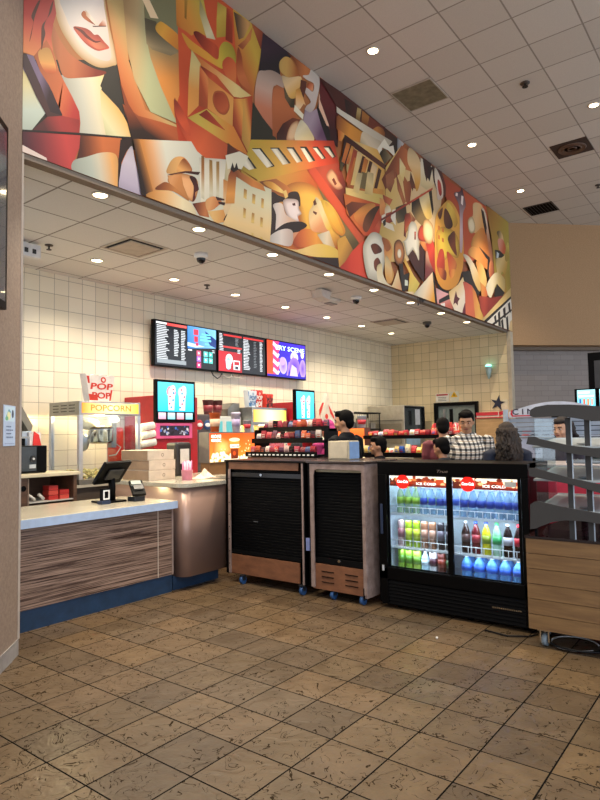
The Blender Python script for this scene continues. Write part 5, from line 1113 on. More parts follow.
for X in (9.9, 11.7):
    for Y in (6.8, 7.1): bx(X, X + .02, Y, Y + .02, 1.04, 2.02).build('upright', m_blackm, t)
for z in (1.3, 1.65, 2.0): bx(9.9, 11.72, 6.78, 7.14, z, z + .025).build('shelf', m_blackm, t)
b = MB()
for k in range(20): b.box(9.95 + k * .09, 9.956 + k * .09, 6.785, 6.79, 1.3, 2.0)
b.build('wire_mesh', M('4a4844', .4), t)
for k in range(6):
    solo(bx(10.0 + k * .28, 10.22 + k * .28, 6.85, 7.05, 1.675, 1.675 + random.uniform(.12, .25)), 'supply_box', M(random.choice(['8c8478', 'b8a88c', '6a6460', 'a89c80']), .6), 'grey tan supply box on the wire rack, number %s from the left' % ['one', 'two', 'three', 'four', 'five', 'six'][k], 'box', 'boxes on the wire rack')

# menu boards
def bars(sh, x, y, w, rows, dy, c='d8dce0', h=.012, vary=.35):
    for i in range(rows):
        ww = w * (1 - vary * random.random()); sh.append(rect(c, x, y - i * dy - h, x + ww, y - i * dy))
def board(x0, x1, sh, label):
    t = thing('menu_screen', label, 'menu screen', ((x0 + x1) / 2, 7.22, 2.63), 0, 'menu screens on the back wall')
    bx(x0, x1, 7.16, 7.23, 2.63, 3.33).build('screen_case', m_black, t, bevel=.005)
    bx((x0 + x1) / 2 - .2, (x0 + x1) / 2 + .2, 7.23, 7.298, 2.8, 3.15).build('wall_bracket', m_black, t)
    picture('menu_picture', sh, (x0 + .02, 7.1585, 2.65), *TOWARD_US_Y, m_scr, t, (0, x1 - x0 - .04, 0, .66))
    return t
W = 1.25
sh = [rect('0c1018', 0, 0, W, .66), rect('e8e8e8', .02, .62, .22, .65), rect('d83838', .22, .61, .62, .65, 'e86058', (.2, 0, .6, 0))]
bars(sh, .03, .60, .24, 20, .026); bars(sh, .36, .56, .10, 16, .026); bars(sh, .50, .56, .09, 19, .026)
sh += [rect('8c9498', .03, .03, .60, .09), ('L', '1868c0', '80c0e8', (.64, .35, 1.1, .66), [(.63, .30), (W, .36), (W, .66), (.63, .66)]), poly('c8e0f0', (.63, .40), (.85, .38), (1.0, .36), (.8, .33), (.63, .34)),
       poly('183878', (1.0, .62), (W, .5), (W, .36), (1.1, .40)), rect('e83850', .76, .53, .86, .62), rect('e02840', .77, .42, .85, .51), rect('d83058', .80, .36, .86, .41)]
for a, b_, c_, d_ in ((.93, .55, .28, .02), (.90, .50, .32, .03), (.90, .45, .34, .03), (1.0, .40, .14, .015)): sh.append(rect('70e0f0', a, b_, a + c_ * .7, b_ + d_))
for i, (a, b_, c_) in enumerate(((.82, .20, 'e85878'), (.97, .20, '68d0c8'), (1.08, .20, '40b8b0'), (.82, .11, 'a868c0'), (.97, .10, '58c8d0'), (1.08, .10, '60d0c0'), (.82, .01, 'e83878'))): sh += [rect(c_, a, b_, a + .09, b_ + .085), disc('f0f0f0', a + .045, b_ + .045, .018, n=8)]
bars(sh, 1.16, .32, .07, 2, .03)
sh.append(rect('e8e8e8', .64, .27, .72, .29))
board(5.775, 7.07, sh, 'leftmost menu screen with white price lists and a blue picture')
W = 1.17
sh = [rect('101218', 0, 0, W, .66), rect('c83030', .12, .60, .56, .63), rect('c83030', .10, .40, .56, .43), rect('c83030', .60, .60, 1.13, .63), rect('c01c28', 0, 0, .56, .34, 'a01420', (0, 0, .5, 0))]
bars(sh, .02, .63, .09, 8, .025); bars(sh, .40, .58, .08, 6, .024, '8c9094', .008); bars(sh, .02, .44, .12, 4, .027); bars(sh, .45, .39, .08, 3, .025); bars(sh, .60, .59, .17, 20, .027); bars(sh, .86, .57, .08, 17, .028, '888c90', .007); bars(sh, 1.02, .58, .08, 21, .0255)
sh += [disc('d8e0e8', .24, .21, .085, .09), disc('88b8d0', .22, .13, .06, .10), poly('b8d8e8', (.17, .05), (.27, .05), (.30, .2), (.15, .2)), rect('e8e8e8', .34, .04, .50, .20), rect('b01c28', .36, .12, .48, .18), rect('30303c', .38, .05, .46, .10)]
sh += [rect('e8e8e8', .60, .52 - .055 * k, .60 + .03, .535 - .055 * k) for k in range(8)]
board(7.09, 8.30, sh, 'middle menu screen with red headers and price lists')
W = 1.15
sh = [rect('2418a8', 0, 0, W, .66, '4830d0', (0, 0, W, 0)), rect('e84820', 0, 0, .17, .66)]
for k in range(9): sh.append(poly('e8d0e8' if k % 2 else 'd83878', (.16, .02 + k * .08), (.30, -.06 + k * .08), (.36, .02 + k * .08), (.18, .10 + k * .08)))
sh += [disc('8858d8', .46, .22, .12, .16, 'c0b0f0'), disc('b898f0', .44, .30, .08), disc('9070e0', .80, .40, .12, .11, 'e0d8ff'), disc('5830b8', .80, .22, .17, .18, '9870e0'), disc('e0c8f8', .82, .44, .05), disc('7048d0', 1.06, .20, .10, .18, 'b090f0'),
       poly('a078e8', (.55, .04), (.62, .30), (.66, .30), (.60, .04)), poly('d0b8f8', (.65, .04), (.72, .26), (.86, .20), (.90, .04)), disc('f0e8ff', 1.05, .46, .05, .06), rect('2010a0', 0, 0, W, .04)]
t = board(8.32, 9.51, sh, 'rightmost menu screen, purple and blue with orange edge and large heading')
text('ERY SCENE', 'screen_lettering', .12, (9.01, 7.149, 3.19), *TOWARD_US_Y, M('b8e0f8', .4, emit=1.4), t, width=.86)
for i in range(3):
    X = 6.98 + i * .24
    b = MB().tube([(X, 7.20, 2.64), (X + .03, 7.19, 2.57), (X + .12, 7.18, 2.52 + .02 * i), (X + .20, 7.19, 2.56), (X + .26, 7.2, 2.64)], .009, 6)
    solo(b, 'hanging_cable', M(('2a2624', 'c8c0b4', 'b0a89c')[i], .5), 'loose %s cable hanging below the menu screens, %s' % (('dark', 'pale', 'grey')[i], ('left', 'middle', 'right')[i]), 'cable', 'cables below the menu screens')
# ------------------------------------------------------------------ roll shutter cabinets
m_bluewheel = M('2c5080', .35)
def caster(x, y, par, r=.042, name='caster'):
    w = MB().cyl((x - .016, y, r), (x + .016, y, r), r, n=18) if False else MB().cyl((x, y - .016, r), (x, y + .016, r), r, n=18)
    o = w.build(name, m_bluewheel, par)
    MB().box(x - .02, x + .02, y - .024, y - .018, r, .092).box(x - .02, x + .02, y + .018, y + .024, r, .092).box(x - .03, x + .03, y - .03, y + .03, .088, .095).build('caster_fork', M('30343c', .4, .5), o)
def shutter(x, y0, y1, z0, z1, par, n=26):
    pts = []; dz = (z1 - z0) / n
    for i in range(n): pts += [(x, z0 + i * dz), (x - .007, z0 + i * dz + dz * .2), (x - .007, z0 + i * dz + dz * .8)]
    pts += [(x, z1), (x + .02, z1), (x + .02, z0)]
    MB().prism(pts, 'y', y0, y1).build('roll_shutter', M('060709', .5, var=0), par)
t = thing('shutter_cabinet', 'wide cabinet on blue casters with a closed black roll shutter and brown base panel', 'cabinet', (5.1, 4.21, 0))
b = MB().box(4.80, 5.36, 4.70, 4.74, .09, 1.29).box(4.80, 5.36, 3.66, 3.70, .09, 1.29).box(5.32, 5.36, 3.70, 4.70, .09, 1.29).box(4.82, 5.34, 3.70, 4.70, .09, .12)
b.build('carcass', m_black, t)
bx(4.785, 5.38, 3.645, 4.75, 1.29, 1.308).build('top_board', M('1a1614', .3), t, bevel=.003)
bx(4.805, 4.82, 3.74, 4.70, 1.21, 1.285).build('header_rail', m_brownlam, t)
bx(4.805, 4.82, 3.74, 4.67, .10, .30).build('base_panel', m_brownlam, t)
b = MB().box(4.79, 4.802, 4.665, 4.695, .10, 1.21); b.build('shutter_track', m_stone, t)
b = MB().box(4.79, 4.802, 3.672, 3.690, .10, 1.285); b.build('shutter_track', m_stone, t)
bb = MB()
for k in range(8): bb.cyl((4.79, 4.68, .2 + k * .13), (4.786, 4.68, .2 + k * .13), .006, n=8)
bb.build('track_screws', m_black, t)
shutter(4.835, 3.71, 4.665, .345, 1.205, t, 30)
bx(4.812, 4.84, 3.72, 4.665, .31, .345).build('bottom_bar', m_blackm, t)
bx(4.812, 4.83, 3.71, 4.665, 1.13, 1.175).build('lift_bar', M('1c1c20', .3), t)
MB().cyl((4.812, 4.235, 1.155), (4.802, 4.235, 1.155), .014).build('lock', m_chrome, t)
bx(4.822, 4.826, 4.30, 4.36, .66, .667).build('scuff_mark', M('5a5c60', .4), t)
for X in (4.86, 5.28):
    for Y in (4.50, 3.70): caster(X - .06, Y, t)
t = thing('shutter_cabinet', 'narrower cabinet with a rounded black roll shutter opening and slotted brown base', 'cabinet', (5.1, 3.3, 0))
b = MB().box(4.80, 5.36, 3.585, 3.615, .09, 1.29).box(5.32, 5.36, 3.0, 3.585, .09, 1.29).box(4.84, 5.34, 3.0, 3.6, .09, .12)
b.build('carcass', m_black, t)
bx(4.80, 5.38, 2.955, 3.0, .07, 1.29).build('side_panel', m_stone, t, bevel=.003)
bx(4.78, 5.40, 2.945, 3.625, 1.29, 1.312).build('top_board', M('3c302c', .25), t, bevel=.004)
# face frame with rounded inner corner
P = [(3.585, .10), (3.585, 1.285), (2.958, 1.285), (2.958, .10), (2.985, .10), (2.985, 1.20)] + [(3.0 + .0 - .015 + .03 - .03 * math.cos(a), 1.20 + .03 * math.sin(a)) for a in (.5, 1, 1.5)] + [(3.49, 1.235), (3.53, 1.22), (3.545, 1.17), (3.545, .10)]
MB().prism(P, 'x', 4.79, 4.806).build('face_frame', m_stone, t)
shutter(4.84, 2.985, 3.55, .39, 1.22, t, 28)
bx(4.832, 4.85, 2.985, 3.54, 1.205, 1.228).build('painted_slat_highlight', M('a89c7c', .3), t)  # highlight along the top slat, painted as a pale strip
bx(4.815, 4.845, 2.99, 3.55, .33, .385).build('bottom_bar', m_blackm, t)
MB().cyl((4.815, 3.27, .372), (4.805, 3.27, .372), .013).build('lock', m_chrome, t)
bx(4.806, 4.822, 2.995, 3.575, .085, .325).build('base_panel', m_brownlam, t)
for k in range(3):
    for Y in (3.13, 3.40): bx(4.800, 4.807, Y - .07, Y + .07, .155 + k * .05, .162 + k * .05).build('vent_slot', m_black, t)
bx(4.786, 4.80, 3.60, 3.64, .44, .56).build('bumper', M('7c88b8', .4), t)
b = MB().box(4.79, 4.81, 2.985, 2.998, .07, .16); b.build('corner_plate', m_blackm, t)
for X in (4.84, 5.28):
    for Y in (3.36, 3.03): caster(X, Y, t)

# microwave-like box on the narrow cabinet
t = thing('countertop_box', 'small beige box with a pale blue side label standing on the narrow shutter cabinet', 'box', (5.2, 3.38, 1.312))
bx(5.08, 5.27, 3.31, 3.56, 1.312, 1.50).build('box_body', M('b8ac94', .5), t, bevel=.006)
bx(5.09, 5.262, 3.304, 3.312, 1.322, 1.49).build('blue_label', M('7c9cc8', .5), t)
bx(5.074, 5.08, 3.33, 3.54, 1.33, 1.485).build('front_panel', M('c0b49c', .35), t)

# ------------------------------------------------------------------ glass door drink cooler
t = thing('drink_cooler', 'black two door glass front cooler full of lit drinks with red disc logos', 'cooler', (5.14, 2.17, 0))
X0, X1, Y0, Y1 = 4.87, 5.42, 1.515, 2.868
b = MB().box(X0 + .06, X1, Y1 - .04, Y1, .03, 1.31).box(X0 + .06, X1, Y0, Y0 + .035, .03, 1.31).box(X1 - .04, X1, Y0 + .035, Y1 - .04, .03, 1.31).box(X0 + .06, X1, Y0, Y1, .03, .30)
b.box(X0 + .06, X1, Y0, Y1, 1.27, 1.31)
b.build('cooler_case', m_black, t)
b = MB().box(X0, X0 + .06, Y0, Y1, 1.195, 1.31).box(X0, X0 + .06, Y0, Y0 + .055, .05, 1.195).box(X0, X0 + .06, Y1 - .085, Y1, .05, 1.195).box(X0, X0 + .06, Y0, Y1, .26, .365)
b.build('door_surround', m_black, t, bevel=.004)
b = MB()
for k in range(7): b.prism([(X0 + .005, .045 + k * .03), (X0 + .03, .045 + k * .03), (X0 + .03, .07 + k * .03), (X0 + .015, .07 + k * .03)], 'y', Y0 + .02, Y1 - .02)
b.build('lower_grille', m_black, t)
bx(X0 + .03, X1, Y0 + .01, Y1 - .01, .03, .27).build('grille_back', m_blackm, t)
for (a, c, nm) in ((2.185, 2.788, 0), (1.58, 2.185, 1)):
    xo = X0 + .035 - .02 * nm
    b = MB().box(xo, xo + .02, a, a + .022, .37, 1.19).box(xo, xo + .02, c - .014, c, .37, 1.19).box(xo, xo + .02, a, c, 1.185, 1.197).box(xo, xo + .02, a, c, .362, .372)
    d = b.build('sliding_door', m_black, t)
    bx(xo + .008, xo + .012, a + .02, c - .012, .372, 1.185).build('door_glass', m_glass, d)
bx(X0 + .012, X0 + .03, 2.155, 2.205, .37, 1.19).build('centre_mullion', m_black, t)
bx(X0 - .012, X0, Y1 - .05, Y1 - .025, .66, .93).build('door_handle', M('28344c', .3), t, bevel=.004)
bx(X0 - .004, X0, Y1 - .05, Y1 - .03, .33, .38).build('small_label', M('b8bcc0', .5), t)
m_liner = M('dfe8f0', .4)
b = MB().box(X1 - .06, X1 - .04, Y0 + .04, Y1 - .045, .31, 1.25).box(X0 + .09, X1 - .06, Y1 - .06, Y1 - .045, .31, 1.25).box(X0 + .09, X1 - .06, Y0 + .04, Y0 + .05, .31, 1.25).box(X0 + .07, X1 - .06, Y0 + .04, Y1 - .045, .305, .325).box(X0 + .08, X1 - .06, Y0 + .04, Y1 - .045, 1.235, 1.25)
b.build('white_liner', m_liner, t)
m_tube = M('dceeff', .3, emit=6)
MB().box(X0 + .078, X0 + .09, 1.60, 2.73, 1.222, 1.234).build('light_tube', m_tube, t)
for (a, c) in ((2.205, 2.772), (1.60, 2.165)):
    w = c - a
    sh = [('L', 'fff0d8', 'f8d8b0', (0, .10, 0, .06), [(0, .07), (w, .07), (w, .10), (0, .10)]), ('L', '4a1408', 'c04018', (0, 0, w, .05), [(0, 0), (w, 0), (w, .07), (0, .07)])]
    for k in range(26):
        x = random.random() * w; sh.append(disc(random.choice(['f8b070', 'e87838', '6a1c08', 'ffe0b0', '8c2c10']), x, random.uniform(.025, .085), random.uniform(.012, .03), random.uniform(.008, .018), n=9))
    sh.append(('L', '4a1408', '7a1c10', (0, 0, w, 0), [(0, 0), (w, 0), (w, .022), (0, .022)]))
    hd = bx(X0 + .06, X0 + .075, a, c, 1.09, 1.19).build('header_box', m_white, t)
    picture('header_picture', sh, (X0 + .0585, c, 1.09), *TOWARD_US_X, m_sign, hd, (0, w, 0, .10))
    cy = c - .155
    MB().cyl((X0 + .014, cy, 1.135), (X0 + .008, cy, 1.135), .062, n=28).build('red_disc', M('e81c14', .35, emit=.7), hd)
    text('Coca-Cola', 'disc_lettering', .035, (X0 + .006, cy, 1.137), *TOWARD_US_X, M('ffffff', .4, emit=1.0), hd, .25, width=.105)
    text('ICE COLD', 'header_lettering', .03, (X0 + .056, cy - .205, 1.118), *TOWARD_US_X, M('fff4e0', .4, emit=1.5), hd, 0, width=.19)
bx(X0 + .006, X0 + .009, 1.61, 1.70, 1.125, 1.165).build('paper_label', M('b8b8b4', .6), t)
text('True', 'badge_lettering', .035, (X0 - .002, 2.235, 1.235), *TOWARD_US_X, m_chrome, t, .3, width=.10)
b = MB()
for k in range(14): b.box(X0 + .001, X0 + .006, 1.60 + k * .017, 1.611 + k * .017, .155, .165)
b.build('maker_strip', m_chrome, t)
for Y in (1.60, 2.05, 2.72): MB().cyl((X0 + .10, Y, 0), (X0 + .10, Y, .035), .02, n=10).build('foot', m_black, t)
for zz in (.845, .545):
    b = MB()
    b.box(X0 + .10, X1 - .065, Y0 + .052, Y1 - .062, zz - .022, zz - .010)
    b.build('wire_shelf', M('e8f0f4', .4), t)
for zz in (.845, .545):
    b = MB()
    for h in (.0, .055): b.tube([(X0 + .10, Y0 + .06, zz + h), (X0 + .10, Y1 - .07, zz + h)], .0035, 6)
    for k in range(18): b.tube([(X0 + .10, Y0 + .07 + k * .068, zz - .012), (X0 + .10, Y0 + .07 + k * .068, zz + .056)], .003, 6)
    b.build('shelf_fence', M('f4f8fa', .4), t)
for Y in (2.46, 1.86):
    ld = bpy.data.lights.new('cooler_glow', 'AREA'); ld.shape = 'RECTANGLE'; ld.size = .5; ld.size_y = .05; ld.energy = 13; ld.color = (.80, .92, 1)
    ld.energy = .95
    for zq in (1.225, .80, .50):
        if zq == .50: ld = ld.copy(); ld.energy = .4
        lo = bpy.data.objects.new('cooler_glow', ld); COL.objects.link(lo); lo.parent = t; lo.location = Vector((X0 + .11, Y, zq)) - t.location; lo.rotation_euler = Vector((.55, 0, -.85)).to_track_quat('-Z', 'Y').to_euler()

def bottle(name, label, group, x, y, z, kind, col, cap, lab, h, r, cat='bottle'):
    o = thing(name, label, cat, (x, y, z), 0, group)
    L = (0, 0, 0)
    if kind == 'can':
        MB().lathe(L, [(r * .8, 0), (r, h * .05), (r, h * .92), (r * .85, h)], 14).build('can_body', M(col, .3, .2), o, local=True)
        MB().lathe(L, [(r * .86, h), (r * .80, h + .002), (r * .76, h - .004), (.002, h - .004)], 14).build('can_lid', M('b8bcc0', .3, .8), o, local=True)
        MB().lathe(L, [(r * 1.01, h * .35), (r * 1.01, h * .7)], 14).build('can_print', M(lab, .35), o, local=True)
    else:
        clear = kind == 'water'
        m = M(col, .12, var=0, alpha=.5) if clear else M(col, .12, var=.03)
        MB().lathe(L, [(r * .85, 0), (r, h * .04), (r, h * .25), (r * .93, h * .3), (r, h * .35), (r, h * .62), (r * .8, h * .74), (r * .38, h * .88), (r * .36, h * .92)], 14).build('bottle_body', m, o, local=True)
        MB().lathe(L, [(r * .42, h * .92), (r * .42, h), (r * .35, h)], 12).build('cap', M(cap, .4), o, local=True)
        if lab: MB().lathe(L, [(r * 1.02, h * .36), (r * 1.02, h * .6)], 14).build('bottle_label', M(lab, .4), o, local=True)
    return o
nth = ['first', 'second', 'third', 'fourth', 'fifth', 'sixth', 'seventh', 'eighth', 'ninth', 'tenth', 'eleventh', 'twelfth', 'thirteenth', 'fourteenth', 'fifteenth', 'sixteenth', 'seventeenth']
def row(ys, z, h, r, specs, where, grp):
    for i, (y, s) in enumerate(zip(ys, specs)):
        k, c, cap, lab, desc = s
        bottle('drink_can' if k == 'can' else 'drink_bottle', '%s, %s from left, %s' % (desc, nth[i], where), grp, X0 + .155, y, z, k, c, cap, lab, h, r, 'can' if k == 'can' else 'bottle')
def ys(a, b, n): return [a + (b - a) * i / (n - 1) for i in range(n)]
G = ('water', 'b4dca0', 'e8e890', '98c83c', 'clear bottle with a green label'); Wt = ('water', 'a0cce8', 'e0f0f8', '2048b0', 'clear water bottle with a blue label')
row(ys(2.72, 2.25, 7), .838, .248, .033, [G, G, G, Wt, Wt, Wt, Wt], 'top shelf, left cooler door', 'bottles on the top shelf, left door')
row(ys(2.11, 1.65, 7), .838, .248, .033, [Wt] * 7, 'top shelf, right cooler door', 'water bottles on the top shelf, right door')
row(ys(2.72, 2.25, 7), .538, .24, .033, [('can', 'c8a8a8', '', 'a87078', 'tall pinkish can'), ('can', '9cbc28', '', 'c8d840', 'tall lime can'), ('can', '9cbc28', '', 'c8d840', 'tall lime can'), ('can', '9c6c50', '', 'c89880', 'tall brown can'), ('can', '9c6c50', '', 'c89880', 'tall brown can'), ('can', '282428', '', '6c6470', 'tall dark can'), ('can', '1c1a1e', '', '484450', 'tall black can')], 'middle shelf, left cooler door', 'cans on the middle shelf, left door')
row(ys(2.10, 1.65, 6), .538, .275, .037, [('b', '281410', 'c8ccd0', '5a3c38', 'dark brown soda bottle'), ('b', '5a1018', '2848a0', 'a82c38', 'dark red soda bottle'), ('b', 'c0b820', '2840a0', '8ca028', 'yellow green soda bottle'), ('water', 'a0d8b0', '28a050', '38a860', 'clear green soda bottle'), ('b', '180c0c', 'c8c8cc', 'c0c0c8', 'black cola bottle with a silver label'), ('b', '200c0c', 'd82030', 'd82838', 'black cola bottle with red label')], 'middle shelf, right cooler door', 'soda bottles on the middle shelf, right door')
row(ys(2.72, 2.25, 7), .325, .195, .037, [('can', '94c040', '', '58902c', 'green patterned can'), ('can', '94c040', '', '58902c', 'green patterned can'), ('can', 'b0cc50', '', '70a034', 'light green patterned can'), ('b', 'b8dce8', 'f0f0f0', 'd8ecf4', 'pale blue squat bottle'), ('can', 'e0dcdc', '', '502838', 'can with a white base and maroon print'), ('can', '5a2018', '', '8c3424', 'dark red brown can'), ('can', '141614', '', '2c4820', 'black can with a green mark')], 'bottom shelf, left cooler door', 'cans on the bottom shelf, left door')
row(ys(2.10, 1.66, 5), .325, .20, .046, [('water', '6cb0f0', 'e8f0f8', '3068d0', 'large blue water bottle')] * 5, 'bottom shelf, right cooler door', 'large water bottles, right door')
# second row of the same drinks close behind
for i, y in enumerate(ys(2.72, 1.65, 14)):
    bottle('drink_bottle', 'bottle standing in the second row on the top cooler shelf', 'second row bottles on the top cooler shelf', X0 + .26, y, .838, 'water', 'a8d0ec', 'e0f0f8', '3058b8' if i > 4 else '98c83c', .24, .031)
for i, y in enumerate(ys(2.10, 1.66, 5)):
    bottle('drink_bottle', 'large blue water bottle in the second row at the bottom of the cooler', 'second row of large water bottles', X0 + .26, y, .325, 'water', '6cb0f0', 'e8f0f8', '3068d0', .20, .045)

# ------------------------------------------------------------------ tiered display kiosk on the right
m_fascia = M('353332', .7, var=.02); m_plank = wood('light_oak_planks', '66492c', '86663f', 1, 2.2, 26, .55)
t = thing('display_kiosk', 'tiered kiosk with dark grey curved shelf fronts above a plank clad base on casters', 'display stand', (5.0, .85, 0))
b = MB(); zz = .13
for k in range(6): b.box(4.60, 4.62, .20, 1.462, .13 + k * .109, .13 + k * .109 + .105)
b.build('plank_cladding', m_plank, t)
b = MB()
for k in range(6): b.box(4.62, 5.30, 1.44, 1.462, .13 + k * .109, .13 + k * .109 + .105)
b.build('side_cladding', m_plank, t)
bx(4.621, 5.30, .20, 1.44, .13, .775).build('base_core', m_blackm, t)
bx(4.597, 5.32, .195, 1.47, .783, .80).build('base_top', M('241c1c', .12, coat=.5), t)
pr_ = [(y, z) for y, z in ((1.40, .80), (1.36, .86), (1.25, .905), (1.12, .93), (.95, .925), (.8, .90), (.6, .80))]
MB().prism([(p_[0], p_[1] - .002) for p_ in pr_], 'x', 4.80, 5.18).build('curved_well', M('3a2428', .1, coat=1), t)
top = [(1.395, 1.700), (1.385, 1.725), (1.351, 1.744), (1.266, 1.757), (1.115, 1.752), (.921, 1.732), (.6, 1.70), (.25, 1.70), (.25, 1.60), (.925, 1.630), (1.00, 1.636), (1.086, 1.655), (1.16, 1.668), (1.255, 1.672), (1.361, 1.668), (1.39, 1.678)]
f2 = [(1.41, 1.527), (1.426, 1.473), (1.333, 1.458), (1.129, 1.408), (.935, 1.375), (.5, 1.33), (.25, 1.33), (.25, 1.40), (.933, 1.438), (1.127, 1.462), (1.331, 1.510), (1.36, 1.527)]
f3 = [(1.418, 1.296), (1.413, 1.238), (1.342, 1.225), (1.137, 1.189), (.945, 1.135), (.5, 1.09), (.25, 1.09), (.25, 1.16), (.942, 1.196), (1.137, 1.232), (1.34, 1.288), (1.37, 1.298)]
f4 = [(1.414, 1.03), (1.421, .85), (1.38, .86), (1.356, .872), (1.27, .912), (1.174, .933), (1.049, .935), (.954, .925), (.6, .86), (.25, .85), (.25, .93), (.95, .995), (1.211, 1.028), (1.349, 1.056), (1.384, 1.052)]
for P, n_ in ((top, 'arched_header'), (f2, 'shelf_fascia'), (f3, 'shelf_fascia'), (f4, 'lower_apron')): MB().prism(P, 'x', 4.58, 4.60).build(n_, m_fascia, t)
m_deck = M('9ca4a8', .3)
for zf, zb, dx in ((1.455, 1.505, .52), (1.215, 1.28, .56), (1.00, 1.055, .62)):
    Pz = [(4.602, zf - .012), (4.602, zf), (4.602 + dx, zb), (4.602 + dx, zb - .012)]
    d = MB().prism(Pz, 'y', .25, 1.39).build('sloped_deck', m_deck, t)
    MB().prism([(4.602 + dx, zb - .012), (4.602 + dx, zb + .006), (4.602 + dx + .02, zb + .006), (4.602 + dx + .02, zb - .012)], 'y', .25, 1.39).build('back_lip', M('c0c8cc', .4), d)
    for Y in (1.06, .72): MB().lathe((4.70, Y, zf + .017), [(.045, 0), (.045, .004), (.03, .004)], 16).build('deck_ring', M('6c7478', .4), d)
for Y in (1.14, 1.015):
    u = MB().box(4.62, 4.64, Y - .018, Y + .018, .80, 1.66).build('upright_post', m_fascia, t)
    MB().box(4.616, 4.62, Y - .026, Y - .018, .80, 1.66).build('pale_edge', M('b0bcc8', .3), u)
    MB().box(5.16, 5.19, Y - .018, Y + .018, .80, 1.56).build('rear_post', M('8c949c', .4), t)
bx(4.64, 5.16, 1.378, 1.382, 1.0, 1.66).build('acrylic_end', m_acryl, t)
bx(4.62, 4.66, 1.385, 1.40, .80, 1.03).build('end_leg', m_black, t)
for (X, Y) in ((4.68, 1.37), (5.2, 1.37), (4.68, .35), (5.2, .35)):
    w = MB().cyl((X, Y - .018, .045), (X, Y + .018, .045), .045, n=20).build('caster', M('7c8890', .3), t)
    MB().box(X - .025, X + .025, Y - .034, Y - .024, .03, .115).box(X - .025, X + .025, Y + .024, Y + .034, .03, .115).box(X - .04, X + .04, Y - .045, Y + .045, .112, .13).build('chrome_fork', m_chrome, w)
for k in range(3):
    pts = []
    for i in range(30):
        a = -1.2 + 5.4 * i / 29; rr_ = .16 + .05 * k
        pts.append((4.80 + .03 * k + rr_ * 1.0 * math.cos(a + k), 1.20 - .02 * k + rr_ * math.sin(a + k), .012 + .009 * k))
    solo(MB().tube(pts, .006, 6), 'power_cable', M('18181a' if k else 'c8c8c8', .35), ('pale loop of cable lying under the kiosk', 'black coiled cable under the kiosk, inner loop', 'black coiled cable on the floor under the kiosk, outer loop')[k], 'cable')
solo(MB().tube([(4.86, 1.48, .01), (4.78, 1.52, .01), (4.70, 1.66, .01), (4.74, 1.85, .01)], .006, 6), 'power_cable', M('18181a', .35), 'black cable running along the floor in front of the cooler corner', 'cable')
solo(MB().ell((4.36, 2.08, .009), (.012, .01, .009), 8, 5), 'paper_scrap', M('e8e4dc', .6), 'tiny white scrap on the floor in front of the cooler', 'litter')

# red counter and things behind the cooler and kiosk
t = thing('red_counter', 'red sided service counter with a pale top behind the cooler and kiosk', 'counter', (5.75, 1.3, 0))
bx(5.62, 6.2, .4, 1.745, 0, 1.24).build('red_body', M('d04058', .35), t, bevel=.02)
bx(5.60, 6.22, .38, 1.76, 1.24, 1.275).build('worktop', M('b0a8a8', .3), t, bevel=.006)
bx(5.612, 5.622, 1.60, 1.68, .98, 1.20).build('white_panel', M('c0c8d0', .4), t)
t = thing('clear_tray', 'shallow steel edged glass tray on the red counter behind the kiosk shelves', 'tray', (5.9, 1.2, 1.275))
bx(5.75, 6.10, .7, 1.45, 1.276, 1.30).build('tray_body', M('8c98a4', .15, .3), t, bevel=.006)

# white arched gondola with the CIN sign
t = thing('merchandise_rack', 'white slatted rack topped by an arched white sign reading CIN', 'display rack', (7.2, 1.85, 0))
bx(7.0, 7.05, 2.385, 2.43, 0, 1.82).build('upright_post', M('b0bcc8', .4), t)
bx(7.0, 7.05, 1.30, 1.345, 0, 1.82).build('upright_post', M('b0bcc8', .4), t)
arc = [(2.36, 1.725), (2.36, 1.79)] + [(2.36 - 1.0 * k / 12, 1.79 + .10 * math.sin(PI * (k + .0) / 12)) for k in range(1, 12)] + [(1.36, 1.79), (1.36, 1.725)]
MB().prism(arc, 'x', 7.0, 7.02).build('arched_sign', M('d0d4e0', .4), t)
text('C I N', 'sign_lettering', .09, (6.998, 2.20, 1.785), *TOWARD_US_X, M('30243c', .4), t, width=.24)
picture('red_swoosh', [poly('c82030', (.02, .0), (.30, .0), (.30, .012), (.03, .014)), poly('c82030', (.02, 0), (.0, .03), (.01, .07), (.03, .08), (.02, .05), (.03, .014))], (6.9985, 2.345, 1.735), *TOWARD_US_X, m_print, t)
b = MB()
for k in range(4): b.box(7.06, 7.08, 1.345, 2.385, 1.52 + k * .05, 1.562 + k * .05)
b.build('slat_panel', M('9ca8b8', .4), t)
bx(6.97, 7.30, 1.345, 2.385, 1.50, 1.515).build('shelf', M('a8b4c4', .4), t)
bx(6.98, 7.0, 1.50, 2.385, 1.27, 1.485).build('white_board', M('b8c0d8', .4), t)
text('CIN', 'board_lettering', .03, (6.978, 2.06, 1.365), *TOWARD_US_X, M('485070', .5), t, width=.07)
b = MB()
for k in range(6): b.box(6.976, 6.98, 2.10 - k * .04, 2.125 - k * .04, 1.315, 1.322)
b.build('board_small_marks', M('485070', .5), t)
bx(6.99, 7.3, 1.345, 2.385, .1, 1.26).build('black_base', m_black, t)
for k, (Y, c) in enumerate(((2.30, '141216'), (2.20, 'c03c38'), (2.10, '141216'), (1.98, '141216'), (1.88, '8c3038'), (1.78, '1c181c'))):
    o = MB().ell((7.12, Y, 1.55), (.06, .055, .045)).ell((7.06, Y, 1.523), (.05, .045, .008))
    solo(o, 'folded_cap', M(c, .7), '%s cap on the white rack shelf, %s from the left' % ('black' if c[0] == '1' else 'red', nth[k]), 'cap', 'caps on the white rack')

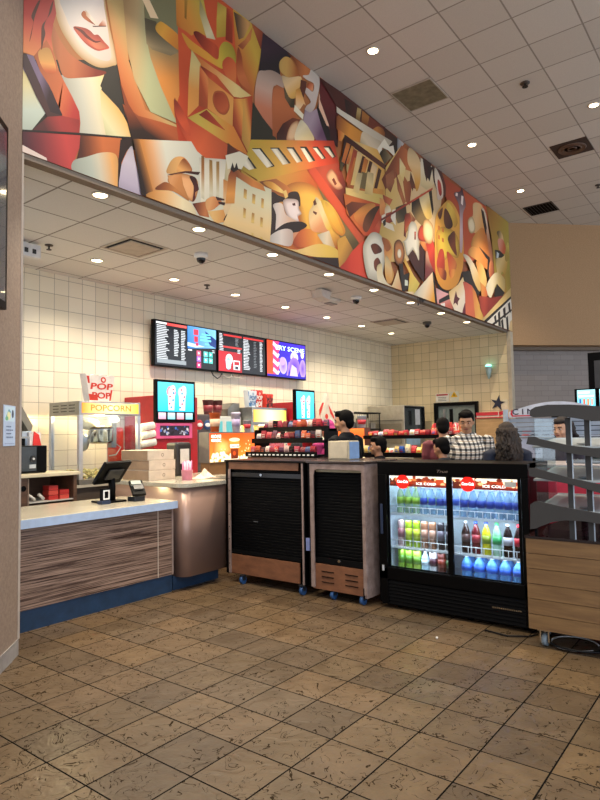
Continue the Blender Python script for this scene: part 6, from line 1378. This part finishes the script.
# ------------------------------------------------------------------ candy racks
def packet(x, y, z, w, h, d, col, col2, label, group, rz, i):
    o = thing('candy_packet', label, 'candy', (x, y, z), rz, group)
    a = (random.random() - .5) * .3
    b = MB(); n = 6
    P = []
    for k in range(n + 1):
        zz = h * k / n; th = d * math.sin(PI * min(1, max(.08, k / n)) * .96) * .5 + .003
        P.append((th, zz))
    rings = [[(-w / 2, -th, zz), (w / 2, -th, zz), (w / 2, th, zz), (-w / 2, th, zz)] for th, zz in P]
    o.rotation_euler = (random.uniform(-.28, .28), random.uniform(-.1, .1), rz)
    b.rings(rings, smooth=False); b.build('packet_body', M(col, .35), o, local=True)
    MB().box(-w * .32, w * .32, -d * .56, -d * .50, h * .35, h * .65).build('packet_label', M(col2, .4), o, local=True)
    return o
cols = ['981c28', 'b02834', '6c141e', 'c0b4ac', '1c1416', 'a84824', '4c1c38', '28406c', '8c2432', 'a84050', '34141a', 'c0a098']
cname = dict(zip(cols, ['red', 'bright red', 'dark red', 'white', 'black', 'orange', 'purple', 'blue', 'crimson', 'pink', 'maroon', 'pale pink']))
colB = ['c8a048', 'e0c850', 'd84030', 'b82838', 'e8dcb0', '3058a8', 'c8b070', 'd8d0c8', '8c2430']; cname.update(dict(zip(colB, ['gold', 'yellow', 'red', 'crimson', 'cream', 'blue', 'tan', 'white', 'dark red'])))
t = thing('candy_rack', 'black tiered candy rack behind the wide shutter cabinet', 'candy rack', (5.92, 4.72, 0))
bx(5.72, 6.12, 4.16, 5.26, 0, 1.30).build('rack_base', m_brownlam, t)
tiersA = [(5.70, 1.335), (5.82, 1.50), (5.96, 1.64)]
for X, z in tiersA: bx(X, X + .16, 4.15, 5.27, z - .03, z).build('tier_tray', m_black, t)
for X, z in tiersA: bx(X - .008, X, 4.15, 5.27, z - .03, z + .03).build('tier_rail', m_black, t)
bx(5.86, 6.14, 4.15, 4.165, 1.3, 1.64).build('rack_side', m_black, t); bx(5.86, 6.14, 5.25, 5.265, 1.3, 1.64).build('rack_side', m_black, t)
b = MB()
for k in range(16): b.box(5.688, 5.692, 4.19 + k * .066, 4.225 + k * .066, 1.322, 1.338)
b.build('price_tag', m_white, t)
tn = ['lowest', 'middle', 'top']
for ti, (X, z) in enumerate(tiersA):
    for i in range(13):
        c = cols[(i * 5 + ti * 3) % 12] if random.random() < .8 else random.choice(cols)
        packet(X + .07, 5.20 - i * .079, z, .07, random.uniform(.09, .13) if ti else random.uniform(.08, .11), .035, c, random.choice(cols), '%s candy packet, %s from the left, %s tier behind the wide cabinet' % (cname[c], nth[i], tn[ti]), 'packets on the left candy rack', -PI / 2 + random.uniform(-.25, .25), i)
t = thing('candy_rack', 'long black two tier candy rack with a brown base beyond the cooler', 'candy rack', (7.75, 3.95, 0))
bx(7.50, 8.0, 3.20, 4.70, 0, 1.20).build('rack_base', m_brownlam, t)
bx(7.48, 7.8, 3.20, 4.70, 1.235, 1.27).build('tier_tray', m_black, t)
bx(7.62, 8.0, 3.20, 4.70, 1.49, 1.52).build('tier_tray', m_black, t)
bx(7.46, 7.48, 3.20, 4.70, 1.235, 1.30).build('tier_rail', m_black, t)
bx(7.60, 7.62, 3.20, 4.70, 1.49, 1.54).build('tier_rail', m_black, t)
for Y in (3.21, 4.67): bx(7.9, 7.93, Y, Y + .03, 1.2, 1.49).build('rack_post', m_black, t)
bx(7.478, 7.49, 3.3, 4.6, 1.205, 1.225).build('pale_strip', M('c8b898', .5), t)
for ti, (X, z) in enumerate(((7.56, 1.27), (7.70, 1.52))):
    for i in range(17):
        cl = ['d84030', 'b82838', 'd8d0c8', 'b82838', 'd84030', '8c2430'] if ti else (['c8b070', '3058a8', 'e8dcb0', 'b82838', 'c8a048', 'd8d0c8'] if i < 10 else ['e0c850', 'e0c850', 'c8a048'])
        c = cl[(i * 7) % len(cl)]
        packet(X, 4.62 - i * .083, z, .075, random.uniform(.09, .15) if not ti else random.uniform(.07, .11), .04, c, random.choice(colB), '%s candy packet, %s from the left, %s tier of the long far rack' % (cname[c], nth[i], ('lower', 'upper')[ti]), 'packets on the long candy rack', -PI / 2 + random.uniform(-.25, .25), i)
for i in range(8):
    c = ['d84030', 'b82838', 'd8d0c8', 'd86830'][i % 4]
    cname['d86830'] = 'orange'
    packet(7.86, 3.70 - i * .06, 1.52, .08, .20 - .01 * abs(i - 3), .04, c, 'e8dcb0', '%s tall candy bag, %s from the left, heaped at the long rack right end' % (cname[c], nth[i]), 'tall bags heaped on the long rack', -PI / 2 + random.uniform(-.4, .4), i)
# orange lit menu panel at the left end of the long rack + cups above
t = thing('glowing_counter_sign', 'small bright orange and cream counter sign at the left end of the long rack', 'lit sign', (7.9, 4.95, 0))
bx(7.70, 8.1, 4.74, 5.35, 0, 1.20).build('sign_plinth', M('4a3830', .5), t)
bx(7.75, 7.90, 4.76, 5.33, 1.20, 1.66).build('sign_case', M('6a3828', .5), t)
picture('sign_picture', [rect('f0a050', 0, 0, .55, .30, 'ffe8b0', (0, .3, 0, 0)), rect('e85818', 0, .30, .55, .44, 'f07830', (0, .3, 0, .44)), disc('fff0c0', .2, .1, .08)], (7.7485, 5.32, 1.21), *TOWARD_US_X, m_scr, t)
for i, (dy, c, s) in enumerate(((.0, 'd8c8c8', '4868b8'), (.18, 'e0d4c8', 'c02838'), (.40, 'c8d8e0', 'b83038'))):
    cup(7.83, 5.26 - dy, 1.66, .07, (.26, .24, .17)[i], c, None, '%s cup on the glowing orange counter sign, %s' % (('white and blue', 'white', 'pale red banded')[i], ('left', 'middle', 'right')[i]), s)

# ------------------------------------------------------------------ far tiled wall: ovens, pass-through, signs
t = thing('steel_oven', 'big stainless oven with a dark glass side at the far tiled corner', 'oven', (12.3, 6.8, 1.04))
bx(11.9, 12.9, 6.30, 7.22, 1.04, 2.18).build('oven_case', M('a8a294', .35, .5), t, bevel=.01)
bx(11.885, 11.90, 6.34, 7.20, 1.84, 1.86).build('seam_strip', M('5c5850', .4), t)
bx(11.88, 11.90, 6.36, 7.18, 1.35, 1.78).build('oven_shelf_panel', M('8c8474', .3, .5), t)
for k in range(4): bx(11.87, 11.88, 6.42 + .2 * k, 6.54 + .2 * k, 1.50 + .05 * (k % 2), 1.62).build('control_box', M(('3c3830', 'b8a888', '5c5448', '302c28')[k], .5), t)
bx(11.92, 12.88, 6.285, 6.30, 1.60, 2.16).build('dark_glass_door', M('1c2024', .12, coat=1), t)
bx(12.4, 12.62, 6.279, 6.286, 1.75, 2.10).build('paper_note', M('c8ccd0', .6), t)
bx(11.95, 12.6, 6.28, 6.286, 1.30, 1.58).build('blue_panel', M('90acc0', .3), t)
t = thing('pass_window', 'black framed kitchen pass window on the far tiled wall behind the customers', 'window frame', (13.15, 5.65, 1.4))
b = MB().box(13.10, 13.198, 5.12, 6.16, 2.17, 2.25).box(13.10, 13.198, 6.08, 6.16, 1.3, 2.17).box(13.10, 13.198, 5.12, 5.18, 1.3, 2.17).box(13.10, 13.198, 5.12, 6.16, 1.24, 1.3)
b.build('black_frame', m_black, t)
bx(13.17, 13.19, 5.18, 6.08, 1.3, 2.17).build('grey_glass', M('74807c', .15), t)
bx(13.155, 13.168, 5.9, 5.96, 1.35, 2.1).build('painted_pane_reflection', m_steel, t); bx(13.155, 13.168, 5.72, 5.80, 1.75, 2.1).build('dark_hanging_tool', m_blackm, t)  # the steel strip stands in for a reflection in the glass
t = thing('wall_notice', 'white notice with a red heading on the far tiled wall left of the yellow sign', 'notice', (13.19, 6.0, 2.27))
bx(13.185, 13.199, 5.82, 6.14, 2.27, 2.47).build('paper', M('e0dcd0', .6), t)
bx(13.18, 13.186, 5.84, 6.12, 2.42, 2.455).build('red_heading', M('b03030', .6), t)
b = MB()
for k in range(3): b.box(13.182, 13.186, 5.88, 6.08, 2.30 + .035 * k, 2.312 + .035 * k)
b.build('text_line', M('6c6860', .6), t)
t = thing('caution_sign', 'white sign with a yellow triangle on the far tiled wall', 'sign', (13.19, 5.7, 2.27))
bx(13.185, 13.199, 5.58, 5.79, 2.26, 2.50).build('paper', M('d8d4c0', .6), t)
MB().prism([(5.60, 2.37), (5.77, 2.37), (5.685, 2.50)], 'x', 13.178, 13.186).build('yellow_triangle', M('e8b820', .5), t)
MB().prism([(5.675, 2.39), (5.695, 2.39), (5.69, 2.45), (5.68, 2.45)], 'x', 13.174, 13.179).build('black_mark', m_black, t)
t = thing('wall_sconce', 'small teal glass sconce glowing on the far tiled wall', 'wall lamp', (13.15, 4.83, 2.55))
MB().cyl((13.19, 4.83, 2.8), (13.12, 4.83, 2.8), .03).build('wall_plate', m_steel, t)
MB().lathe((13.10, 4.83, 2.60), [(.02, .13), (.04, .2), (.06, .28), (.07, .38), (.07, .40)], 18).build('glass_shade', M('a8c4c0', .2), t)
MB().lathe((13.10, 4.83, 2.99), [(.065, 0), (.06, .04), (.04, .055), (.01, .06)], 16).build('glowing_top', M('80e8d8', .3, emit=2.2), t)
t = thing('star_figure', 'black jumping figure cutout with a red trail on the far tiled wall', 'wall decoration', (13.19, 4.65, 1.9))
star = []
for k in range(10):
    a = PI / 2 + k * PI / 5 + .2; q = .17 if k % 2 == 0 else .06
    star.append((4.68 + q * math.cos(a), 2.19 + q * math.sin(a)))
MB().prism(star, 'x', 13.17, 13.199).build('figure_cutout', M('1c2038', .5), t)
MB().prism([(4.55, 2.02), (4.72, 1.98), (4.70, 1.92), (4.52, 1.95)], 'x', 13.175, 13.199).build('red_trail', M('c82838', .5), t)
bx(13.18, 13.199, 4.46, 4.60, 2.02, 2.26).build('cream_card', M('d8ccb0', .6), t)
t = thing('wood_back_shelf', 'brown wooden display ledge with a red edge along the far tiled wall', 'shelf', (13.0, 4.8, 0))
bx(12.95, 13.2, 4.45, 5.10, 0, 1.86).build('ledge_body', wood('tan_wood_ledge', '9c7c54', 'b89468', 1, 3, 18), t)
bx(12.93, 12.95, 4.60, 5.08, 1.92, 1.99).box(12.93, 13.2, 4.45, 5.1, 1.86, 1.88).build('red_edge', M('c02c38', .5), t)
bx(12.95, 13.0, 4.60, 5.08, 1.88, 1.99).build('edge_backing', M('e0d8c8', .5), t)

# beyond, in the alcove at the right
t = thing('alcove_counter', 'black counter unit in the dark alcove behind the arched sign', 'counter', (11.1, 1.9, 0))
bx(10.9, 11.5, .8, 2.95, 0, 1.90).build('counter_body', m_black, t)
MB().prism([(2.95, 1.90), (2.75, 2.02), (2.40, 2.02), (2.40, 1.90)], 'x', 10.95, 10.98).build('sloped_top', m_black, t)
for i, (a, c) in enumerate(((2.225, 2.50), (1.90, 2.16))):
    t = thing('menu_monitor', ('small pale blue menu monitor beside the black cabinet in the alcove', 'pale blue menu monitor cut by the right edge of the picture')[i], 'monitor', (10.85, (a + c) / 2, 1.90), 0, 'alcove monitors')
    bx(10.80, 10.84, a - .04, c + .04, 1.93, 2.25).build('monitor_case', m_black, t)
    bx(10.84, 10.94, (a + c) / 2 - .03, (a + c) / 2 + .03, 1.90, 2.05).build('mount', m_black, t)
    w = c - a
    sh = [rect('60c8e0', 0, 0, w, .28, 'a8e4ec', (0, 0, 0, .28)), rect('e8f8fc', .02, .16, w - .02, .19), rect('e8f8fc', .02, .22, w * .7, .25)]
    for k in range(4): sh += [rect(('3858a0', 'e06040', 'e88850', 'e8a090')[k], .03 + k * .06, .03, .06 + k * .06, .13)]
    picture('screen_picture', sh, (10.7985, c, 1.95), *TOWARD_US_X, m_scr, t, (0, w, 0, .28))
t = thing('tall_black_cabinet', 'tall black cabinet edge standing in the alcove at the right edge', 'cabinet', (11.2, 1.6, 0))
bx(11.0, 11.5, .9, 2.36, 1.905, 2.86).build('cabinet_case', m_black, t, bevel=.01)
bx(10.985, 11.0, 1.0, 2.26, 1.95, 2.72).build('grey_door', M('3c3e42', .3), t)

# framed poster case at the far left, and the flyer
t = thing('poster_case', 'black framed poster case edge on the pillar at the left border', 'poster case', (1.9, 4.0, 1.2))
def onpil(tt, d, z): # along the 45 degree face, tt metres from the corner, d metres proud
    s = .70711; return (px - tt * s + d * s, py - tt * s - d * s, z)
def pilbox(t0, t1, d, z0, z1, d0=.0008):
    P = [onpil(t0, d0, 0)[:2], onpil(t1, d0, 0)[:2], onpil(t1, d, 0)[:2], onpil(t0, d, 0)[:2]]; return MB().prism(P, 'z', z0, z1)
pilbox(.455, 1.25, .05, 2.45, 3.72).build('black_frame', m_black, t)
pilbox(.49, 1.20, .052, 2.5, 3.67).build('poster_print', M('3c4450', .2, coat=.5), t)

t = thing('taped_flyer', 'small pale blue flyer with a picture taped to the speckled pillar', 'flyer', onpil(.22, .002, 1.52))
pilbox(.105, .348, .003, 1.525, 1.812).build('paper_sheet', M('b8cce8', .6), t)
fl = [rect('c8e0f0', .02, .17, .22, .275), poly('58a0b8', (.04, .20), (.10, .26), (.14, .24), (.10, .19)), disc('e8e8b0', .10, .21, .035, .03), disc('283858', .18, .225, .022, .03), disc('70b890', .06, .19, .03, .015), rect('8898c0', .02, .012, .22, .016)]
for k in range(4):
    for j in range(3 + (k % 2)): fl.append(rect('506890', .05 + .035 * j, .13 - .025 * k, .078 + .035 * j, .138 - .025 * k))
picture('flyer_print', fl, onpil(.345, .0035, 1.528), (.70711, .70711, 0), (0, 0, 1), m_print, t)
# ------------------------------------------------------------------ people
def cloth(name, c, rough=.8): return M(c, rough, var=.12)
def plaid():
    t = NT('plaid_cloth'); o = t.obj()
    def band(u, per, w, off=0):
        d, _ = t.cell(u, off, per); return t.math('LESS_THAN', d, w)
    u = t.math('ADD', o[0], t.math('MULTIPLY', o[1], .6)); v = t.math('ADD', o[2], t.math('MULTIPLY', o[1], .15))
    a = t.math('MULTIPLY', band(u, .052, .011), .75); b = t.math('MULTIPLY', band(v, .058, .012), .75)
    k = t.math('MINIMUM', t.math('ADD', a, b), 1.0)
    c = t.mix(k, lin('e8e2d8'), lin('181c24'))
    t.set(Base_Color=t.mix(t.math('MULTIPLY', band(v, .058, .003, .029), .7), c, lin('a88858')), Roughness=.85); return t.m
M_PLAID = plaid()

def person(x, y, ang, H, label, skin='c09070', hair='0c0807', shirt='20242c', pants='28303c', hairstyle='short', pose='down', tilt=0, build_=1.0, shirt_mat=None, sleeves=True, group=None, headwear=None, turn=0):
    """ang: direction faced (radians); local frame looks along +Y"""
    t = thing('person', label, 'person', (x, y, 0), ang - PI / 2, group)
    s = H / 1.75; g = build_
    def S(p): return (p[0] * s, p[1] * s, p[2] * s)
    HM = Matrix.Translation((0, .005, 1.50)) @ Matrix.Rotation(turn, 4, 'Z') @ Matrix.Rotation(-tilt, 4, 'X') @ Matrix.Translation((0, -.005, -1.50))
    def hp(p): q = HM @ Vector(p); return S(q)
    hr = (HM.to_3x3())
    skinm = M(skin, .5, var=.03)
    b = MB()
    def ell(c, r, n=14, m=9, head=False, bb=None):
        (bb or b).ell(hp(c) if head else S(c), [q * s for q in r], n, m, hr if head else None)
    # trunk
    ell((0, 0, .95), (.155 * g, .105 * g, .13)); ell((0, 0, 1.12), (.135 * g, .095 * g, .17)); ell((0, 0, 1.32), (.165 * g, .105 * g, .17)); ell((0, -.005, 1.435), (.17, .075, .06))
    b.tube([S((0, -.01, 1.38)), S((0, -.002, 1.48)), hp((0, .005, 1.57))], 1, 12, [.062 * s, .053 * s, .052 * s])
    # head
    ell((0, .005, 1.655), (.074, .092, .105), 18, 12, True); ell((0, .035, 1.60), (.056, .060, .062), 14, 9, True); ell((0, .078, 1.562), (.022, .018, .016), 10, 7, True)
    ell((0, .098, 1.628), (.012, .018, .022), 10, 7, True); ell((0, .106, 1.616), (.016, .014, .010), 10, 7, True)
    for k in (-1, 1):
        ell((k * .075, .0, 1.635), (.010, .022, .032), 10, 7, True); ell((k * .042, .062, 1.61), (.022, .028, .022), 10, 7, True)
    ell((0, .08, 1.672), (.055, .018, .012), 12, 7, True)
    # arms
    A = {'down': [(.19, 0, 1.445), (.225, -.01, 1.15), (.235, .05, .90)], 'front': [(.19, 0, 1.445), (.235, .0, 1.16), (.15, .23, 1.10)], 'up': [(.19, 0, 1.42), (.25, .06, 1.17), (.14, .26, 1.26)]}[pose]
    for k in (-1, 1):
        P = [S((k * p[0] * (g if i < 2 else 1), p[1], p[2])) for i, p in enumerate(A)]
        b.tube([P[0], ((Vector(P[0]) + Vector(P[1])) / 2), P[1], ((Vector(P[1]) * .6 + Vector(P[2]) * .4)), P[2]], 1, 10, [.052 * s, .046 * s, .038 * s, .037 * s, .026 * s])
        w = Vector(P[2]); d = (w - Vector(P[1])).normalized(); side = Vector((k, 0, 0)); side = (side - d * side.dot(d)).normalized(); nrm = d.cross(side).normalized()
        pc = w + d * .05 * s
        b.tube([w - d * .01, w + d * .03 * s, w + d * .085 * s], 1, 10, [.026 * s, .034 * s, .036 * s])
        for j, (o_, L) in enumerate(((-.030, .072), (-.010, .082), (.011, .076), (.030, .060))):
            q = w + d * .085 * s + side * o_ * s
            b.tube([q - d * .02 * s, q + d * L * .45 * s, q + d * L * .78 * s - nrm * .012 * s, q + d * L * .95 * s - nrm * .030 * s], 1, 6, [.0095 * s, .009 * s, .008 * s, .007 * s])
        q = w + d * .025 * s - side * .028 * s
        b.tube([q, q + d * .03 * s - side * .024 * s, q + d * .06 * s - side * .030 * s - nrm * .01 * s], 1, 6, [.012 * s, .0105 * s, .008 * s])
    # legs
    for k in (-1, 1):
        b.tube([S((k * .085, 0, .93)), S((k * .095, .01, .70)), S((k * .10, .02, .48)), S((k * .10, -.01, .30)), S((k * .10, 0, .07))], 1, 12, [.088 * s, .076 * s, .052 * s, .052 * s, .036 * s])
        b.tube([S((k * .10, -.04, .045)), S((k * .105, .05, .04)), S((k * .108, .15, .03))], 1, 10, [.036 * s, .036 * s, .026 * s])
    b.build('body', skinm, t, local=True, remesh=.0075)
    # shirt
    c = MB()
    def cell_(ce, r): c.ell(S(ce), [q * s for q in r], 16, 10)
    cell_((0, 0, 1.00), (.172 * g, .122 * g, .15)); cell_((0, 0, 1.14), (.158 * g, .115 * g, .18)); cell_((0, 0, 1.30), (.185 * g, .122 * g, .18)); cell_((0, -.005, 1.445), (.205, .085, .058)); cell_((0, -.01, 1.49), (.11, .075, .045))
    c.tube([S((0, -.01, 1.44)), S((0, -.003, 1.515))], .066 * s, 14)
    for k in (-1, 1):
        P = [Vector(S((k * p[0] * (g if i < 2 else 1), p[1], p[2]))) for i, p in enumerate(A)]
        pts = [P[0] - Vector((k * .03 * s, 0, 0)), P[0], (P[0] + P[1]) / 2, P[1]] + ([P[1] * .5 + P[2] * .5, P[1] * .1 + P[2] * .9] if sleeves else [])
        rs = [.06, .066, .06, .054] + ([.050, .040] if sleeves else []); c.tube(pts, 1, 12, [q * s for q in rs])
    c.build('shirt', shirt_mat or cloth('shirt', shirt), t, local=True, remesh=.010)
    c = MB(); c.ell(S((0, 0, .94)), [q * s for q in (.165 * g, .118 * g, .12)], 16, 9)
    for k in (-1, 1): c.tube([S((k * .085, 0, .93)), S((k * .095, .01, .70)), S((k * .10, .02, .48)), S((k * .10, 0, .30)), S((k * .10, 0, .09))], 1, 12, [q * s for q in (.10, .09, .072, .066, .062)])
    c.build('trousers', cloth('trousers', pants), t, local=True, remesh=.012)
    for k in (-1, 1):
        MB().tube([S((k * .10, -.07, .048)), S((k * .10, -.02, .05)), S((k * .105, .08, .045)), S((k * .108, .18, .035))], 1, 12, [q * s for q in (.032, .045, .045, .03)]).build('shoe', M('1c1a1a', .5), t, local=True)
    # face details
    e = MB(); i_ = MB(); br = MB()
    for k in (-1, 1):
        e.ell(hp((k * .030, .084, 1.651)), [q * s for q in (.0125, .008, .0065)], 10, 6, hr); i_.ell(hp((k * .030, .0905, 1.651)), [q * s for q in (.006, .003, .006)], 8, 6, hr)
        br.tube([hp((k * .014, .099, 1.672)), hp((k * .032, .097, 1.677)), hp((k * .050, .083, 1.671))], .0045 * s, 6)
    ey = e.build('eyes', M('d8d4cc', .3), t, local=True); i_.build('irises', M('1c1410', .2), ey, local=True); br.build('eyebrows', M(hair, .8), t, local=True)
    MB().ell(hp((0, .1, 1.588)), [q * s for q in (.024, .008, .0075)], 12, 6, hr).build('lips', M('8c4c44', .5), t, local=True)
    # hair
    h = MB(); he = lambda c_, r: h.ell(hp(c_), [q * s for q in r], 18, 12, hr)
    he((0, -.022, 1.685), (.083, .093, .092)); he((0, .03, 1.728), (.072, .068, .040)); he((0, -.05, 1.63), (.072, .058, .075))
    for k in (-1, 1): he((k * .066, -.005, 1.678), (.018, .045, .055))
    if hairstyle == 'short':
        for k in range(40):
            a = random.uniform(-1.3, 1.3); q = Vector((.07 * math.sin(a), .03 + .05 * math.cos(a) * random.random(), 1.735 + .022 * math.cos(a)))
            h.ell(hp(q), [.014 * s] * 3, 7, 5)
    if hairstyle == 'long':
        for k in range(64):
            a = PI * (.02 + .96 * k / 63) + PI      # around the back from ear to ear
            rr2 = .078 + .012 * random.random(); L = random.uniform(.34, .50); ph = random.random() * 6.28
            pts = []; rs = []
            for i in range(12):
                f = i / 11; z = 1.70 - f * L; spread = 1 + .35 * min(1, f * 1.6)
                wv = .014 * math.sin(ph + f * 16)
                q = Vector((rr2 * math.cos(a) * spread + wv, rr2 * 1.05 * math.sin(a) * (spread if f < .5 else 1.3) - .02 + wv * .5, z))
                if f > .35: q.y = min(q.y, -.085 - .03 * math.sin(-a if math.sin(a) > 0 else -a) * .3)
                pts.append(S(q) if f > .3 else hp(q)); rs.append((.018 if f < .7 else .018 * (1.05 - f) / .35 + .003) * s)
            h.tube(pts, 1, 6, rs)
    o = h.build('hair', M(hair, .75, var=.25), t, local=True, remesh=0 if hairstyle == 'long' else .009)
    if headwear:
        q = MB(); q.ell(hp((0, -.015, 1.695)), [v * s for v in (.094, .108, .095)], 18, 12, hr)
        if headwear[0] == 'cap': q.ell(hp((0, .11, 1.71)), [v * s for v in (.065, .07, .008)], 14, 7, hr)
        else: q.ell(hp((0, -.055, 1.60)), [v * s for v in (.088, .085, .12)], 16, 10, hr); q.ell(S((0, -.03, 1.48)), [v * s for v in (.13, .10, .06)], 16, 9)
        q.build('cap' if headwear[0] == 'cap' else 'hood', cloth('hood', headwear[1]), t, local=True, remesh=.009)
    return t
def fa(dx, dy): return math.atan2(dy, dx)
person(6.58, 2.70, fa(-.95, -.45), 1.80, 'man in a checked shirt looking down behind the cooler', 'c08c68', '090605', '20242c', '2c3444', 'short', 'front', .30, 1.14, M_PLAID, turn=-.12)
person(5.93, 2.03, fa(.75, .45), 1.64, 'woman with long wavy dark hair and navy top, back turned, behind the cooler', 'b88868', '2c2018', '141c30', '28303c', 'long', 'down', .05, .95)
person(5.78, 3.80, fa(.0, 1.0), 1.82, 'man in a dark jacket seen from behind, beside the small beige box', 'b08060', '050403', '14161a', '20242c', 'short', 'down', .12, 1.2, turn=.35)
person(5.82, 3.40, fa(-.55, .8), 1.52, 'boy with dark hair in profile facing left, just right of the small beige box', 'b07c5c', '080504', '181418', '28303c', 'short', 'down', .05, .88)
person(5.86, 2.66, fa(.2, .9), 1.50, 'child with dark hair seen from behind, left of the man in the checked shirt', 'b07c5c', '060404', '1c2028', '28303c', 'short', 'down', .2, .88)
person(6.64, 1.69, fa(-.95, .25), 1.69, 'girl with long dark hair seen between the kiosk shelves, before the white rack', 'c89878', '241814', '30303c', '28303c', 'long', 'down', .15, .9)
person(6.90, 3.13, fa(.9, .5), 1.73, 'person with dark hair bending at the right end of the long candy rack', 'b07c5c', '090605', '6c3038', '28303c', 'short', 'front', .3, 1.0)
person(6.55, 4.58, fa(.3, .9), 1.73, 'person in a magenta hood behind the left candy rack', 'b07c5c', '090605', '9c2464', '28303c', 'short', 'down', .2, 1.0, headwear=('hood', 'a02468'))
person(6.86, 5.36, fa(-.6, .7), 1.74, 'person in a black cap at the far side of the left candy rack', 'b07c5c', '090605', '24242c', '28303c', 'short', 'down', .3, 1.0, headwear=('cap', '141214'))

# ------------------------------------------------------------------ daylight and exposure
w = bpy.data.worlds.new('daylight'); sc.world = w; w.use_nodes = True
bg = w.node_tree.nodes['Background']; bg.inputs[0].default_value = (.80, .88, 1.0, 1); bg.inputs[1].default_value = WORLD
vs = sc.view_settings; vs.view_transform = 'Standard'; vs.look = 'None'; vs.gamma = 1; vs.use_curve_mapping = False; vs.exposure = EXPO
sc.display_settings.display_device = 'sRGB'
